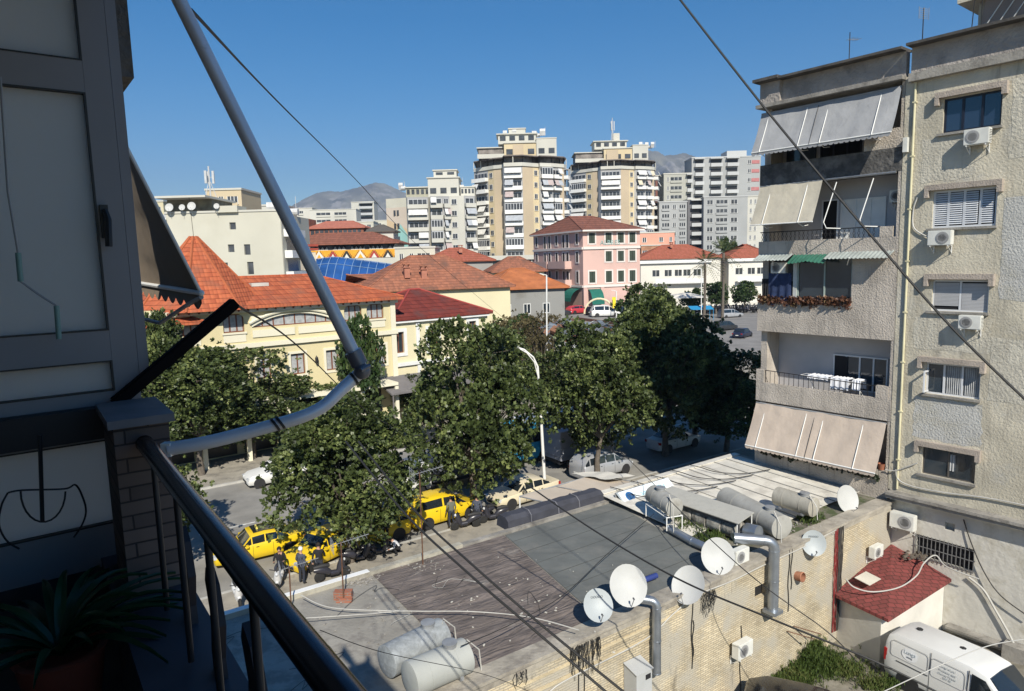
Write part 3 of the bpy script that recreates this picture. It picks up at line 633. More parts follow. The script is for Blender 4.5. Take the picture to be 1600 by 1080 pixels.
wallgrid(mb,-20.0,-.02,-.55,3.95,holes[:1],0,.2,0); mb.build('brick_wall',[brick],AN)
mb=MB(); mb.box(AXL,-20.004,.0,.3,-.55,4.02); mb.box(AXL,0,.3,AYW,-.55,3.95); mb.build('rear_wall',[plast],AN)
mb=MB(); mb.box(AXL,-.02,-.03,.42,3.953,4.16,0); mb.box(AXL,-.02,-.1,.52,4.163,4.26,0); mb.build('roof_edge_beam',[M('beam_concrete',(.34,.31,.26),.9,.22,1.6,bump=.8,bsc=9,dirt=((.17,.15,.13),1.3,.5,.66,.7))],AN)
# roof skins
bare=M('bare_concrete_roof',(.27,.255,.225),.95,.15,1.,bump=.6,bsc=12,dirt=((.17,.155,.14),1.8,.48,.62,.7))
tarp=M('brown_membrane',(.15,.125,.112),.75,.25,1.6,bump=3.,bsc=1.,bvs=(.9,4.,1),vrot=.2,vdis=2.2,coord='obj',dirt=((.30,.27,.24),.9,.6,.72,.75),streak=((.085,.07,.062),(.6,3.,1),.5,.72,.7))
grey=M('grey_membrane',(.125,.132,.126),.85,.16,.8,bump=.4,bsc=5,dirt=((.185,.18,.165),1.1,.5,.68,.6),streak=((.085,.09,.088),(.5,2.,1),.5,.72,.6))
moss=M('mossy_roof',(.14,.13,.10),.95,.3,1.5,bump=1.2,bsc=6,dirt=((.05,.075,.02),2.2,.5,.6,.8))
XB1=-19.1; XB2=-15.9; XB3=-8.7; XC=-6.6
def skew(xc,y): return xc   # seams run square to the edge
mb=MB(); mb.box(AXL,-.02,.3,AYW,3.96,4.2,0); mb.build('roof_slab',[bare],AN)
def skin(x0a,x0b,x1a,x1b,z,mat,name,wr=.0,nx=60,ny=24,y0=.53,y1=AYW-.28):
    mb=MB(); vs=[];fs=[]
    for j in range(ny+1):
        y=y0+(y1-y0)*j/ny; xa=x0a+(x0b-x0a)*j/ny; xb=x1a+(x1b-x1a)*j/ny
        for i in range(nx+1):
            x=xa+(xb-xa)*i/nx; e=min(1,i/3,(nx-i)/3,j/2,(ny-j)/2)
            vs.append((x,y,z+e*wr*(math.sin(y*9+.9*math.sin(x*1.1)*2)+.6*math.sin(y*17+x*1.3)+.4*math.sin(x*2.3+y*4))))
    for j in range(ny):
        for i in range(nx): fs.append((j*(nx+1)+i,j*(nx+1)+i+1,(j+1)*(nx+1)+i+1,(j+1)*(nx+1)+i))
    mb.add(vs,fs); return mb.build(name,[mat],AN,smooth=60)
b1=[gl(575,893,4.2),gl(700,1020,4.2)]; b2=[gl(785,835,4.2),gl(925,960,4.2)]; b3=[gl(930,775,4.2),gl(1130,885,4.2)]
skin(b1[1][0],b1[0][0],b2[1][0]-.05,b2[0][0]-.05,4.235,tarp,'brown_membrane',.012,90,80)
skin(b2[1][0],b2[0][0],b3[1][0],b3[0][0],4.225,grey,'grey_membrane',.003)
# overlapped seams of the grey sheets
mb=MB()
for i in range(1,7):
    y=.5+i*.98; t=i*.98/6.8; xa=b2[1][0]+(b2[0][0]-b2[1][0])*t; xb=b3[1][0]+(b3[0][0]-b3[1][0])*t
    mb.box(xa+.02,xb-.02,y,y+.03,4.2285,4.234)
for k in ():x=b2[1][0]+(b3[1][0]-b2[1][0])*k; mb.box(x,x+.05,.6,6.9,4.2292,4.2355)
mb.build('membrane_seams',[M('seam_bitumen',(.085,.09,.087),.9)],AN)
skin(b3[1][0]+.02,b3[0][0]+.02,-.2,-.2,4.215,moss,'mossy_strip',.01,40,20,.53,4.4)
# street side upstand, white painted toward the left
mb=MB(); mb.box(AXL,-16.35,AYW-.27,AYW-.02,4.2,4.36,0); mb.box(AXL,b1[0][0]-.1,AYW-.262,AYW-.03,4.362,4.375,1); mb.box(b1[0][0]-.05,-.05,AYW-.24,AYW,4.2,4.31,2)
mb.build('street_upstand',[plast,white,concrete],AN)
# white corrugated sheets on the right
mb=MB(); P0=gl(1040,748,4.5); wsh=M('white_roof_sheet',(.62,.59,.52),.6,.15,1.2,bump=.3,bsc=5,dirt=((.36,.33,.29),1.4,.52,.68,.6))
x0=-9.3; n=int((-.15-x0)/.9)
for i in range(n+1):
    xa=x0+i*.9; xb=min(xa+.93,-.12); z=4.42+.012*(i%2)
    ys=2.6 if xa<-5.9 else 1.3
    mb.add([(xa,ys,z-.12),(xb,ys,z-.12),(xb,AYW+.25,z+.1),(xa,AYW+.25,z+.1),(xa,ys,z-.135),(xb,ys,z-.135),(xb,AYW+.25,z+.085),(xa,AYW+.25,z+.085)],[(0,1,2,3),(7,6,5,4),(0,4,5,1),(1,5,6,2),(2,6,7,3),(3,7,4,0)],0)
    mb.tube([(xb,ys,z-.1),(xb,AYW+.2,z+.13)],.02,6,1)
mb.box(x0-1.5,-.1,AYW+.1,AYW+.3,4.1,4.53,2); mb.box(x0-1.5,-.1,AYW+.02,AYW+.36,4.533,4.58,0)
mb.build('white_roof_sheets',[wsh,M('sheet_rib',(.25,.24,.22),.7),white],AN)
for k in range(5):
    x=-8.6+k*1.25; conduit([(x,AYW+.3,4.66),(x+.1,AYW-.3,4.66),(x+.25,AYW-1.1,4.6),(x+.9,AYW-1.8,4.56),(x+1.6,AYW-2.1,4.54),(x+2.6,AYW-2.3,4.53)],.02,cable_b,None,AN,'roof_cable')
rr=random.Random(31)
for k in range(9):
    x=rr.uniform(-26,-19.5) if k<6 else rr.uniform(-18.5,-16.5); y=rr.uniform(1,6); P=[(x,y,4.255)]
    for j in range(5): P.append((P[-1][0]+rr.uniform(-.7,.9),P[-1][1]+rr.uniform(-.6,.7),4.255))
    P=[(a,max(.6,min(6.9,b)),c) for a,b,c in P]; conduit(P,.006,cable_b if k%3 else cable_w,None,AN,'roof_cable')
# openings and stains on the brick wall
mb=MB(); mb.box(-9.15,-8.55,.15,.19,2.85,3.3); mb.build('vent_pane',[dark],AN)
soot=M('sooted_brick',(.10,.085,.07),.95,.4,5.,bump=1.2,bsc=14)
# ragged bundle of dark wires in the corner & wall wires
mb=MB(); rr=random.Random(3)
for k in range(9):
    x=-4.25+rr.uniform(-.09,.09); mb.tube([(x+rr.uniform(-.05,.05),-.03-rr.random()*.05,4.2-j*.6) for j in range(8)],.009,5,0)
mb.build('red_cable_bundle',[M('red_cable',(.22,.03,.03),.7)],AN)
mb=MB()
for k in range(14):
    x=-4.0+rr.uniform(-.12,.14); mb.tube([(x+rr.uniform(-.07,.07),-.03-rr.random()*.06,4.2-j*.6) for j in range(8)],.016,5,0)
mb.build('dark_cable_bundle',[M('soot_cable',(.05,.045,.04),.9)],AN)
for (s,z0,z1) in ((-12.35,4.2,1.6),(-12.3,3.2,2.),(-7.25,4.1,1.8),(-7.1,4.15,2.6),(-17.0,4.1,-.4),(-16.8,3.6,-.4),(-9.9,2.2,-.5)):
    mb=MB(); mb.tube([(s+.04*math.sin(i*1.3),-.03,z0+(z1-z0)*i/7) for i in range(8)],.015,5); mb.build('wall_cable',[cable_b],AN)
# tufts of dark cut cables hanging from the roof edge
for (s0,s1,zl,nn) in ((-17.3,-16.2,1.0,46),(-12.0,-11.3,.8,30),(-19.2,-18.7,.5,9)):
    mb=MB()
    for k in range(nn):
        s=rr.uniform(s0,s1); z=4.1 if s0<-17 else 3.95; L=rr.uniform(.3,1)*zl; mb.tube([(s,-.04-rr.random()*.08,z-L*q+.0) if q==0 else (s+rr.uniform(-.05,.05),-.04-rr.random()*.1,z-L*q) for q in (0,.35,.7,1)],.008,4)
    mb.build('hanging_wires',[cable_b],AN)
conduit([(-19.9,-.05,2.6),(-18.2,-.06,3.1),(-17.4,-.1,3.3),(-14.5,-.06,3.35),(-13.2,-.05,3.75),(-12.2,-.06,4.0),(-10.5,-.06,3.95),(-8.8,-.06,4.0),(-6.5,-.05,4.0),(-4.3,-.05,4.1)],.02,cable_w,None,AN,'conduit')
mb=MB(); mb.box(-20,-14.,-.045,-.001,3.28,3.36); mb.box(-20,-12.9,-.035,-.0012,3.62,3.68); mb.build('brick_ledge',[M('ledge_ochre',(.5,.42,.28),.9,.2,2.,bump=.5,bsc=20)],AN)
mb=MB(); mb.lathe([(.16,0),(.18,.25),(.15,.27),(.13,.02)],(-6.75,-.01,3.0),(0,-1,.15),16); mb.build('clay_pipe_stub',[M('clay',(.33,.15,.09),.9,.2,5.)],AN)
mb=MB(); mb.tube([(-7.3,-.05,1.1),(-6.7,-.75,.9)],.02,6); mb.build('wall_bracket',[rust],AN); mb=MB(); mb.tube([(-6.9,-.05,1.15),(-6.3,-.75,.95)],.02,6); mb.build('wall_bracket',[rust],AN)
# ---- satellite dishes
dishm=M('dish_white',(.45,.455,.445),.6,.05,2.,streak=((.42,.38,.33),(9,9,1.5),.6,.8,.5)); dishg=M('dish_grey',(.36,.39,.40),.5,.06,2.,streak=((.25,.26,.26),(9,9,1.5),.6,.8,.5))
def dish(label,c,r,az=0.,el=38,grey=False,group='satellite dishes on the annex',logo=True,mount=.6,oval=1.08):
    """az: degrees from straight at the camera side (-y); c: centre of the reflector"""
    n=Vector((math.sin(R(az))*math.cos(R(el)),-math.cos(R(az))*math.cos(R(el)),math.sin(R(el))))
    t=thing('satellite_dish',label,'satellite dish',c,0,group); m_=dishg if grey else dishm
    q=n.to_track_quat('Z','Y').to_matrix()
    mb=MB(); N=28; prof=[(r*k/8,.22*r*(k/8)**2-.22*r) for k in range(9)]
    vs=[(0,0,-.22*r)];fs=[]
    for (rr_,h) in prof[1:]:
        for k in range(N): a=2*PI*k/N; vs.append((rr_*math.cos(a),rr_*math.sin(a)*oval,h))
    for k in range(N): fs.append((0,1+k,1+(k+1)%N))
    for j in range(7):
        for k in range(N): a=1+j*N; fs.append((a+k,a+N+k,a+N+(k+1)%N,a+(k+1)%N))
    o=1+7*N; b=len(vs)
    for k in range(N): a=2*PI*k/N; vs.append(((r+.012)*math.cos(a),(r+.012)*math.sin(a)*oval,.004))
    for k in range(N): a=2*PI*k/N; vs.append(((r+.006)*math.cos(a),(r+.006)*math.sin(a)*oval,-.02))
    for k in range(N): fs+=[(o+k,b+k,b+(k+1)%N,o+(k+1)%N),(b+k,b+N+k,b+N+(k+1)%N,b+(k+1)%N)]
    vs=[tuple(q@Vector(v)) for v in vs]; mb.add(vs,fs); mb.build('reflector',[m_],t,smooth=True)
    mb=MB(); lnb=q@Vector((0,-r*.35,r*1.0)); b0=q@Vector((0,-r*oval,0))
    mb.tube([q@Vector((0,-r*oval*.9,-.05)),b0,q@Vector((0,-r*.75,r*.8))],.011,6); mb.build('feed_arm',[steel],t)
    mb=MB(); e=q@Vector((0,-r*.75,r*.8)); mb.tube([e,e+(q@Vector((0,.04,-.07)))],.026,8); mb.build('receiver_head',[M('lnb_dark',(.08,.08,.09),.5)],t)
    mb=MB(); bk=q@Vector((0,0,-.24*r-.02)); mb.tube([bk,bk-n*.12,(bk.x-n.x*.16,bk.y-n.y*.16,-mount)],.025,8); mb.build('mount',[galv],t)
    if logo: 
        tx=text('OOOOO',.085,M('logo_dark',(.06,.08,.1),.6),t,q@Vector((0,r*.55,-.215*r+.22*r*.3+.02)),name='logo',ext=.002,sx=1.); tx.rotation_euler=q.to_euler()
    return t
def wallpt(px,py,off): 
    s,z,p=onp(px,py,A0,AA,off); return p
GD='satellite dishes on the annex'
dish('small grey dish with a dark logo at the left end of the roof edge',wallpt(935,946,-.1),.40,8,34,True)
dish('largest white dish, standing right of the small grey dish with a logo',wallpt(982,915,-.05),.53,6,30,logo=False)
dish('white dish tilted back to the left behind the bent duct',wallpt(1075,914,-.15),.50,-38,36,logo=False,oval=1.15)
dish('white dish standing in front of the boxy air conditioner on the roof edge',wallpt(1122,869,.25),.53,-2,26,logo=False)
dish('small grey dish hung on the brick wall right of the tall duct',wallpt(1272,849,-.25),.41,-10,20,True,mount=.2)
dish('white dish on the corner beside the wing',wallpt(1325,780,.6),.50,18,20,logo=False)
# ---- ducts
ductm=M('zinc_duct',(.33,.36,.40),.38,.12,3.,metal=.75,bump=.1,bsc=6)
def duct(label,pts,r,bands=True):
    t=thing('ventilation_duct',label,'duct',tuple(pts[0]),0,'zinc ventilation ducts')
    o=Vector(pts[0]); P=[Vector(p)-o for p in pts]
    mb=MB(); mb.tube(P,r,18); mb.build('pipe',[ductm],t,smooth=50)
    if bands:
        L=0
        for i in range(len(P)-1):
            d=P[i+1]-P[i]; n=max(1,int(d.length/.75)); 
            for k in range(n+1):
                c=P[i]+d*(k/n); dn=d.normalized()*.015
                if d.length>.25: mb=MB(); mb.tube([c-dn,c+dn],r+.012,18); mb.build('joint_ring',[ductm],t,smooth=50)
    return t
def elbow(a,b,c,rr_,n=5):
    a=Vector(a);b=Vector(b);c=Vector(c); p=b+(a-b).normalized()*rr_; q=b+(c-b).normalized()*rr_; out=[]
    for i in range(n+1): t=i/n; out.append((1-t)**2*p+2*t*(1-t)*b+t*t*q)
    return [a]+out+[c]
e0=Vector(aw(-9.15,.95,4.82)); e1=wallpt(1211,812,-.33); e1.z=4.9; e2=Vector((e1.x,e1.y,2.45))
e0=e1+(Vector(aw(-9.4,1.4,0))-Vector(aw(-7.6,-.33,0))).normalized()*1.3; e0.z=4.95
duct('tall zinc duct that bends over the roof edge and runs down the brick wall',elbow(e0,e1,e2,.33),.175)
mb=MB(); mb.obox((e2.x,e2.y,2.42),(.24*ca,.24*sa,0),(-.24*sa,.24*ca,0),(0,0,.06)); tag(mb.build('duct_outlet',[ductm]),'square zinc outlet tray at the foot of the tall duct','duct outlet')
f1=wallpt(1026,941,-.28); f1.z=4.55; f0=f1+Vector(aw(-.5,.55,0))-Vector(aw(0,0,0)); f0.z=4.6; f2=wallpt(1028,1050,-.28); f2.x=f1.x;f2.y=f1.y
duct('slim zinc duct bending down the wall between two white dishes',elbow(f0,f1,f2,.2),.13)
h0=g(1047,826,4.42);h1=g(1082,846,4.42);h2=g(1110,858,4.42)
duct('short dark zinc pipe lying across the grey membrane',[h0,h1,h2],.14)
h0=g(1145,838,4.45);h1=g(1178,828,4.5)
duct('short zinc pipe lying under the long sheet metal cover',[h0,h1],.12,False)
mb=MB(); c=g(1002,905,4.45); mb.tube([c+Vector((-.1,-.05,-.08)),c+Vector((.55,.34,-.06))],.09,12); tag(mb.build('blue_pipe',[M('blue_plastic',(.03,.05,.2),.5)],None,True),'bright blue pipe behind the largest white dish','pipe')
# ---- tanks
tankm=M('galv_tank',(.31,.33,.34),.55,.22,7.,metal=.15,bump=.3,bsc=18,dirt=((.22,.23,.23),9.,.45,.65,.6)); tankd=M('old_tank',(.33,.325,.30),.6,.14,1.8,bump=.25,bsc=8,dirt=((.2,.18,.15),2.,.52,.7,.6))
def tank(label,a,b,r,mat,hatch=.5,hd=(0,0,1),legs=True,frame=0.,dz=0.):
    a=Vector(a);b=Vector(b); a.z+=dz;b.z+=dz; d=(b-a); L=d.length; t=thing('water_tank',label,'water tank',(a.x,a.y,a.z-r-frame),math.degrees(math.atan2(d.y,d.x)),'metal water tanks on the annex roof')
    z=r+frame; sl_=(b.z-a.z)
    mb=MB(); ax=Vector((L,0,sl_)).normalized()
    mb.lathe([(1e-4,-.05),(r*.5,-.04),(r*.95,-.008),(r,0),(r,L*.25),(r+.008,L*.25),(r+.008,L*.27),(r,L*.27),(r,L*.73),(r+.008,L*.73),(r+.008,L*.75),(r,L*.75),(r,L),(r*.95,L+.008),(r*.5,L+.04),(1e-4,L+.05)],(0,0,z),ax,32); mb.build('barrel',[mat],t,smooth=35)
    mb=MB(); hx=L*hatch; mb.lathe([(.17,0),(.17,.1),(.19,.1),(.19,.13),(.001,.15)],(hx,0,z+r-.03),(0,0,1),20); mb.build('hatch',[steel],t,smooth=35)
    mb=MB()
    for x in (L*.2,L*.8): mb.box(x-.05,x+.05,-r*.75,r*.75,frame,frame+r*.5 if not frame else frame+.05)
    if frame:
        for x in (0,L):
            for y in (-r*.9,r*.9): mb.tube([(x,y,0),(x,y,frame)],.022,6)
            mb.tube([(x,-r*.9,frame),(x,r*.9,frame)],.022,6)
        for y in (-r*.9,r*.9): mb.tube([(0,y,frame),(L,y,frame)],.022,6)
        mb.build('frame',[white],t)
    else: mb.build('saddle',[steel],t)
    mb=MB(); mb.tube([(L*.95,-r*.3,z+r*.6),(L*.95,-r*.5,z+r+.12),(L+.25,-r*.6,z+r*.4),(L+.3,-r*.6,.02)],.018,6); mb.build('pipe',[cable_w],t)
    return t
tank('mottled galvanised tank, the farther of the two lying side by side in front',g(604,1034,4.66),g(690,990,4.66),.41,tankm,.75)
tank('smooth pale tank, the nearer of the two lying side by side in front',g(640,1062,4.66),g(727,1024,4.66),.43,M('pale_tank',(.36,.37,.35),.6,.08,1.6,bump=.15,bsc=8),.72)
tank('tank raised on a white tubular frame beside the blue and white sign',g(1021,772,5.25),g(1054,793,5.25),.36,tankd,.35,frame=.5)
tank('long tank behind the sheet metal cover, its round end behind the tall duct',g(1134,778,4.8),g(1222,824,4.8),.44,tankd,.8)
tank('weathered tank lying on the white roof sheets near the wing',g(1215,775,4.95),g(1272,793,4.95),.37,M('streaked_tank',(.36,.34,.29),.65,.12,1.8,streak=((.22,.2,.17),(12,3,1),.5,.7,.7)),.75)
# sheet metal cover over old tank
def cover():
    p0=g(1041,768,5.1); p1=g(1165,809,5.1); d=(p1-p0); L=d.length; t=thing('metal_shelter','long sheet metal lean-to over dirty tanks in the middle of the roof','shelter',(p0.x,p0.y,4.2),math.degrees(math.atan2(d.y,d.x)))
    mb=MB(); mb.add([(-.1,-.5,.82),(L+.05,-.5,.82),(L+.05,.45,1.0),(-.1,.45,1.0),(-.1,-.5,.79),(L+.05,-.5,.79),(L+.05,.45,.97),(-.1,.45,.97)],[(0,1,2,3),(7,6,5,4),(0,4,5,1),(1,5,6,2),(2,6,7,3),(3,7,4,0)]); mb.build('roof_sheet',[M('pale_sheet',(.40,.39,.35),.55,.1,2.,dirt=((.26,.25,.22),2.,.5,.7,.6))],t)
    mb=MB(); mb.box(.0,L-.05,-.28,-.25,.42,.8); mb.build('side_panel',[M('dark_sheet',(.09,.09,.1),.6,.2,3.)],t)
    mb=MB()
    for k in range(5): x=.15+k*(L-.3)/5; mb.lathe([(.001,0),(.3,.04),(.33,.08),(.33,(L-.3)/5-.02),(.3,(L-.3)/5)],(x,-.05,.36),(1,0,0),20)
    mb.build('old_tank',[M('lichen_tank',(.3,.29,.26),.9,.4,5.,bump=1.,bsc=9,dirt=((.1,.09,.08),3.,.45,.6,.8))],t,smooth=40)
    mb=MB()
    for x in (0.05,L-.02): mb.tube([(x,-.46,0),(x,-.46,.8)],.02,6); mb.tube([(x,.4,0),(x,.4,.98)],.02,6)
    mb.build('post',[white],t)
    mb=MB(); mb.tube([(L+.05,0,.45),(L+.55,.0,.5)],.26,16); mb.build('end_collar',[ductm],t,smooth=True)
cover()
fan_unit('boxy air conditioner on the roof edge behind a white dish',tuple(wallpt(1135,862,.5))[:2]+(4.25,),AA,cs=.9,under=False)
fan_unit('air conditioner low on the brick wall right of the two dishes',tuple(wallpt(1138,1036,-.02))[:2]+(1.35,),AA,cs=.95)
fan_unit('small air conditioner on the brick wall above the red shingle roof',aw(-2.05,-.02,2.4),AA,cs=.85)
# grey meter cabinet on the wall
c=wallpt(975,1040,-.02); t=thing('metal_cabinet','grey metal cabinet with a sloping lid under the slim duct','cabinet',(c.x,c.y,2.05),AA)
mb=MB(); mb.extr([(0,-.5,0),(.0,0,0),(.0,0,.85),(0,-.5,.72)],(.62,0,0)); b=mb.build('body',[M('cabinet_grey',(.42,.43,.43),.5,.06,2.)],t)
mb=MB(); mb.box(.36,.56,-.512,-.502,.45,.6); mb.build('window',[dark],t)
mb=MB(); mb.add([(-.03,-.54,.735),(.65,-.54,.735),(.65,.0,.875),(-.03,.0,.875),(-.03,-.54,.715),(.65,-.54,.715),(.65,.0,.855),(-.03,.0,.855)],[(0,1,2,3),(7,6,5,4),(0,4,5,1),(1,5,6,2),(2,6,7,3),(3,7,4,0)]); mb.build('lid',[M('cabinet_grey',(.42,.43,.43),.5)],t)
mb=MB(); mb.tube([(.5,-.1,0),(.5,-.08,-1.0)],.02,6); mb.build('pipe',[cable_w],t)
# aerials on roof, brick planter, rubble, sign, black dormer, awning
def yagi(label,p,h,top=.0):
    t=thing('roof_antenna',label,'antenna',p,25)
    mb=MB(); mb.tube([(0,0,0),(.02,0,h)],.022,6); mb.build('mast',[rust],t)
    mb=MB(); mb.tube([(-.25,0,h-.05),(.9,.1,h+.05)],.012,4)
    for i in range(9): x=-.1+i*.11; mb.tube([(x,-.22,h+.01*i-.03),(x,.22,h+.01*i-.03)],.006,4)
    for i in range(5): mb.tube([(-.25,-.25,h-.25+i*.1),(-.25,.25,h-.25+i*.1)],.008,4)
    for y in (-.25,0,.25): mb.tube([(-.25,y,h-.25),(-.25,y,h+.15)],.008,4)
    mb.build('elements',[steel],t)
yagi('roof aerial standing in a broken brick base near the white edge',tuple(g(537,940,4.2)),1.9)
yagi('tall roof aerial at the edge of the brown membrane',tuple(g(661,885,4.2)),3.3)
yagi('short aerial at the left end of the white roof edge',tuple(g(455,950,4.2)),1.3)
mb=MB(); c=g(538,935,4.2); bm_=Mbrick('red_brick',(.33,.12,.07),(.25,.1,.06),(.2,.18,.16),.25,.08)
mb.box(c.x-.3,c.x+.25,c.y-.12,c.y+.12,4.2,4.45); mb.box(c.x-.2,c.x+.3,c.y-.3,c.y-.14,4.2,4.32); tag(mb.build('brick_base',[bm_]),'broken red brick base of the aerial on bare concrete','bricks')
rub=M('rubble_grey',(.3,.28,.25),.95,.4,8.)
def bits(name,label,c,n,ex,ey,smin,smax,mat,seed,kind='stuff'):
    rr=random.Random(seed); mb=MB()
    for i in range(n):
        x,y=c[0]+rr.gauss(0,ex),c[1]+rr.gauss(0,ey); s=rr.uniform(smin,smax); a=rr.uniform(0,3)
        mb.obox((x,y,c[2]+s*.3),(math.cos(a)*s,math.sin(a)*s,s*.2*rr.uniform(-1,1)),(-math.sin(a)*s*.6,math.cos(a)*s*.6,0),(0,0,s*.3))
    return tag(mb.build(name,[mat]),label,'rubble',kind=kind)
bits('roof_litter','',g(840,935,4.25),60,1.6,1.3,.01,.035,M('pale_chips',(.5,.48,.43),.9),21); bits('roof_litter','',g(600,960,4.22),90,1.8,1.6,.01,.035,rub,22)
bits('rubble','',g(560,905,4.22),120,.35,.25,.01,.05,rub,1); bits('rubble','',g(660,885,4.25),50,.3,.2,.01,.04,rub,2); bits('rubble','',aw(-6.0,1.6,4.24),150,.9,.6,.015,.06,rub,3)
p0=g(968,782,4.45); p1=g(1046,756,4.5); d=p1-p0; t=thing('shop_sign','white illuminated-style shop sign board with blue round emblem leaning on the roof edge','sign',(p0.x,p0.y,4.25),math.degrees(math.atan2(d.y,d.x)))
L=d.length; sp=M('sign_panel',(.68,.74,.76),.4,.04,3.); bl=M('sign_blue',(.02,.11,.3),.5); lb=M('sign_light_blue',(.25,.5,.62),.5)
mb=MB(); mb.add([(0,-.42,.1),(L,-.42,.1),(L,.1,.5),(0,.1,.5),(0,-.42,.02),(L,-.42,.02),(L,.22,.45),(0,.22,.45)],[(0,1,2,3),(7,6,5,4),(0,4,5,1),(1,5,6,2),(2,6,7,3),(3,7,4,0)]); mb.build('panel',[sp],t)
sl_=math.atan2(.4,.52)
def onsign(x,q,h=.006): return (x,-.42+.52*q-math.sin(sl_)*h,.1+.4*q+math.cos(sl_)*h)
mb=MB(); n=Vector((0,-math.sin(sl_),math.cos(sl_))); mb.lathe([(.235,0),(.235,.006),(.16,.006),(.16,0)],onsign(.48,.5,.0),n,24); mb.build('emblem_ring',[bl],t)
text('K',.26,bl,t,onsign(.48,.5),(sl_,0,0),'emblem_letter'); text('air',.34,lb,t,onsign(1.25,.5),(sl_,0,0),'lettering'); text('USU',.36,lb,t,onsign(2.25,.5),(sl_,0,0),'lettering',sx=1.)
mb=MB(); mb.box(0,L,.24,.28,0,.44); mb.build('back_frame',[steel],t)
# black bitumen dormer
q0=gl(790,828,4.2); q1=gl(935,782,4.2)
t=thing('bitumen_hood','long black bitumen covered hump on the street edge of the roof','roof hump',aw(0,0,0),AA)
x0,x1=q0[0],q1[0]; yc=q0[1]+.2; n=18; mb=MB(); vs=[];fs=[]; sec=[(-.42,0),(-.38,.38),(-.2,.52),(.2,.52),(.36,.36),(.42,0)]
for i in range(n+1):
    x=x0+(x1-x0)*i/n; w_=1+.03*math.sin(i*1.9)
    for (y,z) in sec: vs.append((x,yc+y,4.2+z*w_*(1 if 0<i<n else .93)))
for i in range(n):
    for k in range(5): a=i*6+k; fs.append((a,a+6,a+7,a+1))
fs+=[tuple(range(6)),tuple(n*6+k for k in range(6))][:2]
mb.add(vs,fs); mb.build('covering',[M('bitumen',(.045,.047,.06),.75,.2,2.,bump=.4,bsc=4)],t,smooth=30)
mb=MB()
for i in (4,9,13): x=x0+(x1-x0)*i/n; mb.tube([(x,yc+y*1.03,4.2+z*1.04) for y,z in sec],.025,5)
mb.build('seam_strip',[M('seam_pale',(.14,.14,.16),.8)],t)
# beige pavement awning with folded arms beyond the annex
a=g(812,776,3.6); b=g(930,742,3.6); c=g(985,752,3.7); d_=g(925,802,3.75)
t=thing('street_awning','wide beige shop awning stretched over the pavement behind the black roof hump','awning',(a.x,a.y,0))
A_=[Vector(p)-Vector((a.x,a.y,0)) for p in (a,b,c,d_)]
mb=MB(); n=14; vs=[];fs=[]
for j in range(n+1):
    for i in range(n+1):
        p=(A_[0].lerp(A_[1],i/n)).lerp(A_[3].lerp(A_[2],i/n),j/n); p.z+=.03*math.sin(i*.7)-.05*math.sin(j/n*PI); vs.append(p)
for j in range(n):
    for i in range(n): k=j*(n+1)+i; fs.append((k,k+1,k+n+2,k+n+1))
mb.add(vs,fs); mb.build('fabric',[M('awning_beige',(.5,.43,.35),.9,.08,1.)],t,smooth=True)
mb=MB(); mb.tube([A_[0],A_[1]],.04,8); mb.tube([A_[0],A_[3]],.03,8); mb.tube([A_[1],A_[2]],.03,8); mb.tube([A_[0].lerp(A_[1],.45),A_[3].lerp(A_[2],.5)],.02,6); mb.build('frame',[steel],t)
mb=MB(); q=[A_[1]+Vector((-1.2,.1,.05)),A_[1]+Vector((.2,.2,.12)),A_[2]+Vector((.3,.3,.2)),A_[2]+Vector((-1.,-.2,.15))]
vs=[];fs=[]
for j in range(5):
    for i in range(9): p=q[0].lerp(q[1],j/4).lerp(q[3].lerp(q[2],j/4),i/8); p.z+=.035*math.sin(i*1.7+j); vs.append(p)
for j in range(4):
    for i in range(8): k=j*9+i; fs.append((k,k+1,k+10,k+9))
mb.add(vs,fs); mb.build('folded_cloth',[M('cloth_cream',(.6,.57,.5),.9)],t,smooth=True)
mb=MB(); 
for p in (A_[0],A_[1]): mb.tube([(p.x,p.y,0),(p.x,p.y,p.z)],.035,8)
mb.build('post',[white],t)
# ---- kiosk with red shingles
shing=Mbrick('red_shingles',(.22,.05,.045),(.16,.04,.035),(.09,.025,.02),.3,.22,.02,.2,.6,'roof',dirt=None)
kw=M('kiosk_white',(.62,.60,.55),.85,.08,1.5,bump=.2,bsc=8)
P1=Vector((12.93,22.93,0)); P0=Vector(aw(-3.92,-.01,0)); s2,z2,_=onp(1475,965,A0,RBA); P2=Vector(rbp(2.05,-.01,0))
t=thing('lean_to_shed','white lean-to shed with a red shingle roof in the corner of the courtyard','shed',(A0[0],A0[1],0),0)
o=Vector((A0[0],A0[1],0)); L_=lambda p:Vector(p)-o
mb=MB(); pts=[L_(P0),L_(P1),L_(P2),Vector((0,0,0))]
zt=[1.45,1.5,1.62,2.2]
for i in range(3):
    a,b=pts[i],pts[i+1] 
    if i<2: mb.add([(a.x,a.y,-.5),(b.x,b.y,-.5),(b.x,b.y,zt[i+1]),(a.x,a.y,zt[i])],[(0,1,2,3)])
mb.build('wall',[kw],t)
rf=[L_(g(1302,925,1.55)),L_(g(1388,968,1.55)),L_(g(1487,905,1.7)),Vector((0.1,0.05,2.38))]
rf[0]=L_(Vector(aw(-4.28,-.02,1.55)));
mb=MB(); dn=Vector((0,0,-.12))
mb.add([*rf,*[p+dn for p in rf]],[(0,1,3),(1,2,3),(4,7,5),(5,7,6),(0,4,5,1),(1,5,6,2)]); mb.build('roof',[shing],t)
bits('rubble','',(rf[0].x*.3+rf[2].x*.2+o.x,rf[2].y*.3+o.y,2.05),22,.55,.35,.02,.07,M('pale_chips',(.6,.58,.53),.9),7)
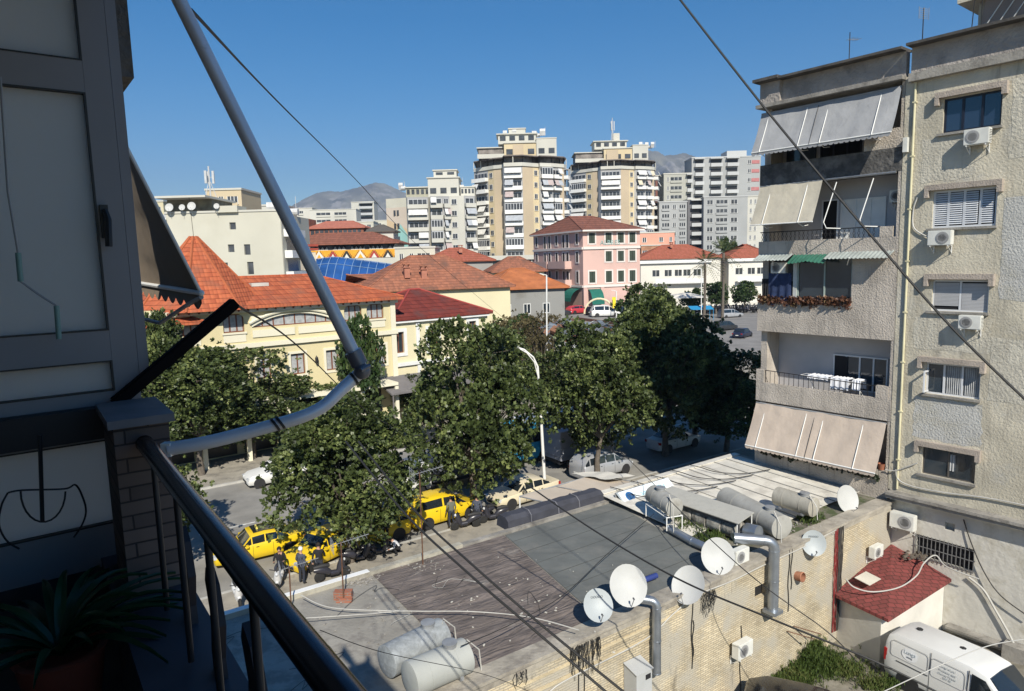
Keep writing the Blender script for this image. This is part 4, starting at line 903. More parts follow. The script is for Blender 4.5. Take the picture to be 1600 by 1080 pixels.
mb=MB(); c=g(1356,904,2.1); mb.obox(c,(.32,.2,.02),(-.16,.24,.04),(0,0,.012)); tag(mb.build('loose_board',[M('pale_board',(.55,.52,.45),.8)]),'pale rectangular board lying on the red shingle roof','board')
conduit([g(1322,905,2.2),g(1335,918,2.05),g(1365,925,1.95),(g(1405,918,1.9)),g(1432,900,2.1),g(1444,880,2.4),g(1462,868,2.55),g(1480,886,2.3),g(1530,905,2.2)],.025,cable_w,'white hose lying in a loop across the red shingle roof')
conduit([rbp(2.9,-.1,2.0),rbp(3.4,-.12,1.7),rbp(3.8,-.12,1.1),rbp(4.3,-.12,.3),rbp(4.6,-.12,-.3)],.04,cable_w,'pale pipe running down the white courtyard wall behind the van')
conduit([rbp(2.6,-.06,4.2),rbp(2.9,-.1,3.4),rbp(3.4,-.15,2.4),rbp(4.0,-.2,1.7),rbp(5,-.2,1.2)],.022,cable_b,'black cable sagging down the white courtyard wall')
mb=MB(); mb.box(.0,1.9,-.42,-.02,.0,.09); mb.box(1.9,6,-.5,-.02,-.45,.25); mb.build('stone_bench',[concrete],None,auto=False); o_=[q for q in COL.objects if q.name=='stone_bench'][0]; o_.location=rbp(2.3,0,-.2); o_.rotation_euler=(0,0,R(RBA)); tag(o_,'low stone step along the white courtyard wall behind the van','stone step')
# debris above shed against the wall
bits('debris','',rbp(1.2,-.25,2.32),60,.5,.3,.02,.09,M('debris_brown',(.12,.1,.08),.95,.4,6.),9)
# grass patch and weeds by the wall
grassm=Mleaf('grass_blades',(.04,.07,.015),(.08,.12,.03),(.16,.17,.06),rough=.6,spec=.3)
rr=np.random.RandomState(11)
def patch(name,px,n,size,z=-.5,sd=1,mat=grassm,nl=5,hgt=.25):
    P=[];N=[]
    r2=np.random.RandomState(sd)
    for k in range(n):
        a=px[r2.randint(len(px))]; p=g(a[0]+r2.normal()*a[2],a[1]+r2.normal()*a[3],z); P.append((p.x,p.y,z+abs(r2.normal())*hgt*.3)); N.append((0,0,1))
    o=leafmesh(name,np.array(P),np.array(N),size,mat,sd,None,.45,nl,up=.9,aspect=.12); return tag(o,kind='stuff')
patch('grass',[(1265,1045,20,10),(1245,1062,18,8),(1290,1035,14,7),(1320,1052,20,7),(1228,1072,12,5),(1375,1074,14,4)],3000,.13,hgt=.35,nl=6)
patch('grass',[(1264,1038,9,6),(1278,1030,7,5)],900,.14,sd=5,hgt=.9)
patch('roof_weeds',[(1075,825,14,6),(1265,815,8,3),(1110,845,12,5),(1060,812,6,4)],420,.16,z=4.22,sd=6)
# ======================= vehicles =======================
def paint(name,col,rough=.3,metal=.0): return M(name,col,rough,.04,1.,metal=metal,spec=.6)
tyre=M('tyre_rubber',(.02,.02,.02),.85); rim=M('wheel_rim',(.35,.35,.36),.4,metal=.6); trim=M('black_trim',(.025,.025,.027),.6); lampw=M('headlight_glass',(.5,.52,.54),.15); lampr=M('tail_light',(.35,.02,.02),.2); carglass=M('car_glass',(.015,.02,.025),.06,.2,1.,spec=.9)
def car(label,loc,rz,col,kind='sedan',L=4.5,W=1.78,Hh=1.45,group=None,cat='car',name='parked_car',taxi=False,doors=False,roofmat=None,glassroof=False):
    t=thing(name,label,cat,loc,rz,group); hl=L/2; zb=.22
    if kind=='sedan': S=[(-hl,.45,.78,.78,.6),(-hl+.08,.25,.98,.98,.8),(-hl+.75,.22,1.0,1.02,.97),(-hl+1.45,.22,.96,Hh-.04,1),(-.2,.22,.94,Hh,1),(.45,.22,.93,Hh-.05,1),(hl-1.35,.22,.92,.97,1),(hl-.5,.24,.84,.86,.96),(hl-.1,.26,.7,.72,.85),(hl,.4,.6,.6,.62)]; cab=(2,6)
    elif kind=='hatch': S=[(-hl,.45,.85,.85,.75),(-hl+.06,.25,1.0,1.0,.88),(-hl+.15,.22,1.02,1.15,.95),(-hl+.7,.22,1.0,Hh-.03,1),(-.3,.22,.98,Hh,1),(.35,.22,.96,Hh-.05,1),(hl-1.15,.22,.95,1.02,1),(hl-.4,.24,.86,.88,.96),(hl-.08,.26,.7,.72,.85),(hl,.4,.6,.6,.66)]; cab=(2,6)
    elif kind=='mpv': S=[(-hl,.45,.95,.95,.8),(-hl+.05,.25,1.08,1.08,.93),(-hl+.12,.22,1.1,1.3,.97),(-hl+.5,.22,1.08,Hh-.03,1),(-.3,.22,1.05,Hh,1),(.5,.22,1.02,Hh-.08,1),(hl-.95,.22,1.0,1.08,1),(hl-.3,.24,.88,.9,.95),(hl-.06,.26,.72,.74,.85),(hl,.4,.62,.62,.7)]; cab=(2,6)
    n=len(S); mb=MB(); vs=[];fs=[];ms=[]
    hw=W/2; tum=.8
    rings=[]
    for (x,z0,zs,zt,k) in S:
        w_=hw*k; up=zt-zs; f=1-(1-tum)*min(1,up/.45) if up>.03 else .93
        ring=[(x,0,z0),(x,w_*.88,z0),(x,w_*.98,z0+.14),(x,w_,z0+.3 if z0+.3<zs-.1 else (z0+zs)/2),(x,w_*.985,zs-.04),(x,w_*.95,zs),(x,w_*f+.0,zt-.05 if up>.1 else zs+.002),(x,w_*f*.86,zt-.005 if up>.1 else zs+.012),(x,0,zt+.015)]
        rings.append(ring+[(a,-b,c) for a,b,c in ring[-2:0:-1]])
    m_=len(rings[0])
    for r_ in rings: vs+=r_
    for i in range(n-1):
        for k in range(m_): fs.append((i*m_+k,(i+1)*m_+k,(i+1)*m_+(k+1)%m_,i*m_+(k+1)%m_))
    fs+=[tuple(range(m_)),tuple((n-1)*m_+k for k in range(m_))[::-1]]
    mb.add(vs,fs); body=mb.build('body',[col],t,smooth=38)
    # glass
    def quadup(mb,a,b,c,d,e=.012):
        a,b,c,d=map(Vector,(a,b,c,d)); nn=(b-a).cross(d-a); nn.normalize(); mb.add([p+nn*e for p in (a,b,c,d)],[(0,1,2,3)])
    lo,hi=cab
    for sgn in (1,-1):
        mb=MB()
        k0,k1=5,6
        def pt(i,k,s_=sgn): a=rings[i][k]; return Vector((a[0],a[1]*s_,a[2]))
        for i in range(lo,hi):
            A,B,C_,D_=pt(i,k0),pt(i+1,k0),pt(i+1,k1),pt(i,k1)
            ins=.06; A2=A.lerp(B,.05).lerp(D_.lerp(C_,.05),.12);B2=A.lerp(B,.95).lerp(D_.lerp(C_,.95),.12);C2=A.lerp(B,.95).lerp(D_.lerp(C_,.95),.9);D2=A.lerp(B,.05).lerp(D_.lerp(C_,.05),.9)
            q=(A2,B2,C2,D2) if sgn>0 else (D2,C2,B2,A2)
            # outward normal check
            a_,b_,c_,d_=q; nn=(b_-a_).cross(d_-a_); 
            if nn.y*sgn<0: q=(q[3],q[2],q[1],q[0])
            quadup(mb,*q)
        mb.build('side_window',[carglass],t)
    for (i,j,nm) in ((hi,hi-1,'windscreen'),(lo,lo+1,'rear_window')):
        a=rings[i];b=rings[j]; q=[Vector((a[5][0],a[5][1]*.9,a[5][2]+.01)),Vector((a[5][0],-a[5][1]*.9,a[5][2]+.01)),Vector((b[6][0],-b[6][1]*.9,b[6][2]+.02)),Vector((b[6][0],b[6][1]*.9,b[6][2]+.02))]
        q=[q[0].lerp(q[3],.08),q[1].lerp(q[2],.08),q[1].lerp(q[2],.93),q[0].lerp(q[3],.93)]
        mid=[Vector((p.x,0,p.z)) for p in (q[0],q[3])]; mb=MB()
        nn=(q[1]-q[0]).cross(q[3]-q[0])
        if nn.z<0: nn=-nn
        nn.normalize(); top0=Vector((a[8][0],0,a[8][2]));top1=Vector((b[8][0],0,b[8][2])); 
        pts=[p+nn*.015 for p in q]; c0=(pts[0]+pts[1])/2+nn*.03; c1=(pts[2]+pts[3])/2+nn*.03
        mb.add([pts[0],c0,c1,pts[3],pts[1],pts[2]],[(0,1,2,3),(1,4,5,2)]); mb.build(nm,[carglass],t,smooth=60)
    for x in (-hl*.62,hl*.64):
        for sgn in (1,-1):
            y=sgn*(hw-.12); mb=MB(); mb.lathe([(.2,-.1),(.3,-.1),(.32,-.07),(.32,.07),(.3,.1),(.2,.1)],(x,y,.32-.0),(0,1,0),22,0); mb.lathe([(.001,-.06),(.2,-.08),(.2,.08),(.001,.06)],(x,y,.32),(0,1,0),16,1)
            for q in range(5): a=q*2*PI/5; mb.obox((x+math.cos(a)*.11,y+sgn*.085,.32+math.sin(a)*.11),(math.cos(a)*.07,0,math.sin(a)*.07),(-math.sin(a)*.02,0,math.cos(a)*.02),(0,.006,0),0)
            mb.build('wheel',[tyre,rim],t,smooth=40)
            mb=MB(); mb.lathe([(.001,0),(.37,0),(.37,.012),(.001,.012)],(x,sgn*(hw-.008),.34),(0,sgn,0),22,0); mb.build('wheel_arch',[trim],t)
    for sgn in (1,-1):
        mb=MB(); mb.obox((hl-.12,sgn*hw*.68,.66),(.1,0,-.01),(0,.16,0),(.02,0,.07)); mb.build('headlight',[lampw],t)
        mb=MB(); mb.obox((-hl+.09,sgn*hw*.74,.82),(.06,0,.0),(0,.13,0),(0,0,.09)); mb.build('tail_light',[lampr],t)
        mb=MB(); mb.obox((hi and rings[hi-1][5][0]+.25,sgn*(hw+.08),S[hi][2]+.06),(.06,0,0),(0,.08,0),(0,0,.06)); mb.build('mirror',[col],t)
    for sgn in (1,-1):
        for x in (-.55,.42):
            mb=MB(); mb.tube([(x,sgn*(hw*.975),.3),(x,sgn*(hw+.004),.55),(x,sgn*(hw*.985),S[3][2]-.05)],.009,4); mb.build('door_gap',[trim],t)
            mb=MB(); mb.obox((x-.22,sgn*(hw+.006),S[3][2]-.13),(.07,0,0),(0,.012,0),(0,0,.014)); mb.build('door_handle',[trim],t)
    mb=MB(); mb.box(hl-.06,hl+.012,-.45,.45,.38,.52); mb.build('grille',[trim],t)
    mb=MB(); mb.box(-hl-.012,-hl+.02,-.26,.26,.52,.63); mb.build('number_plate',[white],t)
    if glassroof: mb=MB(); mb.box(-.75,.3,-.5,.5,Hh-.03,Hh+.022); mb.build('glass_roof_panel',[carglass],t)
    if taxi:
        mb=MB(); mb.extr([(0,-.2,Hh+.01),(.1,-.2,Hh+.01),(.08,-.2,Hh+.14),(.02,-.2,Hh+.14)],(0,.4,0)); s_=mb.build('taxi_sign',[M('taxi_sign',(.75,.65,.15),.4)],t); text('TAXI',.1,black,s_,(.1,0,Hh+.075),(PI/2,0,PI/2),'lettering')
    if doors:
        for sgn in (-1,):
            mb=MB(); mb.extr([(.3,sgn*hw,.3),(.3,sgn*hw,.95),(.75,sgn*(hw+.0),.95),(1.15,sgn*hw,.9),(1.15,sgn*hw,.3)],(0,.02,0)); 
    return t
yel=paint('taxi_yellow',(.72,.50,.015),.35); silv=paint('silver_paint',(.42,.43,.45),.3,.3); wht=paint('white_car_paint',(.68,.68,.66),.3); blk=paint('black_car_paint',(.012,.012,.014),.18); drk=paint('dark_car_paint',(.03,.033,.038),.25); crm=paint('cream_car_paint',(.62,.55,.40),.35); navy=paint('navy_car_paint',(.02,.025,.05),.25)
GC='cars along the street'
def cg(px,py,z=-.12): return tuple(g(px,py,z))
car('yellow taxi with a dark windscreen and a roof sign, nearest the railing',cg(405,868),212,yel,'sedan',group=GC,taxi=True,glassroof=True)
car('yellow taxi in leaf shade, its front turned to the viewer behind the parked scooters',cg(508,872),236,yel,'sedan',group=GC,taxi=True)
car('yellow taxi half hidden under the tree, right of the one turned to the viewer',cg(578,846),214,yel,'hatch',L=4.2,group=GC)
car('bright yellow people carrier with an open look and its roof in full sun',cg(690,812),36,yel,'mpv',L=4.3,Hh=1.68,group=GC)
car('cream saloon with its doors ajar beside the beige street awning',cg(818,782),216,crm,'sedan',L=4.7,group=GC)
car('silver off-roader parked behind the tree trunk at the right',cg(940,742),34,silv,'mpv',L=4.4,Hh=1.7,group=GC)
car('white saloon in deep shade on the far lane',cg(1052,700),34,wht,'sedan',group=GC)
car('white hatchback with a black bumper driving at the left',cg(432,752),214,wht,'hatch',L=4.1,group=GC)
car('dark grey estate car across the road between two trees',cg(652,694),34,drk,'mpv',L=4.6,Hh=1.5,group=GC)
car('silver people carrier turning in the sunlit side road',cg(1141,496),20,silv,'mpv',L=6.0,W=2.1,Hh=2.0,group=GC)
car('black off-roader in the side road, left of the navy car',cg(1133,516),30,drk,'mpv',L=5.2,W=2.1,Hh=1.9,group=GC)
car('navy car in the side road nearest the wing',cg(1160,527),50,navy,'sedan',L=5,W=2.1,Hh=1.7,group=GC)
for (lb_,px,Yq,a_,m_,k_,hh_) in (('white van parked beyond the scrap roof',945,113.5,5,wht,'mpv',1.95),('red car parked in front of the pink building',903,121,30,paint('red_paint',(.45,.04,.05)),'hatch',1.5),('black car beside the cream arched frame',926,118.5,70,blk,'hatch',1.5),('grey car among bare shrubs left of the red car',870,118,15,drk,'sedan',1.45),('silver car at the left end of the car park by the garage wall',853,122,30,silv,'hatch',1.5),('dark car right of the white van on the car park',978,116,15,navy,'hatch',1.5)):
    q_=at(px,400,Yq); car(lb_,(q_.x,Yq,4.6),a_,m_,k_,L=4.6 if k_!='mpv' else 5.0,W=1.8,Hh=hh_,group=GC)
# black car whose roof shows at the bottom
p=g(1285,1085,-.5); car('black car of which only the glossy roof shows at the bottom edge',tuple(g(1275,1090,.95))[:2]+(-.5,),-25,blk,'hatch',L=4.3,group=None)
# white delivery van in courtyard
def bigvan():
    t=thing('delivery_van','white panel van with an oval emblem on its side in the courtyard','van',(14.6,20.86,-.5),-60)
    S=[(-2.2,.35,.9,.62,.93),(-2.19,.3,1.0,1.5,.96),(-2.12,.25,1.05,1.7,.985),(-1.9,.22,1.1,1.82,1),(-.5,.22,1.1,1.87,1),(.5,.22,1.08,1.86,1),(.95,.22,1.06,1.78,1),(1.35,.22,1.03,1.42,1),(1.6,.22,1.0,1.1,.99),(2.05,.25,.86,.9,.95),(2.2,.35,.7,.72,.8)]
    W=1.8; hw=.9; rings=[]; vs=[];fs=[]
    for (x,z0,zs,zt,k) in S:
        w_=hw*k; up=max(0,zt-zs); f=1-.15*min(1,up/.75)
        ring=[(x,0,z0),(x,w_*.9,z0),(x,w_*.985,z0+.12),(x,w_,.62),(x,w_*.99,zs),(x,w_*(1+f)/2,zs+up*.45+.001),(x,w_*f,zs+up*.85+.002),(x,w_*f*.93,zt-.015),(x,w_*f*.75,zt+.01),(x,0,zt+.03)]
        rings.append(ring+[(a,-b,c) for a,b,c in ring[-2:0:-1]])
    m_=len(rings[0])
    for r_ in rings: vs+=r_
    for i in range(len(S)-1):
        for k in range(m_): fs.append((i*m_+k,(i+1)*m_+k,(i+1)*m_+(k+1)%m_,i*m_+(k+1)%m_))
    fs+=[tuple(range(m_)),tuple((len(S)-1)*m_+k for k in range(m_))[::-1]]
    mb=MB(); mb.add(vs,fs); mb.build('body',[wht],t,smooth=32)
    for sgn in (1,-1):
        # panel outlines (pressed lines), drawn as thin raised beads
        def side(x,z,e=.006):
            up=.78; f=1-.15; 
            if z<=1.08: y=hw*(1-.01*(z-.62)/.46)
            else: q=(z-1.08)/.75; y=hw*(.99-(.99-.86)*min(1,q)**1.4)
            return (x,sgn*(y+e),z)
        def loop(x0,x1,z0,z1,r_=.004,mat=None,nm='panel_line',rad=.1):
            P=[]
            for (cx,cz,a0) in ((x1-rad,z1-rad,0),(x0+rad,z1-rad,90),(x0+rad,z0+rad,180),(x1-rad,z0+rad,270)):
                for k in range(5): a=R(a0+k*22.5); P.append(side(cx+rad*math.cos(a),cz+rad*math.sin(a)))
            P.append(P[0]); mb=MB(); mb.tube(P,r_*1.8,5); return mb.build(nm,[mat or M('panel_shadow',(.3,.3,.3),.5)],t)
        loop(-1.95,-.72,1.08,1.62); loop(-.62,.42,1.02,1.62)
        mb=MB(); mb.tube([side(-1.75,.95),side(-.7,.95)],.014,6); mb.build('slide_rail',[trim],t)
        mb=MB(); mb.tube([side(-.66,1.75,.004),side(-.66,1.2,.004),side(-.66,.4,.004)],.008,5); mb.build('door_gap',[trim],t); mb=MB(); mb.tube([side(.5,1.75,.004),side(.5,1.2,.004),side(.52,.35,.004)],.012,5); mb.build('door_gap',[trim],t)
        mb=MB(); z0=1.1
        P=[side(.58,1.12,.012),side(1.42,1.06,.012),side(1.2,1.42,.012),side(.98,1.66,.012),side(.58,1.7,.012)]
        mb.poly(P if sgn<0 else P[::-1]); mb.build('side_window',[carglass],t)
        mb=MB(); mb.obox((.34,sgn*(hw+.02),.92),(.1,0,0),(0,.015,0),(0,0,.02)); mb.build('door_handle',[trim],t)
        mb=MB(); mb.obox((1.3,sgn*(hw+.14),1.12),(.06,0,0),(0,.11,0),(0,0,.11)); mb.build('mirror',[trim],t)
        mb=MB(); mb.obox((0,sgn*(hw-.004),.34),(1.05,0,0),(0,.012,0),(0,0,.05)); mb.build('sill_trim',[trim],t)
        for x in (-1.35,1.4):
            y=sgn*(hw-.12); mb=MB(); mb.lathe([(.2,-.1),(.3,-.1),(.325,-.07),(.325,.07),(.3,.105),(.2,.105)],(x,y,.325),(0,sgn,0),26,0); mb.lathe([(.001,.07),(.07,.075),(.09,.095),(.15,.09),(.17,.07),(.2,.095),(.205,.1)],(x,y,.325),(0,sgn,0),22,1); mb.build('wheel',[tyre,rim],t,smooth=40)
            mb=MB(); mb.lathe([(.001,0),(.385,0),(.385,.01),(.001,.01)],(x,sgn*(hw-.012),.35),(0,sgn,0),26,0); mb.build('wheel_arch',[trim],t)
        mb=MB(); mb.obox((-2.15,sgn*.84,1.0),(.05,0,0),(0,.04,0),(0,0,.22)); mb.build('tail_light',[lampr],t)
        mb=MB(); mb.obox((2.05,sgn*.62,.74),(.1,0,-.02),(0,.16,0),(.02,0,.08)); mb.build('headlight',[lampw],t)
    # near side decal (side -y faces the viewer)
    em=M('emblem_grey',(.38,.42,.45),.5); tx=M('decal_text',(.22,.24,.27),.6)
    def sp(x,z,e=.009):
        q=(z-1.08)/.75; y=hw*(.99-(.99-.86)*max(0,min(1,q))**1.4); return (x,-(y+e),z)
    mb=MB(); P=[sp(-1.32+.27*math.cos(a),1.34+.21*math.sin(a),.006) for a in [k*PI/16 for k in range(32)]]; mb.poly(P); mb.build('oval_emblem',[M('emblem_white',(.74,.75,.76),.4)],t)
    tilt=PI/2-.16
    text('Lunga',.17,em,t,sp(-1.32,1.40,.012),(tilt,0,0),'lettering')
    mb=MB(); mb.obox(sp(-1.34,1.25,.012),(.07,0,0),(0,.003,0),(0,0,.022)); mb.obox(sp(-1.25,1.24,.012),(.02,0,0),(0,.003,0),(0,0,.03)); mb.build('emblem_fish',[tx],t)
    for k,(s_,z) in enumerate((('. Lunga sh.p.k',1.5),('. Produkte deti',1.37),('. Durres Tirane',1.25),('. 069 20',1.14))): text(s_,.095,em,t,sp(-.12+.0*k,z,.01),(tilt,0,0),'lettering',ext=.002)
    mb=MB(); 
    a=[(1.05,-.68,1.76),(1.05,.68,1.76),(1.62,.78,1.12),(1.62,-.78,1.12)]; mb.add([*a,(1.07,0,1.82),(1.68,0,1.13)],[(0,3,5,4),(4,5,2,1)]); o=mb.build('windscreen',[carglass],t,smooth=60); o.location=(.02,0,.012)
    for x in (-1.55,-.15): mb=MB(); mb.lathe([(.11,0),(.1,.03),(.001,.035)],(x,.1,1.875),(0,0,1),6); mb.build('roof_vent',[trim],t)
    mb=MB(); mb.box(-2.26,-2.16,-.85,.85,.28,.5); mb.box(2.12,2.26,-.8,.8,.28,.52); mb.build('bumper',[trim],t)
bigvan()
# box lorry with white cab, bus, container truck
def lorry(label,loc,rz,cabm,boxm,L=7,H_=2.6,W=2.2,name='parked_lorry',cat='lorry',open_=False):
    t=thing(name,label,cat,loc,rz); mb=MB(); mb.box(-L/2,L/2-1.9,-W/2,W/2,.75,H_); b=mb.build('cargo_box',[boxm],t)
    mb=MB(); mb.extr([(L/2-1.8,-W/2+.05,.4),(L/2,-W/2+.05,.4),(L/2,-W/2+.05,1.15),(L/2-.35,-W/2+.05,2.05),(L/2-1.8,-W/2+.05,2.1)],(0,W-.1,0)); b2=mb.build('cab',[cabm],t)
    for q,bv in ((b,.03),(b2,.08)): bm=bmesh.new(); bm.from_mesh(q.data); bmesh.ops.bevel(bm,geom=bm.edges[:],offset=bv,segments=2,affect='EDGES'); bm.to_mesh(q.data); bm.free()
    mb=MB(); mb.obox((L/2-.165,0,1.6),(.16,0,-.38),(0,W/2-.2,0),(.012,0,.005)); mb.build('windscreen',[carglass],t)
    for s in (1,-1): mb=MB(); mb.box(L/2-1.5,L/2-.55,s*(W/2-.045)-.01,s*(W/2-.045)+.01,1.25,1.9); mb.build('side_window',[carglass],t)
    mb=MB(); mb.box(-L/2,L/2-1.9,-W/2-.012,W/2+.012,.95,1.02); mb.box(-L/2,L/2-1.9,-W/2-.012,W/2+.012,1.6,1.64); mb.build('side_strip',[steel],t)
    mb=MB(); mb.box(-L/2+.1,L/2-.3,-W/2+.3,W/2-.3,.45,.7); mb.build('chassis',[trim],t)
    for x in (-L/2+1.1,L/2-1.): 
        for s in (1,-1): mb=MB(); mb.lathe([(.15,-.13),(.42,-.13),(.45,-.08),(.45,.08),(.42,.13),(.15,.13)],(x,s*(W/2-.15),.45),(0,1,0),20,0); mb.lathe([(.001,-.1),(.2,-.12),(.2,.12),(.001,.1)],(x,s*(W/2-.15),.45),(0,1,0),14,1); mb.build('wheel',[tyre,rim],t,smooth=40)
    return t
lorry('flatbed lorry with a white cab and long grey body behind the yellow people carrier',cg(702,757),214,wht,M('lorry_grey',(.12,.125,.15),.5,.1,1.),L=7.2,H_=1.9)
lorry('grey box lorry standing in front of the blue bus',cg(905,722),34,M('cab_grey',(.3,.3,.33),.5),M('box_grey',(.30,.31,.35),.6,.08,1.),L=5.0,H_=2.8)
def bus():
    t=thing('city_bus','bright blue bus half hidden behind the grey box lorry','bus',cg(876,706),34); bm_=paint('bus_blue',(.04,.34,.58),.4); L=9;W=2.5
    mb=MB(); mb.box(-L/2,L/2,-W/2,W/2,.35,3.0); b=mb.build('body',[bm_],t); bm=bmesh.new(); bm.from_mesh(b.data); bmesh.ops.bevel(bm,geom=bm.edges[:],offset=.15,segments=3,affect='EDGES'); bm.to_mesh(b.data); bm.free()
    for s in (1,-1): mb=MB(); mb.box(-L/2+.3,L/2-.3,s*(W/2+.006)-.006,s*(W/2+.006)+.006,1.6,2.6); mb.build('side_window',[carglass],t)
    mb=MB(); mb.box(-L/2-.012,-L/2,-1.05,1.05,1.5,2.6); mb.build('rear_window',[carglass],t)
    mb=MB(); mb.box(L/2,L/2+.012,-1.1,1.1,1.2,2.6); mb.build('windscreen',[carglass],t)
    mb=MB(); mb.box(-L/2+.5,L/2-.5,-.8,.8,3.0,3.15); mb.build('roof_unit',[white],t)
    for x in (-L/2+2,L/2-2): 
        for s in (1,-1): mb=MB(); mb.lathe([(.001,-.14),(.47,-.14),(.47,.14),(.001,.14)],(x,s*(W/2-.12),.47),(0,1,0),20,0); mb.build('wheel',[tyre],t,smooth=40)
bus()
# scooters
def scooter(label,loc,rz,bodym,group='scooters on the pavement'):
    t=thing('parked_scooter',label,'scooter',loc,rz,group)
    for x in (-.6,.62): mb=MB(); mb.lathe([(.1,-.05),(.2,-.055),(.24,-.03),(.24,.03),(.2,.055),(.1,.05)],(x,0,.24),(0,1,0),18,0); mb.lathe([(.001,-.02),(.1,-.03),(.1,.03),(.001,.02)],(x,0,.24),(0,1,0),12,1); mb.build('wheel',[tyre,rim],t,smooth=40)
    mb=MB(); mb.tube([(-.85,0,.62),(-.6,0,.6),(-.3,0,.52),(-.1,0,.36)],[.1,.17,.18,.12],12); mb.tube([(-.1,0,.32),(.3,0,.3)],[.13,.12],10); mb.tube([(.3,0,.32),(.42,0,.6),(.46,0,.92)],[.13,.18,.1],12); mb.tube([(.62,0,.42),(.5,0,.5)],[.08,.1],8); mb.build('body',[bodym],t,smooth=60)
    mb=MB(); mb.tube([(-.85,0,.74),(-.5,0,.76),(-.12,0,.72)],[.07,.12,.08],12); mb.build('seat',[trim],t,smooth=60)
    mb=MB(); mb.tube([(.38,-.32,1.02),(.44,-.1,1.0),(.44,.1,1.0),(.38,.32,1.02)],.02,6); mb.tube([(.44,0,.98),(.62,0,.24)],.03,8); mb.build('handlebar',[trim],t)
    mb=MB(); mb.ball((.56,0,.84),.08,8); mb.build('headlight',[lampw],t)
    return t
sw_=paint('scooter_white',(.55,.55,.55)); sd=paint('scooter_dark',(.03,.03,.04))
sc0=scooter('dark scooter lying in leaf shade beside the kneeling person',cg(560,880,0),20,sd)
scl=[('white faced scooter in front of the seated rider in black',437,917,280,sw_),('pale scooter at the foot of the railing',372,942,300,sw_),('dark scooter behind the pale one at the railing',398,930,300,sd),('dark scooter under the tree left of the roof aerial',520,905,30,sd),('dark scooter between the tree trunk and the roof aerial',590,870,25,sd),('dark scooter behind the standing man in grey',728,826,200,sd),('dark scooter right of the man in grey',752,815,215,sd),('dark scooter nearest the street awning',772,815,200,sd)]
for (lb_,x,y,a,m_) in scl: scooter(lb_,cg(x,y,0),a,m_)
q0=scooter('',(at(1080,400,170).x,170,0),90,sd); q0['label']='scooter in the dense dark row outside the far cafe'; q0.scale=(1.7,1.7,1.7); q0['group']='dense row of parked scooters outside the far cafe'
rr=random.Random(8)
for k in range(34):
    x=1085+(k%17)*6.3+rr.uniform(-2,2); y=474+(k//17)*7-(x-1085)*.03+rr.uniform(-1,1)
    Yq=168+(k%2)*7+rr.uniform(-1,1); c=dup(q0,None,(at(x,400,Yq).x,Yq,0),rr.uniform(40,130)); c.scale=(1.7,1.7,1.7)
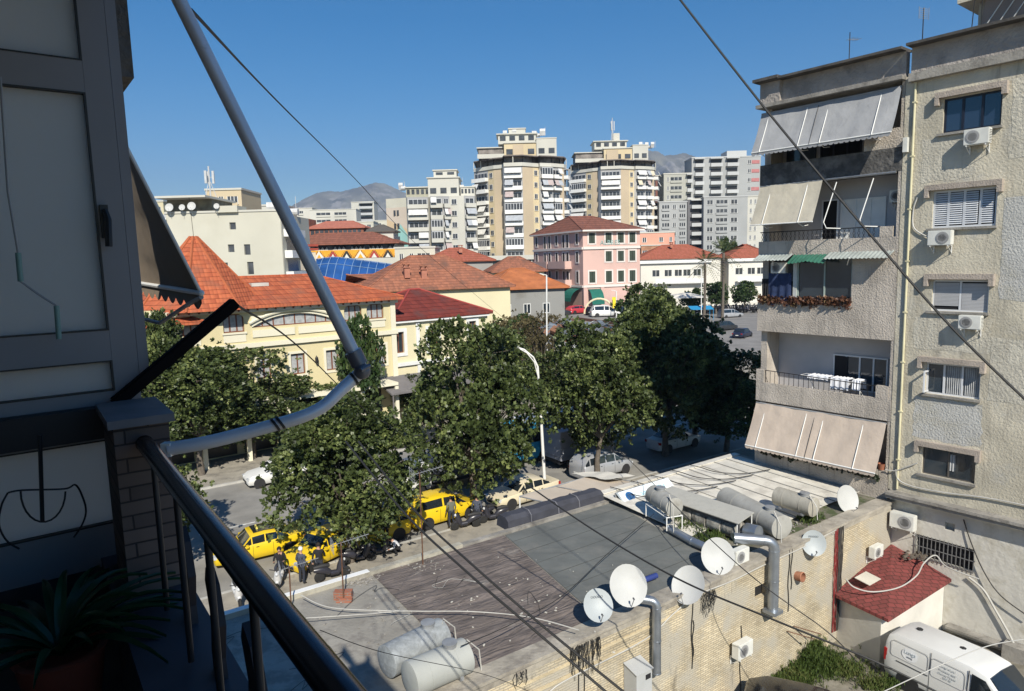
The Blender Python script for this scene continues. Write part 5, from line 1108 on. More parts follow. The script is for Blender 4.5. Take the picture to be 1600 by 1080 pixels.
# ======================= people =======================
skin_=M('skin',(.42,.24,.16),.6); hairm=M('dark_hair',(.02,.015,.012),.8)
def person(label,loc,rz,shirt,pants,pose='stand',h=1.74,hair=hairm,bag=None):
    t=thing('person',label,'person',loc,rz); s=h/1.74
    if pose=='stand': J={'pel':(0,0,.95),'ch':(0.02,0,1.32),'nk':(.02,0,1.48),'hd':(.05,0,1.60),'hp':.1,'kn':[(.04,.12,.5),(.04,-.12,.5)],'an':[(0,.13,.07),(-.02,-.13,.07)],'to':[(.17,.15,.03),(.15,-.15,.03)],'el':[(-.02,.27,1.12),(-.02,-.27,1.12)],'wr':[(.14,.24,.9),(.1,-.26,.88)]}
    elif pose=='walk': J={'pel':(0,0,.93),'ch':(0.04,0,1.3),'nk':(.06,0,1.46),'hd':(.1,0,1.58),'kn':[(.22,.11,.52),(-.05,-.11,.5)],'an':[(.2,.12,.08),(-.32,-.12,.14)],'to':[(.36,.13,.04),(-.2,-.13,.04)],'el':[(-.12,.26,1.12),(.14,-.26,1.12)],'wr':[(-.1,.26,.88),(.34,-.24,.98)]}
    elif pose=='sit': J={'pel':(0,0,.82),'ch':(0.06,0,1.18),'nk':(.08,0,1.34),'hd':(.12,0,1.46),'kn':[(.42,.16,.78),(.42,-.16,.78)],'an':[(.36,.17,.34),(.36,-.17,.34)],'to':[(.5,.17,.3),(.5,-.17,.3)],'el':[(.12,.27,1.0),(.12,-.27,1.0)],'wr':[(.36,.22,1.02),(.36,-.22,1.02)]}
    else: J={'pel':(0,0,.38),'ch':(0.24,0,.66),'nk':(.34,0,.78),'hd':(.44,0,.84),'kn':[(.34,.18,.5),(.3,-.18,.1)],'an':[(.12,.17,.08),(-.1,-.17,.08)],'to':[(.28,.18,.03),(-.2,-.17,.03)],'el':[(.3,.3,.5),(.3,-.3,.5)],'wr':[(.5,.2,.42),(.5,-.2,.42)]}
    V_=[];E=[];Rd=[]
    def av(p,r,par=None):
        V_.append(Vector(p)*s); Rd.append(r*s); 
        if par is not None: E.append((par,len(V_)-1))
        return len(V_)-1
    p=Vector(J['pel']);c=Vector(J['ch']); pe=av(p,.15); w_=av(p.lerp(c,.45),.13,pe); ch=av(c,.155,w_); nk=av(J['nk'],.06,ch); hb=av(Vector(J['hd']).lerp(Vector(J['nk']),.35),.075,nk); hd=av(Vector(J['hd'])+Vector((.01,0,.03)),.1,hb); av(Vector(J['hd'])+Vector((0,0,.11)),.085,hd)
    fw=(Vector(J['to'][0])-Vector(J['an'][0])); fw.z=0; av(Vector(J['hd'])+Vector((.1,0,.0)),.025,hd)
    for i,sg in ((0,1),(1,-1)):
        hp=av(p+Vector((0,sg*.1,-.06)),.1,pe); kn=av(Vector(J['kn'][i]),.068,hp); cf=av(Vector(J['kn'][i]).lerp(Vector(J['an'][i]),.35),.062,kn); an=av(J['an'][i],.042,cf); av(J['to'][i],.038,an)
        sh=av(c+Vector((.0,sg*.19,.06)),.068,ch); el=av(J['el'][i],.048,sh); wr=Vector(J['wr'][i]); wi=av(wr,.03,el); d=(wr-Vector(J['el'][i])).normalized(); pm=av(wr+d*.06,.032,wi)
        sd_=d.cross(Vector((0,0,1))); sd_=sd_.normalized() if sd_.length>.1 else Vector((0,1,0)); up=d.cross(sd_)
        for k,(o,l_) in enumerate(((-.03,.07),(-.01,.085),(.01,.08),(.03,.065))):
            a=av(wr+d*.1+sd_*o,.0095,pm); av(wr+d*(.1+l_)+sd_*o*1.1+up*.02,.008,a)
        a=av(wr+d*.05+sd_*.045+up*.01,.0105,pm); av(wr+d*.085+sd_*.065+up*.015,.009,a)
    me=bpy.data.meshes.new('body'); me.from_pydata(V_,E,[]); o=bpy.data.objects.new('body',me); COL.objects.link(o)
    md=o.modifiers.new('s','SKIN'); 
    for i,sv in enumerate(me.skin_vertices[0].data): sv.radius=(Rd[i],Rd[i]*(1.15 if i in (pe,w_,ch) else 1)); sv.use_root=(i==0)
    ss=o.modifiers.new('b','SUBSURF'); ss.levels=1; ss.render_levels=1
    dg=bpy.context.evaluated_depsgraph_get(); dg.update(); m2=bpy.data.meshes.new_from_object(o.evaluated_get(dg)); o.modifiers.clear(); o.data=m2; m2.name='body'
    for q in (shirt,pants,skin_,trim): m2.materials.append(q)
    pz=p.z*s; nkz=Vector(J['nk'])*s; hdv=Vector(J['hd'])*s; wrs=[Vector(q)*s for q in J['wr']]; tos=[Vector(q)*s for q in J['to']]+[Vector(q)*s for q in J['an']]
    legs=[(p*s,Vector(J['kn'][i])*s,Vector(J['an'][i])*s) for i in (0,1)]
    def dseg(q,a,b): ab=b-a; t_=max(0,min(1,(q-a).dot(ab)/ab.length_squared)); return (q-a-ab*t_).length
    for f in m2.polygons:
        q=f.center; k=0
        leg=min(min(dseg(q,a,b),dseg(q,b,c_)) for a,b,c_ in legs); arm=min(min(dseg(q,(c*s+Vector((0,sg*.19*s,.06*s))),Vector(J['el'][i])*s),dseg(q,Vector(J['el'][i])*s,wrs[i])) for i,sg in ((0,1),(1,-1))); tor=dseg(q,p*s+Vector((0,0,.06)),c*s)
        if leg<min(arm,tor): k=1
        if (q-hdv).length<.19*s or dseg(q,nkz,hdv)<.05: k=2
        if min((q-a).length for a in wrs)<.1*s and arm<.1 and min((q-a).length for a in wrs)< (q-c*s).length: k=2 if any((q-wrs[i]).dot(wrs[i]-Vector(J['el'][i])*s)>-.002 for i in (0,1) if (q-wrs[i]).length<.16) else k
        if min(dseg(q,tos[0],tos[2]),dseg(q,tos[1],tos[3]))<.06*s: k=3
        f.material_index=k; f.use_smooth=True
    o.parent=t
    mb=MB(); hc=Vector(J['hd'])*s+Vector((-.015,0,.06)); mb.lathe([(.001,.11*s),(.06*s,.1*s),(.098*s,.05*s),(.108*s,.0),(.1*s,-.05*s)],hc,(.1,0,1),14); mb.build('hair' if hair is hairm else 'helmet',[hair],t,smooth=True)
    return t
cgrey=M('shirt_grey_green',(.13,.14,.11),.9); cblk=M('shirt_black',(.015,.015,.018),.9); cwh=M('shirt_white',(.65,.66,.7),.9); cjean=M('jeans_dark',(.03,.035,.05),.9); cpl=M('shirt_plaid',(.06,.07,.1),.9,.6,25.); hel=paint('helmet_white',(.7,.7,.7))
person('standing man in a grey green jacket and dark trousers beside the yellow people carrier',cg(706,824,0),120,cgrey,cjean)
person('crouching person in a white top at the pavement edge',cg(624,866,0),200,cwh,cblk,'crouch')
person('person in dark clothes standing behind the crouching one in white',cg(603,848,0),260,cblk,cjean)
person('seated rider in black on the white faced scooter',cg(440,905,0),280,cblk,cjean,'sit')
person('person in a plaid jacket with a white helmet, seen from above',cg(472,912,0),60,cpl,cjean,'stand',hair=hel)
person('person in dark clothes bending beside the taxi turned to the viewer',cg(500,905,0),100,cblk,cjean,'walk')
person('man in a dark shirt standing by the scooters left of the cream car',cg(746,822,0),80,cpl,cjean)
# ======================= town buildings =======================
def fm_(name,col,**k): return M(name,col,.85,k.pop('var',.08),.12,**k)
tan=fm_('tower_tan',(.47,.385,.275)); wht_t=fm_('tower_white',(.50,.49,.44)); yelw=fm_('tower_yellowish',(.55,.46,.30)); gry_t=fm_('tower_grey',(.33,.33,.33)); tglass=M('tower_glass',(.05,.055,.065),.25,.5,.6,spec=.6)
cream=fm_('cream_block',(.50,.485,.41),dirt=((.45,.43,.35),.15,.5,.7,.7)); awm=[M('far_awning_white',(.55,.55,.54),.9),M('far_awning_grey',(.35,.37,.4),.9),M('far_awning_cream',(.55,.5,.38),.9),M('far_awning_mauve',(.4,.33,.32),.9)]
def prism_building(par,pts,z0,z1,segm,topm,rear=14,name='wall'):
    """pts: local (x,y) polyline along the front, left to right"""
    mb=MB(); mats=[]; idx=[]
    for m_ in segm+[topm]:
        if m_ not in mats: mats.append(m_)
    for i in range(len(pts)-1):
        a,b=pts[i],pts[i+1]; mb.add([(a[0],a[1],z0),(b[0],b[1],z0),(b[0],b[1],z1),(a[0],a[1],z1)],[(0,1,2,3)],mats.index(segm[i]))
    a,b=pts[0],pts[-1]; ry=max(p[1] for p in pts)+rear
    k=mats.index(topm)
    mb.add([(b[0],b[1],z0),(b[0],ry,z0),(b[0],ry,z1),(b[0],b[1],z1)],[(0,1,2,3)],k); mb.add([(a[0],ry,z0),(a[0],a[1],z0),(a[0],a[1],z1),(a[0],ry,z1)],[(0,1,2,3)],k)
    mb.add([(b[0],ry,z0),(a[0],ry,z0),(a[0],ry,z1),(b[0],ry,z1)],[(0,1,2,3)],k)
    mb.add([(p[0],p[1],z1) for p in pts]+[(b[0],ry,z1),(a[0],ry,z1)],[tuple(range(len(pts)+2))],k)
    return mb.build(name,mats,par)
def place(o,par,p0,ang,z): o.parent=par; o.location=(p0[0],p0[1],z); o.rotation_euler=(0,0,ang); return o
class Kit:
    """mesh variants of a bay, shared between its floors"""
    def __init__(s,w,kind,par_m,fr=pvc,dep=1.2,fh=3.,gm=None):
        s.w=w; s.kind=kind; s.fh=fh; gm=gm or tglass
        def mesh(fn,name,mats):
            mb=MB(); fn(mb); o=mb.build(name,mats,None,auto=False); me=o.data; bpy.data.objects.remove(o); return me
        if kind=='b':
            s.bal=mesh(lambda m: (m.box(.08,w-.08,-dep,-.003,-.0,.14),m.box(.08,w-.08,-dep-.1,-dep,-.1,1.02),m.box(.04,.14,-dep,-.003,.143,1.0),m.box(w-.14,w-.04,-dep,-.003,.143,1.0)),'balcony',[par_m])
            def win(m): m.box(.3,w-.3,-.04,-.006,.16,2.5,1); [m.box(x-.05,x+.05,-.06,-.041,.16,2.5,0) for x in np.linspace(.35,w-.35,max(3,int(w/1.3)+1))]; m.box(.3,w-.3,-.06,-.041,2.4,2.5,0)
            s.win=mesh(win,'window',[fr,gm])
            def encl(m): m.box(.12,w-.12,-dep-.06,-dep-.02,1.0,2.75,1); [m.box(x-.06,x+.06,-dep-.1,-dep-.061,1.0,2.8,0) for x in np.linspace(.16,w-.16,max(4,int(w/.8)+1))]; m.box(.1,w-.1,-dep-.1,-.1,2.75,2.9,0)
            s.enc=mesh(encl,'balcony_glazing',[fr,gm])
            s.aw=[]
            for m_ in awm:
                for (a,b) in ((.05,.95),(.05,.5),(.5,.97)):
                    o=1.7; s.aw.append(mesh(lambda m:(m.add([(w*a,-dep+.0,2.75),(w*b,-dep+.0,2.75),(w*b,-dep-.8,1.35),(w*a,-dep-.8,1.35)],[(0,1,2,3)]),m.add([(w*a,-dep-.8,1.35),(w*b,-dep-.8,1.35),(w*b,-dep-.82,1.2),(w*a,-dep-.82,1.2)],[(0,1,2,3)])),'awning',[m_]))
            s.fin=mesh(lambda m:m.box(-.06,.06,-dep,-.003,0,fh),'divider',[par_m])
        else:
            ww=min(1.3,w*.5); c=w/2
            def win(m): m.box(c-ww/2,c+ww/2,-.05,-.004,.95,2.2,1); m.box(c-ww/2-.07,c-ww/2,-.07,-.004,.88,2.27,0); m.box(c+ww/2,c+ww/2+.07,-.07,-.004,.88,2.27,0); m.box(c-ww/2,c+ww/2,-.07,-.004,2.2,2.27,0); m.box(c-ww/2-.15,c+ww/2+.15,-.2,-.004,.8,.878,0); m.box(c-.03,c+.03,-.07,-.051,.95,2.2,0)
            s.win=mesh(win,'window',[fr,gm])
def ob(name,me,par,p0,ang,z): o=bpy.data.objects.new(name,me); COL.objects.link(o); return place(o,par,p0,ang,z)
def tower(name,label,cat,Y,pts,types,z0,z1,fh,rear=14,seed=1,zstart=None,parm=None,topm=None,pa=.45,pe=.15,fr=None,group=None,gm=None):
    """pts: (photo px, dy) corners of the front, types one letter per segment: b balcony, w window, t tan, y yellow, p plain"""
    c=at((pts[0][0]+pts[-1][0])/2,400,Y); t=thing(name,label,cat,(c.x,Y,z0),0,group); rr=random.Random(seed)
    P=[(at(px,400,Y).x-c.x,dy) for px,dy in pts]; parm=parm or white; topm=topm or wht_t
    segm=[{'b':gry_t,'w':wht_t,'t':tan,'y':yelw,'p':topm,'v':yelw,'c':cream,'g':parm}[k[0]] for k in types]
    prism_building(t,P,0,z1-z0,segm,topm,rear)
    nf=int((z1-(zstart or z0))/fh)
    for i,k in enumerate(types):
        a,b=P[i],P[i+1]; d=Vector((b[0]-a[0],b[1]-a[1])); w_=d.length; ang=math.atan2(d.y,d.x)
        if k[0] in 'bwvg' and (k[0]!='g'):
            kit=Kit(w_,'b' if k[0]=='b' else 'w',parm,fr or pvc,fh=fh,gm=gm)
            for f in range(nf):
                z=(zstart or z0)-z0+((z1-(zstart or z0))-nf*fh)+f*fh
                ob('window',kit.win,t,a,ang,z)
                if k[0]=='b':
                    ob('balcony',kit.bal,t,a,ang,z)
                    q=rr.random()
                    if q<pe: ob('balcony_glazing',kit.enc,t,a,ang,z)
                    elif q<pe+pa:
                        j=rr.choice((0,0,0,1,2,3))*3+rr.choice((0,1,2)); ob('awning',kit.aw[j],t,a,ang,z)
                        if rr.random()<.35: ob('awning',kit.aw[rr.choice((0,3))+ (1 if j%3==2 else 2)],t,a,ang,z) if j%3 else None
    return t,P,c
def roofbox(t,c,Y,x0,x1,dy,dep,za,zb,mat,name='roof_block',z0=0,over=.0,win=0,topm=None):
    X0=at(x0,400,Y).x-c.x; X1=at(x1,400,Y).x-c.x; mb=MB(); mb.box(X0,X1,dy,dy+dep,za-z0,zb-z0,0)
    if over: mb.box(X0-over,X1+over,dy-over,dy+dep+over,zb-z0+.003,zb-z0+.3,1)
    o=mb.build(name,[mat,topm or wht_t],t)
    for i in range(win):
        w=(X1-X0)/win; x=X0+w*i+w*.2; mb=MB(); mb.box(x,x+w*.6,dy-.08,dy-.01,za-z0+.9,min(zb-z0-.4,za-z0+2.4),0); mb.build('window',[tglass],t)
    return o
def zpx(y,x,Y): return at(x,y,Y).z
def mast(par,loc,h,n=5,name='aerial_mast'):
    mb=MB(); x,y,z=loc; mb.tube([(x,y,z),(x,y,z+h)],.12,6)
    for k in range(3):
        a=k*2.1; mb.tube([(x+math.cos(a)*.9,y+math.sin(a)*.9,z),(x+math.cos(a)*.15,y+math.sin(a)*.15,z+h*.5)],.05,4); mb.box(x+math.cos(a)*.6-.16,x+math.cos(a)*.6+.16,y+math.sin(a)*.6-.12,y+math.sin(a)*.6+.12,z+h*.45,z+h*.85)
        mb.tube([(x,y,z+h*.65),(x+math.cos(a)*.6,y+math.sin(a)*.6,z+h*.65)],.04,4)
    return mb.build(name,[M('mast_grey',(.45,.46,.47),.5)],par)
def roof_clutter(par,x0,x1,y0,y1,z,n,seed):
    rr=random.Random(seed)
    for i in range(n):
        mb=MB()
        x=rr.uniform(x0,x1);y=rr.uniform(y0,y1)
        if rr.random()<.5: mb.lathe([(.001,0),(.55,.02),(.55,1.3),(.001,1.35)],(x,y,z+.4),(1,0,0),10)
        else: mb.obox((x,y,z+.9),(.6,0,0),(0,.1,.35),(0,-.25,.6))
        mb.tube([(x,y,z),(x,y,z+1.)],.06,4)
        if rr.random()<.4: mb.tube([(x+1,y,z),(x+1,y,z+rr.uniform(1.5,3))],.04,4)
        mb.build('roof_tank',[M('roof_tank_white',(.5,.5,.5),.6)],par)
# --- tower A (left of the two), Y 200
YA=200.
z1=zpx(262,816,YA); z0=0
t,P,c=tower('tower_block','tan and white tower block with stacked balconies, left one of the two tall towers','tower block',YA,[(743,7),(766,3),(775,1.2),(789,0),(791,-3.4),(819,-3.8),(835,-1.6),(844,-.6),(846,-1.6),(864,-.3),(877,1.4),(884,2.2),(889,5)],['b','v','t','g','b','t','v','g','b','b','t','b'],0,z1,3.28,16,4,zstart=z1-3.28*9,pa=.5,pe=.16)
def colonnade(t,P,c,Y,z1,z0=0,seed=0,inset=1.6,dark_=True):
    """set back terrace storey with a flat canopy on posts over the whole plan"""
    mb=MB(); q=[(p[0]*.93,p[1]+inset) for p in P]; R_=max(p[1] for p in P)+14
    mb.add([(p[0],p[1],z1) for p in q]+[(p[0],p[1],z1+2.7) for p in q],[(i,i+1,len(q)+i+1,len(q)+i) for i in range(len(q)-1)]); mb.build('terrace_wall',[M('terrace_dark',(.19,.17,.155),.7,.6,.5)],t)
    mb=MB(); top=[(p[0],p[1]-.5) for p in P]
    n=len(top); mb.extr([(p[0],p[1],z1+2.75) for p in top]+[(P[-1][0],R_,z1+2.75),(P[0][0],R_,z1+2.75)],(0,0,.28)); mb.build('terrace_roof',[M('dark_canopy',(.16,.14,.13),.8)],t)
    mb=MB()
    for i in range(len(P)-1):
        a=Vector((P[i][0],P[i][1],0));b=Vector((P[i+1][0],P[i+1][1],0)); m_=max(1,int((b-a).length/2.2))
        for k in range(m_+1): p=a.lerp(b,k/m_); mb.box(p.x-.1,p.x+.1,p.y-.25,p.y-.05,z1,z1+2.75)
        d=(b-a); L=d.length
        if L>.1: d.normalize(); mb.obox((a+b)/2+Vector((0,-.3,z1+.45)),d*L/2,(d.y*.06,-d.x*.06,0),(0,0,.5))
    mb.build('terrace_parapet',[wht_t],t)
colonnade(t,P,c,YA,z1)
zz=z1+3.05
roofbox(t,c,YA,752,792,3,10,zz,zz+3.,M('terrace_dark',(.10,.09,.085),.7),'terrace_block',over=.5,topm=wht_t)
mb=MB(); X0=at(752,400,YA).x-c.x; X1=at(792,400,YA).x-c.x; mb.box(X0-.3,X1,1.6,1.8,zz,zz+1.2); mb.build('terrace_parapet',[wht_t],t)
roofbox(t,c,YA,792,842,1.5,12,zz,zz+4.,yelw,over=.3,win=3); roofbox(t,c,YA,806,822,1.3,1,zz+.4,zz+3.6,tan,'wall_panel')
roofbox(t,c,YA,842,873,1.0,11,zz,zz+5.,wht_t,over=.1,win=2); roofbox(t,c,YA,783,842,4,8,zz+4.3,zz+6.9,wht_t,over=.5,win=4); roofbox(t,c,YA,800,826,5,6,zz+7.2,zz+8.6,wht_t,over=.2)
roof_clutter(t,-5,9,4,9,zz+6.9,8,3)
# podium of dark glass
po=thing('glass_podium','low dark glazed hall at the foot of the left tower','building',(at(822,400,185).x,185,0)); mb=MB(); w_=17
za=zpx(430,822,185); zb=zpx(402,822,185); mb.box(-w_,4.6,0,12,0,zb-.6); mb.build('wall',[M('podium_glass',(.03,.045,.05),.15,.3,.3,spec=.8)],po)
mb=MB(); mb.box(-w_-.5,5,-.8,12.5,zb-.6,zb+.6); [mb.box(x-.15,x+.15,-.3,-.01,0,zb-.61) for x in (-16,-11,-6,-.5,1.5,4.2)]; mb.build('roof_slab',[wht_t],po)
# --- tower B, Y 235
YB=235.; z1=zpx(266,962,YB)
t,P,c=tower('tower_block','tan and white tower block with a rooftop mast, right one of the two tall towers','tower block',YB,[(897,7),(919,3),(928,1),(936,0),(938,-3),(968,-3.8),(982,-2),(990,-1),(992,-1.8),(1007,-.5),(1019,1),(1024,2),(1029,5)],['b','v','t','g','b','t','v','g','b','b','t','b'],0,z1,3.28,16,9,zstart=z1-3.28*9,pa=.4,pe=.12)
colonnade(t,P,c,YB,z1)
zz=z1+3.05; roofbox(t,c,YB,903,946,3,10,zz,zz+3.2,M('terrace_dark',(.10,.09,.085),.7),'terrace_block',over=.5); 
mb=MB(); X0=at(903,400,YB).x-c.x; X1=at(946,400,YB).x-c.x; mb.box(X0-.3,X1,1.6,1.8,zz,zz+1.2); mb.build('terrace_parapet',[wht_t],t)
roofbox(t,c,YB,946,990,1.5,12,zz,zz+4.2,yelw,over=.3,win=3); roofbox(t,c,YB,950,968,1.3,1,zz+.5,zz+3.8,tan,'wall_panel'); roofbox(t,c,YB,990,1014,1.,11,zz,zz+5,wht_t,over=.1,win=2)
roofbox(t,c,YB,933,983,4,8,zz+4.5,zz+7,wht_t,over=.5,win=4); roofbox(t,c,YB,963,973,5,3,zz+7.3,zz+9.9,wht_t,over=0)
mast(t,(at(961,400,YB).x-c.x,4,zz+7.3),7.5); roof_clutter(t,8,14,3,8,zz+5,4,5)
# --- left apartments Y 190
YC=190.; z1=zpx(308,640,YC)
t,P,c=tower('apartment_building','white apartment building crowded with pale awnings, left of the tall towers','apartment building',YC,[(603,4),(637,1.5),(640,0),(672,.5),(674,1.6),(676,-1.),(695,-.6),(705,.2),(720,-.2),(728,-.2),(744,1.2)],['c','g','b','g','g','b','b','w','p','b'],0,z1,3.1,14,12,zstart=z1-3.1*7,pa=.6,pe=.1,parm=wht_t)
mb=MB(); X0=P[0][0];X1=P[1][0]
tw=fm_('painted_tan',(.52,.40,.26)); pk=fm_('painted_mauve',(.50,.43,.36)); tq=fm_('painted_turquoise',(.25,.45,.42))
def onseg(P,i,f,z,e=.05): a=Vector((*P[i],0));b=Vector((*P[i+1],0)); p=a.lerp(b,f); n=Vector(((b-a).y,-(b-a).x,0)).normalized()*e; p+=n; p.z=z; return p
zt=z1
mb=MB(); mb.poly([onseg(P,0,0,8),onseg(P,0,1,8),onseg(P,0,1,zt-8.5),onseg(P,0,0,zt-5.5)],0); mb.poly([onseg(P,0,0,zt-5.5),onseg(P,0,1,zt-8.5),onseg(P,0,1,zt-2.5),onseg(P,0,0,zt-2.5)],1)
mb.build('painted_wall',[tw,pk],t)
mb=MB(); mb.poly([onseg(P,0,.3,8,.09),onseg(P,0,1,8,.09),onseg(P,0,1,22.,.09),onseg(P,0,.68,25,.09),onseg(P,0,.3,20.5,.09)]); mb.build('turquoise_patch',[tq],t)
for f in range(6):
    for q in (.42,.58):
        z=zt-4-f*3.6; p=onseg(P,0,q,z,.12); mb=MB(); mb.obox(p,(.3,-.02,0),(0,.1,0),(0,0,.75)); mb.build('window',[tglass],t)
roofbox(t,c,YC,637,674,2,9,z1,z1+2.6,M('roof_storey_olive',(.33,.32,.25),.8),over=.4,win=5); roofbox(t,c,YC,672,720,1.5,10,z1,z1+5,wht_t,over=.3,win=3); roofbox(t,c,YC,680,716,4,6,z1+5.3,z1+7.3,wht_t,over=.3,win=2)
roofbox(t,c,YC,722,744,3,9,z1,z1+2.5,wht_t,over=.2,win=4); roof_clutter(t,-10,10,4,9,z1+2.6,7,8)
# --- grey complex Y 215
YG=235.
gw=fm_('complex_grey',(.33,.34,.34)); gw2=fm_('complex_light',(.44,.45,.45)); gb=fm_('complex_dark',(.14,.14,.15))
def gridblock(label,px0,px1,ytop,Y,cols,fh,nf,mat,rear=10,dy=0,zb=0,ang=0,win_m=None,ztop=None):
    """cols: (px start, px end, kind) kind w wide window, s small window, b balcony stack, r red shuttered window"""
    a=at(px0,400,Y); b=at(px1,400,Y); z1=ztop or zpx(ytop,(px0+px1)/2,Y); t=thing('apartment_building',label,'apartment building',(a.x,Y+dy,zb),ang)
    W_=b.x-a.x; k=W_/(px1-px0); mb=MB(); mb.box(0,W_,0,rear,0,z1-zb); mb.build('wall',[mat],t)
    mb=MB(); mb.box(-.15,W_+.15,-.15,rear+.15,z1-zb,z1-zb+.35); mb.build('parapet',[gw2 if mat is gw else wht_t],t)
    for f in range(nf):
        z=z1-zb-(f+1)*fh+.6
        for (c0,c1,kd) in cols:
            x0=(c0-px0)*k;x1=(c1-px0)*k
            if kd=='b':
                mb=MB(); mb.box(x0,x1,-1.3,-.003,z-.6,z-.45); mb.box(x0,x1,-1.4,-1.3,z-.7,z+.5); mb.build('balcony',[gw2],t)
                mb=MB(); mb.box(x0+.2,x1-.2,-.06,-.01,z-.4,z+1.8); mb.build('window',[M('dim_glass',(.03,.03,.035),.3)],t)
                if f==0: mb=MB(); mb.box(x0-.2,x1+.2,-1.5,-.003,z+2.0,z+2.3); mb.build('canopy',[gw2],t)
            else:
                h=1.35 if kd!='r' else 1.2
                mb=MB(); mb.box(x0,x1,-.05,-.01,z+.1,z+.1+h,0)
                nn=3 if kd=='w' else 2
                for q in range(nn+1): x=x0+(x1-x0)*q/nn; mb.box(x-.05,x+.05,-.08,-.051,z+.1,z+.1+h,1)
                mb.box(x0-.1,x1+.1,-.18,-.01,z+.0,z+.09,1)
                mb.build('window',[win_m or tglass,white],t)
                if kd=='r': mb=MB(); mb.box(x1+.2,x1+3,-.12,-.01,z+.1,z+1.3); mb.build('shutter',[M('red_shutter',(.40,.16,.16),.7)],t)
                if kd=='w': mb=MB(); mb.box(x0,x1,-.3,-.2,z-.5,z+.3); mb.build('balcony_panel',[mat],t)
    return t
g1=gridblock('wide grey apartment building behind, with a column of pale balconies and red shutters',1080,1186,246,YG+12,[(1084,1098,'b'),(1108,1126,'b'),(1133,1151,'b'),(1166,1171,'r')],3.1,7,gw,dy=0)
mb=MB(); mb.box(1,8,2,9,0,2.5); o=mb.build('roof_room',[gw2],g1); o.location=(12,0,zpx(246,1133,YG+12)); 
gridblock('tall olive grey apartment building on the left of the grey complex',1037,1080,272,YG+8,[(1042,1045,'s'),(1047,1065,'w'),(1072,1080,'b')],3.1,7,fm_('complex_olive',(.36,.36,.32)))
gridblock('low grey apartment wing in front, left half of the grey complex',1030,1073,316,YG,[(1034,1046,'w'),(1051,1056,'s'),(1061,1071,'w')],3.,5,gw)
gridblock('narrow recessed grey stair wing with stacked balconies in the middle of the grey complex',1074,1098,312,YG+2,[(1079,1095,'b')],3.,7,gb)
gridblock('low grey apartment wing in front, right half of the grey complex',1099,1167,308,YG-1,[(1104,1113,'s'),(1118,1136,'w'),(1141,1151,'s')],3.,6,gw)
gridblock('cream gable end of the grey complex beside the wing',1167,1192,307,YG-1,[(1171,1174,'s'),(1178,1181,'s')],3.,6,wht_t,dy=.4)
gridblock('dark red apartment block between the right tower and the grey complex',1024,1040,275,YG+30,[(1030,1035,'w')],3.1,9,fm_('brick_red_block',(.20,.09,.07)))
gridblock('pale building glimpsed between the two tall towers',880,902,335,YB+20,[(884,890,'s')],3.1,6,wht_t)
# --- far white town at left
FT='far white town buildings'
for (lb,a,b,y,Y,cols,nf,mat) in (('low white far building with balconies beneath the mountain, left end',448,492,326,330,[(455,462,'w'),(470,478,'w')],6,wht_t),('white far building with ribbon windows beneath the mountain',488,560,328,320,[(498,520,'w'),(526,545,'w')],5,wht_t),('tall white far building with balcony bands right of the mountain foot',553,588,316,350,[(566,586,'b')],8,wht_t),('small white far building in front of the balcony bands',556,586,347,300,[(562,566,'s'),(576,582,'s')],4,cream),('cream far building at the left edge of the painted gable',586,608,345,330,[(592,598,'s')],5,cream)):
    gridblock(lb,a,b,y,Y,cols,3.2,nf,mat)
gridblock('pale yellow building beyond the cream block at the far left',196,262,316,150,[(205,220,'w'),(228,243,'w'),(250,258,'w')],3.1,5,fm_('far_yellow',(.55,.5,.34)))
gridblock('yellowish roof storey of a block behind the cream building',329,384,297,128,[(333,344,'w'),(349,356,'s'),(362,378,'w')],3.2,3,fm_('far_ochre',(.52,.43,.29)))
gridblock('white terraces right of the yellowish roof storey',384,446,322,150,[(386,398,'w'),(404,420,'w'),(425,440,'w')],3.0,2,wht_t)
# --- cream block, Y 100
YW=100.; z1=zpx(332,350,YW); a=at(264,400,YW); b=at(442,400,YW)
t=thing('cream_building','big blank cream building with a few tiny windows and dishes on its roof terrace','building',(a.x,YW,0),0); W_=b.x-a.x; k=W_/178
holes=[((px-264)*k-.45,(px-264)*k+.45,zpx(y,px,YW)-h/2,zpx(y,px,YW)+h/2) for px,y,h in ((367,353,1.0),(362,388,1.1),(387,390,1.5),(390,419,1.8),(350,417,1.2))]
mb=MB(); wallgrid(mb,0,W_,0,z1,holes,0,.25,0); mb.box(0,W_,.3,14,0,z1-.3,0); mb.box((345-264)*k,(378-264)*k,-.25,-.003,0,.01,0); mb.build('wall',[cream],t)
mb=MB(); mb.box((345-264)*k,(378-264)*k,-.5,3,z1-.02,z1+.9); mb.build('parapet_block',[cream],t)
mb=MB(); mb.box(-.1,W_+.1,-.12,.3,z1+.003,z1+.28); mb.build('coping',[wht_t],t)
for h in holes: mb=MB(); mb.box(h[0]+.05,h[1]-.05,.18,.22,h[2],h[3]); mb.build('window',[tglass],t)
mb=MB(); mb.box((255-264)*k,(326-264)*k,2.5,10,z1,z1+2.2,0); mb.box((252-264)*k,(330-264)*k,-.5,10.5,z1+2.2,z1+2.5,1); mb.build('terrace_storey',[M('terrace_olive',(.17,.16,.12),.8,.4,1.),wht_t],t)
mb=MB(); mb.box((252-264)*k,(264-264)*k,.0,8,0,z1-.05); mb.build('balcony_tower',[fm_('pale_grey_panel',(.42,.43,.45))],t)
for f,y in enumerate((352,385,412)):
    z=zpx(y,262,YW); mb=MB(); mb.box(-10.5*k,2.2*k,-1.,-.002 if f else -.003,z-1.8,z-.8,0); mb.box(-9*k,1.2*k,-.3,-.25,z-.7,z+1.,1); [mb.box(x-.06,x+.06,-.35,-.301,z-.7,z+1.,0) for x in (-9*k,-4*k,1.2*k)]; mb.build('balcony',[white,tglass],t)
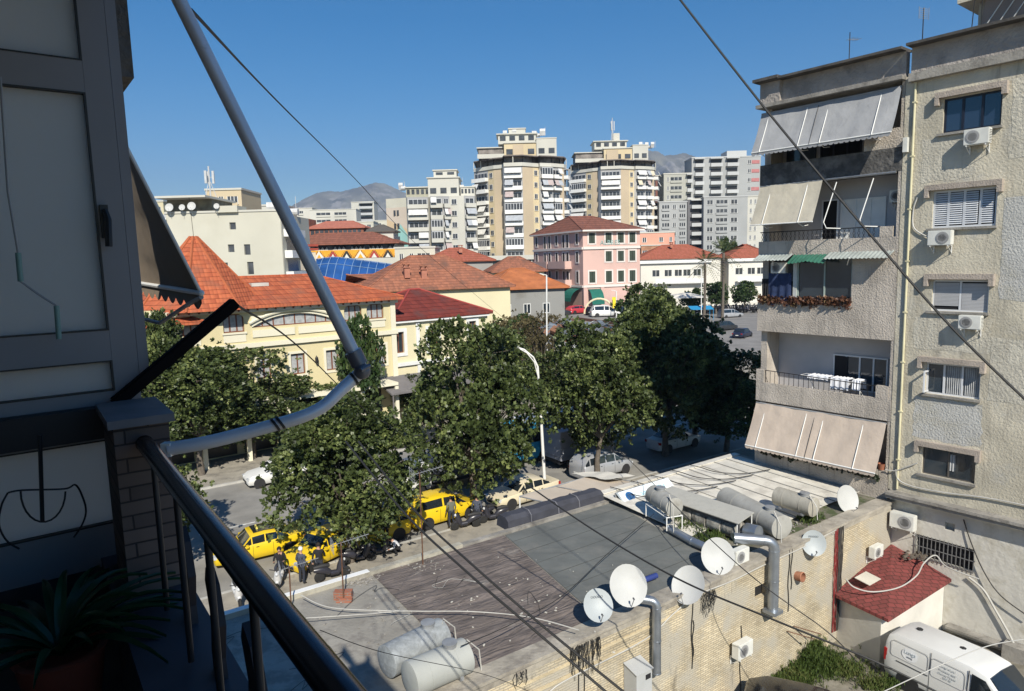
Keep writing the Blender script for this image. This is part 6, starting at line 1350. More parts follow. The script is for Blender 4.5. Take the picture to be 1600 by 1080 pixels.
for i,px in enumerate((435,446)): pass
for f in range(5):
    z=z1-3.4-f*3.1; mb=MB(); mb.box(W_,W_+1.1,1,8,z-.2,z+.9); mb.build('balcony',[white],t); mb=MB(); mb.box(W_+.01,W_+.05,2,7,z+.95,z+2.6); mb.build('window',[tglass],t)
mast(t,((318-264)*k,4,z1+2.5),4.6); mb=MB(); mb.tube([((303-264)*k,-.05,z1+2.2),((307-264)*k,-.06,z1*.62),((309-264)*k,-.06,z1*.45)],.03,4); mb.build('wall_cable',[cable_b],t)
for i,(px,py,r_,lb) in enumerate(((264,324,.6,'leftmost white dish on the roof terrace of the cream building'),(284,324,.45,'smaller white dish second from the left on the cream building'),(299,322,.62,'white dish third from the left on the cream building'),(338,322,.42,'white dish at the right end of the roof terrace of the cream building'))):
    p=at(px,py,YW-.8); dish(lb,tuple(p),r_*.9,10,18,logo=False,group='satellite dishes on the cream building',mount=1.2)
roof_clutter(t,W_*.68,W_*.95,3,8,z1,4,2)
# --- hall with red tile roof and painted frieze, Y 150
YM=150.; rt=Mtile('tile_brown',(.27,.11,.075),(.20,.085,.06),.45,.4); 
def hip(mb,x0,x1,y0,y1,z,h,inset=None,m=0,ov=.0,th=.22):
    ins=inset if inset is not None else min(x1-x0,y1-y0)/2; x0-=ov;x1+=ov;y0-=ov;y1+=ov; ym=(y0+y1)/2
    mb.add([(x0,y0,z),(x1,y0,z),(x1,y1,z),(x0,y1,z),(x0+ins,ym,z+h),(x1-ins,ym,z+h)],[(0,1,5,4),(1,2,5),(2,3,4,5),(3,0,4)],m)
    mb.add([(x0,y0,z-th),(x1,y0,z-th),(x1,y1,z-th),(x0,y1,z-th),(x0,y0,z),(x1,y0,z),(x1,y1,z),(x0,y1,z)],[(0,3,2,1),(0,1,5,4),(1,2,6,5),(2,3,7,6),(3,0,4,7)],m)
def ridge(mb,p,q,r_=.11,m=1): mb.tube([p,q],r_,6,m)
def hiproof(par,x0,x1,y0,y1,z,h,mat,inset=None,ov=.5,ridgem=None,name='roof'):
    mb=MB(); hip(mb,x0,x1,y0,y1,z,h,inset,0,ov); ins=inset if inset is not None else min(x1-x0,y1-y0)/2
    X0,X1,Y0,Y1=x0-ov,x1+ov,y0-ov,y1+ov; ym=(Y0+Y1)/2; A=(X0+ins,ym,z+h);B=(X1-ins,ym,z+h)
    for a,b in (((X0,Y0,z),A),((X0,Y1,z),A),((X1,Y0,z),B),((X1,Y1,z),B)): ridge(mb,a,b)
    if X1-X0>2*ins+.1: ridge(mb,A,B)
    return mb.build(name,[mat,ridgem or mat],par)
a=at(445,400,YM); b=at(617,400,YM); W_=b.x-a.x; k=W_/172; ze=zpx(381,530,YM)
t=thing('painted_hall','long hall with a brown tiled roof and an orange, red and black zigzag frieze','building',(a.x,YM,0),0)
mb=MB(); mb.box(0,W_,0,14,0,ze); mb.build('wall',[wht_t],t); hiproof(t,0,W_,0,14,ze,2.6,rt,7,1.2)
orf=M('frieze_orange',(.72,.34,.03),.8); rdf=M('frieze_red',(.35,.05,.04),.8); bkf=M('frieze_black',(.03,.03,.03),.8); whf=M('frieze_white',(.66,.65,.6),.8)
zf0=zpx(404,530,YM); zf1=zpx(391,530,YM)
mb=MB(); mb.box(.0,W_,-.06,-.01,zf0,zf1,0); nn=8; s_=W_/nn
for i in range(nn):
    x=i*s_; h=zf1-zf0; m2=(1,2,3)[i%3]
    mb.add([(x+.1*s_,-.09,zf0),(x+.9*s_,-.09,zf0),(x+.5*s_,-.09,zf1-.1)],[(0,1,2)],m2); mb.add([(x+.3*s_,-.11,zf0),(x+.7*s_,-.11,zf0),(x+.5*s_,-.11,zf0+h*.55)],[(0,1,2)],(3,3,0)[i%3])
    for q in range(5): mb.box(x+s_*(.02+.09*q),x+s_*(.06+.09*q),-.13,-.12,zf0+h*.18*q,zf0+h*.18*q+h*.2,2); mb.box(x+s_*(.94-.09*q),x+s_*(.98-.09*q),-.13,-.12,zf0+h*.18*q,zf0+h*.18*q+h*.2,2)
mb.build('painted_frieze',[orf,rdf,bkf,whf],t)
mb=MB()
for i in range(26): x=W_*(i+.5)/26; mb.add([(x-.7,-.04,ze-.2),(x+.7,-.04,ze-.2),(x,-.04,ze-1.3)],[(0,1,2)])
mb.build('eave_pattern',[bkf],t)
for i in range(6): x=W_*(i+.5)/6; mb=MB(); mb.box(x-.5,x+.5,-.08,-.02,zf1+.1,ze-.4); mb.build('window',[tglass],t)
# clerestory storey and brick tower behind
a2=at(486,400,YM+9); t2=thing('upper_hall','brick red upper storey with small windows behind the painted hall','building',(a2.x,YM+9,0)); W2=at(615,400,YM+9).x-a2.x; z2=zpx(357,530,YM+9); z3=zpx(350,530,YM+9)
bk=Mbrick('far_brick',(.33,.13,.08),(.28,.11,.07),(.2,.1,.07),.6,.25); mb=MB(); mb.box(0,W2*.65,0,7,0,z2+.2); mb.box(-7,-.01,-1,6,0,zpx(342,475,YM+9)); mb.build('wall',[bk],t2); hiproof(t2,0,W2*.65,0,7,z2+.2,1.6,M('far_red_roof',(.36,.13,.09),.8),None,.5)
hiproof(t2,W2*.66,W2,1,8,z2-.8,1.6,M('far_dark_roof',(.10,.09,.08),.8),None,.5,name='side_roof'); mb=MB(); mb.box(W2*.66,W2,1,8,0,z2-1); mb.build('side_wall',[wht_t],t2)
for i in range(11): x=W2*.65*(i+.6)/11.5; mb=MB(); mb.box(x-.4,x+.4,-.06,-.01,z2-2.1,z2-.3); mb.build('window',[tglass],t2)
# blue glass arched roof Y 120
YR=120.; a=at(455,400,YR); t=thing('glass_roof','long blue glazed roof curving down to the right behind the orange tiled roofs','glass roof',(a.x,YR,0))
n=44; vs=[];fs=[]; W_=at(640,400,YR).x-a.x; bgl=M('roof_blue_glass',(.02,.075,.24),.25,.3,.3,spec=.6)
prof=[(455,410),(490,404),(510,402),(560,408),(600,413),(640,420)]
for j in range(7):
    q=j/6
    for i in range(n+1):
        px=455+185*i/n; yt=np.interp(px,[p[0] for p in prof],[p[1] for p in prof]); zt_=zpx(yt,px,YR+6); vs.append((W_*i/n,6*(q),(zt_-4)+4*math.sin(q*PI/2)))
for j in range(6):
    for i in range(n): k_=j*(n+1)+i; fs.append((k_,k_+1,k_+n+2,k_+n+1))
mb=MB(); mb.add(vs,fs,0)
mb.add([(vs[0][0],0,0),(vs[n][0],0,0),vs[n],vs[0]],[(0,1,2,3)],0); mb.build('glazing',[bgl],t)
mb=MB()
for i in range(0,n+1,3): mb.tube([Vector(vs[j*(n+1)+i])+Vector((0,-.05,.08)) for j in range(7)],.07,4)
for j in (0,3,6): mb.tube([Vector(vs[j*(n+1)+i])+Vector((0,-.05,.08)) for i in range(0,n+1,4)],.06,4)
mb.build('glazing_bars',[M('bar_blue',(.15,.25,.42),.5)],t)
# pale annex by glass roof
gridblock('low pale building under the turquoise gable, right of the painted hall',617,680,388,140,[(624,630,'s'),(640,646,'s'),(652,672,'w')],3.1,2,cream)
# --- houses with hipped tile roofs (frames by photo eave)
def house(label,px0,px1,yeave,Y,ang,dep,h,wallm,roofm,inset=None,chim=(),wins=(),ov=.6,name='tiled_house',align='l',W=None):
    a=at(px0,yeave,Y); c_,s_=math.cos(R(ang)),math.sin(R(ang)); s1,_,_=onp(px1,yeave,(a.x,a.y),ang); W_=W or s1
    t=thing(name,label,'house',(a.x,a.y,0),ang); mb=MB(); mb.box(0,W_,0,dep,0,a.z); mb.build('wall',[wallm],t); rf=hiproof(t,0,W_,0,dep,a.z+.02,h,roofm,inset,ov)
    for (x,y,zz,ch) in chim:
        mb=MB(); mb.box(x-.35,x+.35,y-.35,y+.35,a.z+zz,a.z+zz+ch,0); mb.box(x-.5,x+.5,y-.5,y+.5,a.z+zz+ch,a.z+zz+ch+.12,0)
        for dx in (-.3,.3): mb.box(x+dx-.08,x+dx+.08,y-.3,y+.3,a.z+zz+ch+.12,a.z+zz+ch+.4,0)
        mb.box(x-.5,x+.5,y-.45,y+.45,a.z+zz+ch+.4,a.z+zz+ch+.52,1); mb.build('chimney',[M('chimney_red',(.36,.15,.1),.85),roofm],rf)
    for (x,z,w_,hh) in wins: 
        f=window(t,x,x+w_,z,z+hh,-.0,2,white,glass,.08)
    return t
orange=Mtile('tile_orange',(.46,.13,.06),(.33,.085,.042),.32,.28,dirt=((.27,.10,.06),.7,.5,.72)); darkred=Mtile('tile_dark_red',(.19,.042,.032),(.14,.032,.026),.3,.5,dirt=((.12,.045,.04),.6,.5,.7)); brown=Mtile('tile_weathered',(.37,.15,.09),(.26,.11,.07),.32,.28,dirt=((.17,.09,.065),.6,.5,.7)); rusto=M('orange_sheet_roof',(.40,.135,.05),.85,.2,.6,dirt=((.28,.09,.04),.8,.5,.7)); paley=fm_('pale_yellow_wall',(.62,.55,.33)); creamw=fm_('cream_wall',(.66,.60,.40))
house('brown tiled house with two brick chimneys behind the dark red roof',575,797,455,84,20,15,4.2,creamw,brown,7.5,chim=((5.3,2.,1.4,1.3),(7.5,2.,1.2,1.2)))
house('low brown tiled wing behind the orange roof, left of the brown house',560,612,447,92,20,10,1.5,creamw,brown,6)
house('house with an orange sheet roof in front of the pink building',770,882,452,100,15,13,2.8,fm_('garage_grey',(.25,.25,.24),dirt=((.16,.15,.13),.3,.5,.68,.7)),rusto,5,wins=[(x,z,1.1,1.5) for x in (1.6,4.6,7.6) for z in (6.4,2.6)])
house('small red tiled house with one chimney below the left tower',662,770,409,135,8,14,2.6,fm_('stone_grey',(.3,.29,.27)),Mtile('tile_redder',(.38,.12,.08),(.3,.1,.06),.4,.35),6,chim=((7.5,3,1.6,1.),))
house('long brown roof behind the orange sheet roof, left of the pink building',772,850,425,122,8,12,2.6,creamw,brown,4)
# --- long white houses right, Y ~150
l1=house('long white house with an orange red roof right of the pink building',1001,1126,405,192,-2,16,3.8,fm_('white_house_wall',(.66,.63,.56)),Mtile('tile_mid_red',(.38,.12,.08),(.3,.1,.06),.4,.35),8,chim=((9.5,5,3.,1.),),wins=[(x,8.6,2.1,1.9) for x in (3.2,6.6,9.4,11.8,14.6)])
l2=house('white house with a brown red roof beyond the palms, next to the wing',1139,1215,403,192,-2,16,3.8,fm_('white_house_wall',(.66,.63,.56)),Mtile('tile_mid_red',(.38,.12,.08),(.3,.1,.06),.4,.35),8,wins=[(x,8.6,2.1,1.9) for x in (1.8,5.2,7.8)])
for t_,W_ in ((l1,19.5),(l2,10.5)):
    mb=MB(); zt_=at(1050,405,192).z; mb.box(-.5,W_,-.7,-.003,zt_-1.1,zt_-.3,0); mb.box(W_*.2,W_*.9,-1.6,-.003,6.6,6.85,0); mb.box(W_*.2,W_*.9,-1.65,-1.6,6.85,8.0,0); mb.build('white_band',[white],t_)
gridblock('salmon coloured flat roofed building behind the long white house',1000,1054,364,212,[(1004,1010,'s'),(1030,1036,'s'),(1046,1050,'s')],3.4,2,fm_('salmon_wall',(.60,.30,.22)))
gridblock('brown unfinished brick house below the salmon building',1002,1050,384,206,[(1004,1012,'w')],3.4,1,Mbrick('raw_brick',(.45,.24,.14),(.38,.2,.12),(.3,.22,.17),.6,.3))
# --- pink building Y 130
YP=130.; cc=at(911,400,YP); t=thing('pink_building','four storey pink building with dark green shutters and a brown hipped roof','building',(cc.x,cc.y,0),0)
pink=fm_('pink_wall',(.58,.39,.34),dirt=((.47,.33,.29),.25,.5,.7,.6)); ze=zpx(362,911,YP); band=fm_('pink_trim',(.66,.60,.56))
AL_=-68; angR=14.
sL=abs(onp(834,400,(cc.x,cc.y),AL_)[0]); sR=abs(onp(1000,400,(cc.x,cc.y),angR)[0])
def fr(px,ang): return onp(px,400,(cc.x,cc.y),ang)[0]
dl=Vector((math.cos(R(AL_)),math.sin(R(AL_)),0)); dr=Vector((math.cos(R(angR)),math.sin(R(angR)),0))
pl=[-dl*sL,Vector((0,0,0)),dr*sR,dr*sR-dl*sL]
mb=MB(); mb.prism([(p.x,p.y) for p in pl],0,ze); mb.build('wall',[pink],t)
mid=(pl[0]+pl[2])/2; mb=MB(); ov=[p+(p-mid).normalized()*1.1 for p in pl]; top=zpx(338,925,YP+12)
r0=mid+dr*2-Vector((0,0,0)); r1=mid-dr*3.
vs=[(p.x,p.y,ze+.3) for p in ov]+[(r0.x,r0.y,top),(r1.x,r1.y,top)]; mb.add(vs,[(0,1,5),(1,2,4,5),(2,3,4),(3,0,5,4)],0)
mb.add([(p.x,p.y,ze) for p in ov]+[(p.x,p.y,ze+.3) for p in ov],[(3,2,1,0),(0,1,5,4),(1,2,6,5),(2,3,7,6),(3,0,4,7)],1)
for a_,b_ in ((0,5),(1,5),(1,4),(2,4),(4,5)): ridge(mb,vs[a_],vs[b_],.12,0)
mb.build('roof',[Mtile('tile_hotel',(.24,.10,.07),(.18,.08,.06),.5,.4),band],t)
zb_=zpx(388,911,YP); zc=zpx(447,950,YP)
for ang,L_,pth,sg in ((AL_,sL,'l',-1),(angR,sR,'r',1)):
    f=bpy.data.objects.new('facade_trim',None)
    d=dl if sg<0 else dr; n=Vector((d.y,-d.x,0)); 
    def O(s,e,z): p=d*s+n*e; return Vector((p.x,p.y,z))
    s0,s1=(-L_,0) if sg<0 else (0,L_)
    mb=MB()
    for z,e,hh in ((zb_,.25,.45),(zc,.2,.4)): c_=O((s0+s1)/2,e/2,z); mb.obox(c_,d*((s1-s0)/2),n*(e/2),(0,0,hh/2))
    mb.build('band',[band],t)
    bpy.data.objects.remove(f)
    colsx=[fr(px,ang) for px in ((839,852,859,870,881,887,902) if sg<0 else (925,951,970,988))]
    for r_,(yy,hh) in enumerate(((372,1.9),(401,1.9),(433,2.1))):
        for i,s in enumerate(colsx):
            z=zpx(yy,930,YP); w_=.42 if sg<0 else .6; tall=(sg<0 and i in (1,2,4,5))
            if sg>0 and r_==1 and i==0: continue
            hh_=hh/2*(1.3 if tall else 1)
            mb=MB(); mb.obox(O(s,.03,z-(.3 if tall else 0)),d*w_,n*.03,(0,0,hh_),0); mb.obox(O(s,.05,z-(.3 if tall else 0)),d*(w_*.06),n*.03,(0,0,hh_),1)
            mb.build('shutter',[M('shutter_green',(.035,.05,.035),.6) if sg>0 else M('shutter_brown',(.06,.04,.035),.6),M('shutter_gap',(.01,.01,.01),.8)],t)
            mb=MB(); q=O(s,.04,z)
            for (ds,dz,ws,hs) in ((-w_-.15,0,.14,hh_+.28),(w_+.15,0,.14,hh_+.28),(0,hh_+.15,w_,.13),(0,-hh_-.15,w_+.1,.13)): mb.obox(O(s+ds,.04,z+dz-(.3 if tall else 0)),d*ws,n*.04,(0,0,hs))
            mb.build('window_frame',[band],t)
    if sg<0:
        for r_ in (1,2):
            for s_a,s_b in ((836,864),(866,893)):
                a_,b_=fr(s_a,ang),fr(s_b,ang); z=zpx((413,443)[r_-1],870,YP); mb=MB(); mb.obox(O((a_+b_)/2,.75,z-.9),d*((b_-a_)/2),n*.75,(0,0,.12)); mb.obox(O((a_+b_)/2,1.45,z-.2),d*((b_-a_)/2),n*.06,(0,0,.7)); [mb.obox(O(q_,.75,z-.2),d*.06,n*.7,(0,0,.7)) for q_ in (a_+.06,b_-.06)]; mb.build('balcony',[pink],t)
        for s_a,s_b in ((866,888),(893,908)):
            a_,b_=fr(s_a,ang),fr(s_b,ang); z=zpx(452,890,YP); mb=MB(); vs=[]
            for k in range(7): q=k*PI/12; vs+=[O(a_,2.4*math.sin(q),z-2.4+2.4*math.cos(q)),O(b_,2.4*math.sin(q),z-2.4+2.4*math.cos(q))]
            mb.add(vs,[(2*k,2*k+1,2*k+3,2*k+2) for k in range(6)]); mb.build('green_canopy',[M('awning_green',(.01,.12,.09),.8)],t)
    else:
        a_,b_=fr(918,ang),fr(937,ang); z=zpx(452,926,YP); mb=MB(); vs=[]
        for k in range(7): q=k*PI/12; vs+=[O(a_,2.4*math.sin(q),z-2.8+2.8*math.cos(q)),O(b_,2.4*math.sin(q),z-2.8+2.8*math.cos(q))]
        mb.add(vs,[(2*k,2*k+1,2*k+3,2*k+2) for k in range(6)]); mb.build('green_canopy',[M('awning_green',(.01,.12,.09),.8)],t)
        tx_=text('ALBRES  ....',1.25,M('sign_teal',(.25,.38,.36),.6),t,O((fr(944,ang)+fr(976,ang))/2,.1,zb_+.95),(PI/2,0,R(ang)),'lettering')
        for q_ in (913.,940.): s=fr(q_,ang); mb=MB(); mb.obox(O(s,.2,zc/2),d*.35,n*.2,(0,0,zc/2-.25)); mb.build('pilaster',[pink],t)
        for q_a,q_b in ((918,937),(946,960),(964,978),(984,996)): a_,b_=fr(q_a,ang),fr(q_b,ang); mb=MB(); mb.obox(O((a_+b_)/2,.03,2.2),d*((b_-a_)/2),n*.03,(0,0,2.2)); mb.build('shop_or_shade_panel',[dark],t)
# yellow framed arch
mb=MB(); p=at(936,476,120.5); mb.tube([(p.x+2.6*math.cos(a),120.5,4.6+2.6*math.sin(a)) for a in np.linspace(0,PI,14)],.18,6); tag(mb.build('arch_frame',[M('arch_cream',(.7,.62,.42),.6)],None,True),'cream arched frame standing in front of the pink building','arch')
# --- yellow villa, Y 60
YY=at(614,470,60); t=thing('yellow_villa','yellow street building with orange tiled roofs, arched windows and a pointed turret roof','villa',(YY.x,60,0),37)
yw=fm_('villa_yellow',(.62,.545,.33),bump=.1,bsc=5); yw2=fm_('villa_cream',(.70,.66,.52)); brf=M('brown_frame',(.16,.06,.035),.6); 
L_=-26
def archhole(x0,x1,z0,z1): return (x0,x1,z0,z1)
up=[(-2.55,-.95,9.7,11.0),(-4.6,-3.0,9.7,11.0),(-14.3,-12.75,9.5,10.9),(-17.6,-16.,9.5,10.9),(-20.6,-19.,9.5,10.9)]
md=[(-2.5,-.95,5.7,7.4),(-6.4,-5.3,5.7,7.4),(-9.35,-8.2,5.7,7.4),(-12.0,-10.95,5.7,7.4),(-15,-13.9,5.7,7.4),(-18.2,-17,5.7,7.4)]
ba=(-12.2,-5.3,9.75,10.65)
mb=MB(); wallgrid(mb,L_,0,0,11.5,up+md+[ba],0,.3,0); mb.box(L_,-.0,.35,13,0,11.5,0); mb.build('wall',[yw],t)
for (a_,b_,c_,d_) in up:
    f=window(t,a_,b_,c_,d_,.25,3,brf,curt,.09)
    for sx in (0,1):
        mb=MB()
        P=[(a_ if not sx else b_,-.01,d_+.002)]+[((a_+.5-.5*math.cos(q)) if not sx else (b_-.5+.5*math.cos(q)),-.01,d_-.5+.5*math.sin(q)) for q in np.linspace(0,PI/2,7)]
        mb.poly(P if sx else P[::-1]); mb.build('arch_corner',[yw],t)
    mb=MB(); mb.box(a_-.12,b_+.12,-.12,-.002,c_-.14,c_-.003); mb.box(a_-.05,b_+.05,-.05,-.002,c_-.75,c_-.2); mb.build('sill',[yw2],t)
for (a_,b_,c_,d_) in md:
    window(t,a_,b_,c_,d_,.2,2,brf,curt,.09); mb=MB(); mb.box(a_-.2,a_,-.06,-.002,c_-.2,d_+.2); mb.box(b_,b_+.2,-.06,-.002,c_-.2,d_+.2); mb.box(a_,b_,-.06,-.002,d_,d_+.2); mb.box(a_,b_,-.06,-.002,c_-.2,c_); mb.build('window_surround',[yw2],t)
a_,b_,c_,d_=ba; window(t,a_,b_,c_,d_,.25,8,brf,curt,.08)
mb=MB(); N=16
for i in range(N): # segment arch filler above the long window
    x=a_+(b_-a_)*i/N; x2=a_+(b_-a_)*(i+1)/N; f=lambda q:d_-.85*(abs((q-(a_+b_)/2)/((b_-a_)/2))**2.2); mb.add([(x,-.012,f(x)),(x2,-.012,f(x2)),(x2,-.012,d_+.02),(x,-.012,d_+.02)],[(0,1,2,3)])
mb.build('arch_filler',[yw2],t)
mb=MB(); P=[]
for i in range(N+1): x=a_-.2+(b_-a_+.4)*i/N; P.append((x,-.08,10.95-.85*(abs((x-(a_+b_)/2)/((b_-a_)/2+.2))**2.2)))
mb.tube(P,.12,6); mb.box(a_,(a_+b_)/2-.15,-.1,-.003,9.0,9.55); mb.box((a_+b_)/2+.15,b_,-.1,-.003,9.0,9.55); mb.build('arch_moulding',[yw2],t)
mb=MB(); mb.box(L_,.25,-.22,-.003,8.25,8.6); mb.box(L_,.3,-.35,-.003,11.0,11.35); mb.box(-.35,.12,-.12,-.0035,0,11.0); mb.build('cornice',[yw2],t)
for i in range(28): x=-.6-i*.7; mb=MB(); mb.box(x-.06,x+.06,-.45,-.351,11.1,11.3); mb.build('eave_bracket',[brf],t)
mb=MB(); mb.box(L_,-1.2,-2.6,-.003,4.15,4.4); mb.build('shade_slab',[yw2],t)  # overhanging slab added to cast shade on the villa's ground floor
for i in range(8): x=-1.6-i*3.1; mb=MB(); mb.box(x-2.5,x,-.06,-.004,.1,3.7); mb.build('shop_or_shade_panel',[M('shade_dark',(.03,.03,.03),.3)],t); mb=MB(); mb.box(x+.15,x+.45,-2.5,-2.2,0,4.148); mb.build('shade_slab_post',[yw2],t)  # dark panels painted in place of ground-floor shade, posts added under the slab
for x in (-7.3,-4.0): mb=MB(); mb.lathe([(.05,-.3),(.14,-.1),(.14,.2),(.03,.35)],(x,-.25,6.7),(0,0,1),8); mb.tube([(x,-.02,6.9),(x,-.25,7.1)],.02,4); mb.build('wall_lantern',[black],t)
hiproof(t,-16.5,0,0,11.5,11.5,2.1,orange,5.6,.7); hiproof(t,L_,-16.4,-.2,11,10.6,2.2,orange,5,.6,name='side_roof')
apw=at(302,370,53.5); dx_,dy_=apw.x-YY.x,apw.y-60; c7,s7=math.cos(R(37)),math.sin(R(37)); mb=MB(); ap=(dx_*c7+dy_*s7,-dx_*s7+dy_*c7,apw.z); R0=5.0; N=8; base=[(ap[0]+R0*math.cos(R(22.5+45*i)),ap[1]+R0*math.sin(R(22.5+45*i)),11.3) for i in range(N)]; top_=[(ap[0]+.25*math.cos(R(22.5+45*i)),ap[1]+.25*math.sin(R(22.5+45*i)),ap[2]) for i in range(N)]
mb.add(base+top_,[(i,(i+1)%N,N+(i+1)%N,N+i) for i in range(N)]+[tuple(range(N,2*N))]); 
for i in range(N): mb.tube([base[i],top_[i]],.1,5,1)
mb.build('conical_roof',[orange,M('ridge_orange',(.36,.1,.04),.8)],t)
mb=MB(); mb.box(-11,-9.6,3.4,4.6,12.5,13.1,0); mb.build('skylight',[M('skylight_pale',(.5,.49,.45),.7)],t)
mb=MB(); mb.box(-5.5,-4.4,6,7,14,15.6,0); mb.box(-5.7,-4.2,5.8,7.2,15.75,15.95,1); mb.box(-5.7,-4.2,5.8,7.2,16.1,16.3,1); mb.build('chimney',[M('chimney_cream',(.6,.55,.42),.8),M('chimney_cap',(.3,.06,.04),.7)],t)
# cream neighbour with dark red roof
t=thing('cream_villa','cream street building with a dark red hipped roof beside the yellow villa','villa',(YY.x,60,0),37)
hw_=[(.2,1.15,6.4,8.3),(3.7,4.7,6.3,8.3),(8.2,9.0,6.9,8.7)]
mb=MB(); wallgrid(mb,.02,10.4,0,9.3,hw_,.5,.25,0); mb.box(.02,10.4,.9,11,0,9.3,0); mb.build('wall',[fm_('villa_cream_wall',(.66,.60,.40))],t); hiproof(t,.5,10.3,.7,11,9.5,2.3,darkred,4.9,.55,ridgem=M('ridge_red',(.3,.05,.04),.7))
for (a_,b_,c_,d_) in hw_: window(t,a_,b_,c_,d_,.72,2,brf,glass,.08); mb=MB(); mb.box(a_-.3,a_,.42,.498,c_-.3,d_+.3); mb.box(b_,b_+.3,.42,.498,c_-.3,d_+.3); mb.box(a_,b_,.42,.498,d_,d_+.3); mb.box(a_,b_,.42,.498,c_-.3,c_); mb.build('window_surround',[white],t)
mb=MB(); mb.box(.02,10.45,.2,.498,9.1,9.4); mb.box(2.4,2.75,.4,.496,0,9.0); mb.box(.02,10.4,.3,.497,5.2,5.5); mb.build('cornice',[white],t)
for i,(x,lbl) in enumerate(((-1.9,''),(0,''))): pass
mb=MB(); mb.add([(-2.2,-3.2,3.6),(8.5,-3.2,3.6),(8.5,-.02,4.5),(-2.2,-.02,4.5),(-2.2,-3.2,3.45),(8.5,-3.2,3.45),(8.5,-.02,4.35),(-2.2,-.02,4.35)],[(0,1,2,3),(7,6,5,4),(0,4,5,1),(1,5,6,2),(3,0,4,7)]); [mb.tube([(x,-3.1,0),(x,-3.1,3.5)],.06,6) for x in (-2,2,8)]
o=mb.build('entrance_canopy',[M('canopy_grey',(.16,.15,.15),.8)],None,auto=False); o.location=(YY.x,60,0); o.rotation_euler=(0,0,R(37)); tag(o,'dark grey sloping canopy over the pavement in front of the cream villa','canopy')
# scrap roof
za=4.5; q=[g(862,538,za),g(925,545,za),g(995,512,za),g(905,500,za),g(845,510,za)]
t=thing('scrap_roof','flat roof with a white edge beam covered in crumpled metal scrap','building',(q[0].x,q[0].y,0)); mb=MB(); mb.prism([(p.x-q[0].x,p.y-q[0].y) for p in q],0,za); mb.build('wall',[concrete],t)
mb=MB(); 
for i in range(5): a_=q[i]-q[0]*1; b_=q[(i+1)%5]-q[0]; a_=Vector((a_.x,a_.y,za+.15)); b_=Vector((b_.x,b_.y,za+.15)); d=(b_-a_); L__=d.length; d.normalize(); mb.obox((a_+b_)/2,d*L__/2,(d.y*.15,-d.x*.15,0),(0,0,.25),0 if i in (0,4) else 1)
mb.build('edge_beam',[white,M('beam_brown',(.15,.08,.06),.8)],t)
rr=random.Random(5); mb=MB()
for i in range(260):
    a_=rr.random();b_=rr.random(); p=q[0].lerp(q[1],a_).lerp(q[4].lerp(q[2],a_),b_*.8+.1); s=rr.uniform(.3,1.3); an=rr.uniform(0,3); ti=rr.uniform(-.6,.6)
    mb.obox((p.x,p.y,za+rr.uniform(.1,.9)),(math.cos(an)*s,math.sin(an)*s,ti*s),(-math.sin(an)*s*.4,math.cos(an)*s*.4,rr.uniform(-.2,.2)),(0,0,.03),rr.choice((0,0,1,2)))
tag(mb.build('metal_scrap',[M('scrap_steel',(.28,.31,.33),.35,.4,2.,metal=.5),M('scrap_dark',(.08,.09,.1),.6),M('scrap_rust',(.2,.1,.06),.8)]),kind='stuff',label='heap of crumpled sheet metal on the flat roof')
# street lamp
t=thing('street_lamp','tall white double armed street lamp between two trees','street lamp',cg(852,772,0),0)
mb=MB(); mb.tube([(0,0,0),(-.15,0,4.5),(-.3,0,8.0),(-.55,-.1,8.6),(-1.1,-.2,9.1),(-1.5,-.3,9.25)],[.11,.09,.065,.05,.045,.04],10); mb.tube([(-.25,0,7.2),(-.5,-.1,8.3),(-.95,-.2,8.9),(-1.35,-.3,9.15)],.035,8); mb.build('pole',[white],t,smooth=True)
mb=MB(); mb.obox((-1.7,-.33,9.25),(.28,.03,0),(0,.09,0),(0,0,.035)); mb.build('lamp_head',[M('lamp_grey',(.3,.3,.3),.5)],t)
for (lb_,px,yb,yt,Y) in (('white lamp post behind the tree, between the scrap roof and the lamp',854,560,430,80),('white lamp post among the small trees near the silver people carrier',1096,487,420,140),('white post in front of the small trees beside the yellow sign',963,492,455,110)):
    a_=at(px,yb,Y); b_=at(px,yt,Y); mb=MB(); mb.tube([(a_.x,Y,0),(b_.x,Y,b_.z)],.09,6); mb.tube([(b_.x,Y,b_.z),(b_.x-.8,Y,b_.z+.2)],.05,5); tag(mb.build('lamp_post',[white]),lb_,'lamp post')
t=thing('yellow_sign','small yellow upright sign in front of the pink building','sign',tuple(at(960,470,112))[:2]+(4.6,)); z=at(960,470,112).z-4.6; mb=MB(); mb.box(-.35,.35,-.06,.06,max(.5,z-1.2),z+.6); mb.build('board',[M('sign_yellow',(.8,.62,.03),.5)],t); mb=MB(); mb.tube([(0,0,0),(0,0,max(.5,z-1.2))],.06,6); mb.build('post',[black],t)
mb=MB(); p=g(1095,500,0); mb.extr([(-2.5,-1.5,2.4),(2.5,-1.5,2.4),(2.5,1.5,3.0),(-2.5,1.5,3.0)],(0,0,.06)); [mb.tube([(x,y,0),(x,y,2.6)],.05,5) for x in (-2.4,2.4) for y in (-1.4,1.4)]; o=mb.build('market_canopy',[paint('canopy_blue',(.02,.25,.5),.6)],None,auto=False); o.location=(p.x,p.y,0); tag(o,'bright blue stall canopy left of the silver people carrier','canopy')
mb=MB(); p=at(1075,462,160); mb.add([(-7,-3,-.4),(4,-3,-.4),(0,0,.8),(-7,3,-.2),(4,3,-.2)],[(0,1,2),(1,4,2),(4,3,2),(3,0,2)]); [mb.tube([(x,y,-3),(x,y,-.2)],.06,5) for x in (-6.8,3.8) for y in (-2.8,2.8)]; o=mb.build('cafe_parasol',[M('cloth_pale',(.6,.57,.52),.8)],None,auto=False); o.location=p; tag(o,'pale cafe parasol under the palms','parasol')
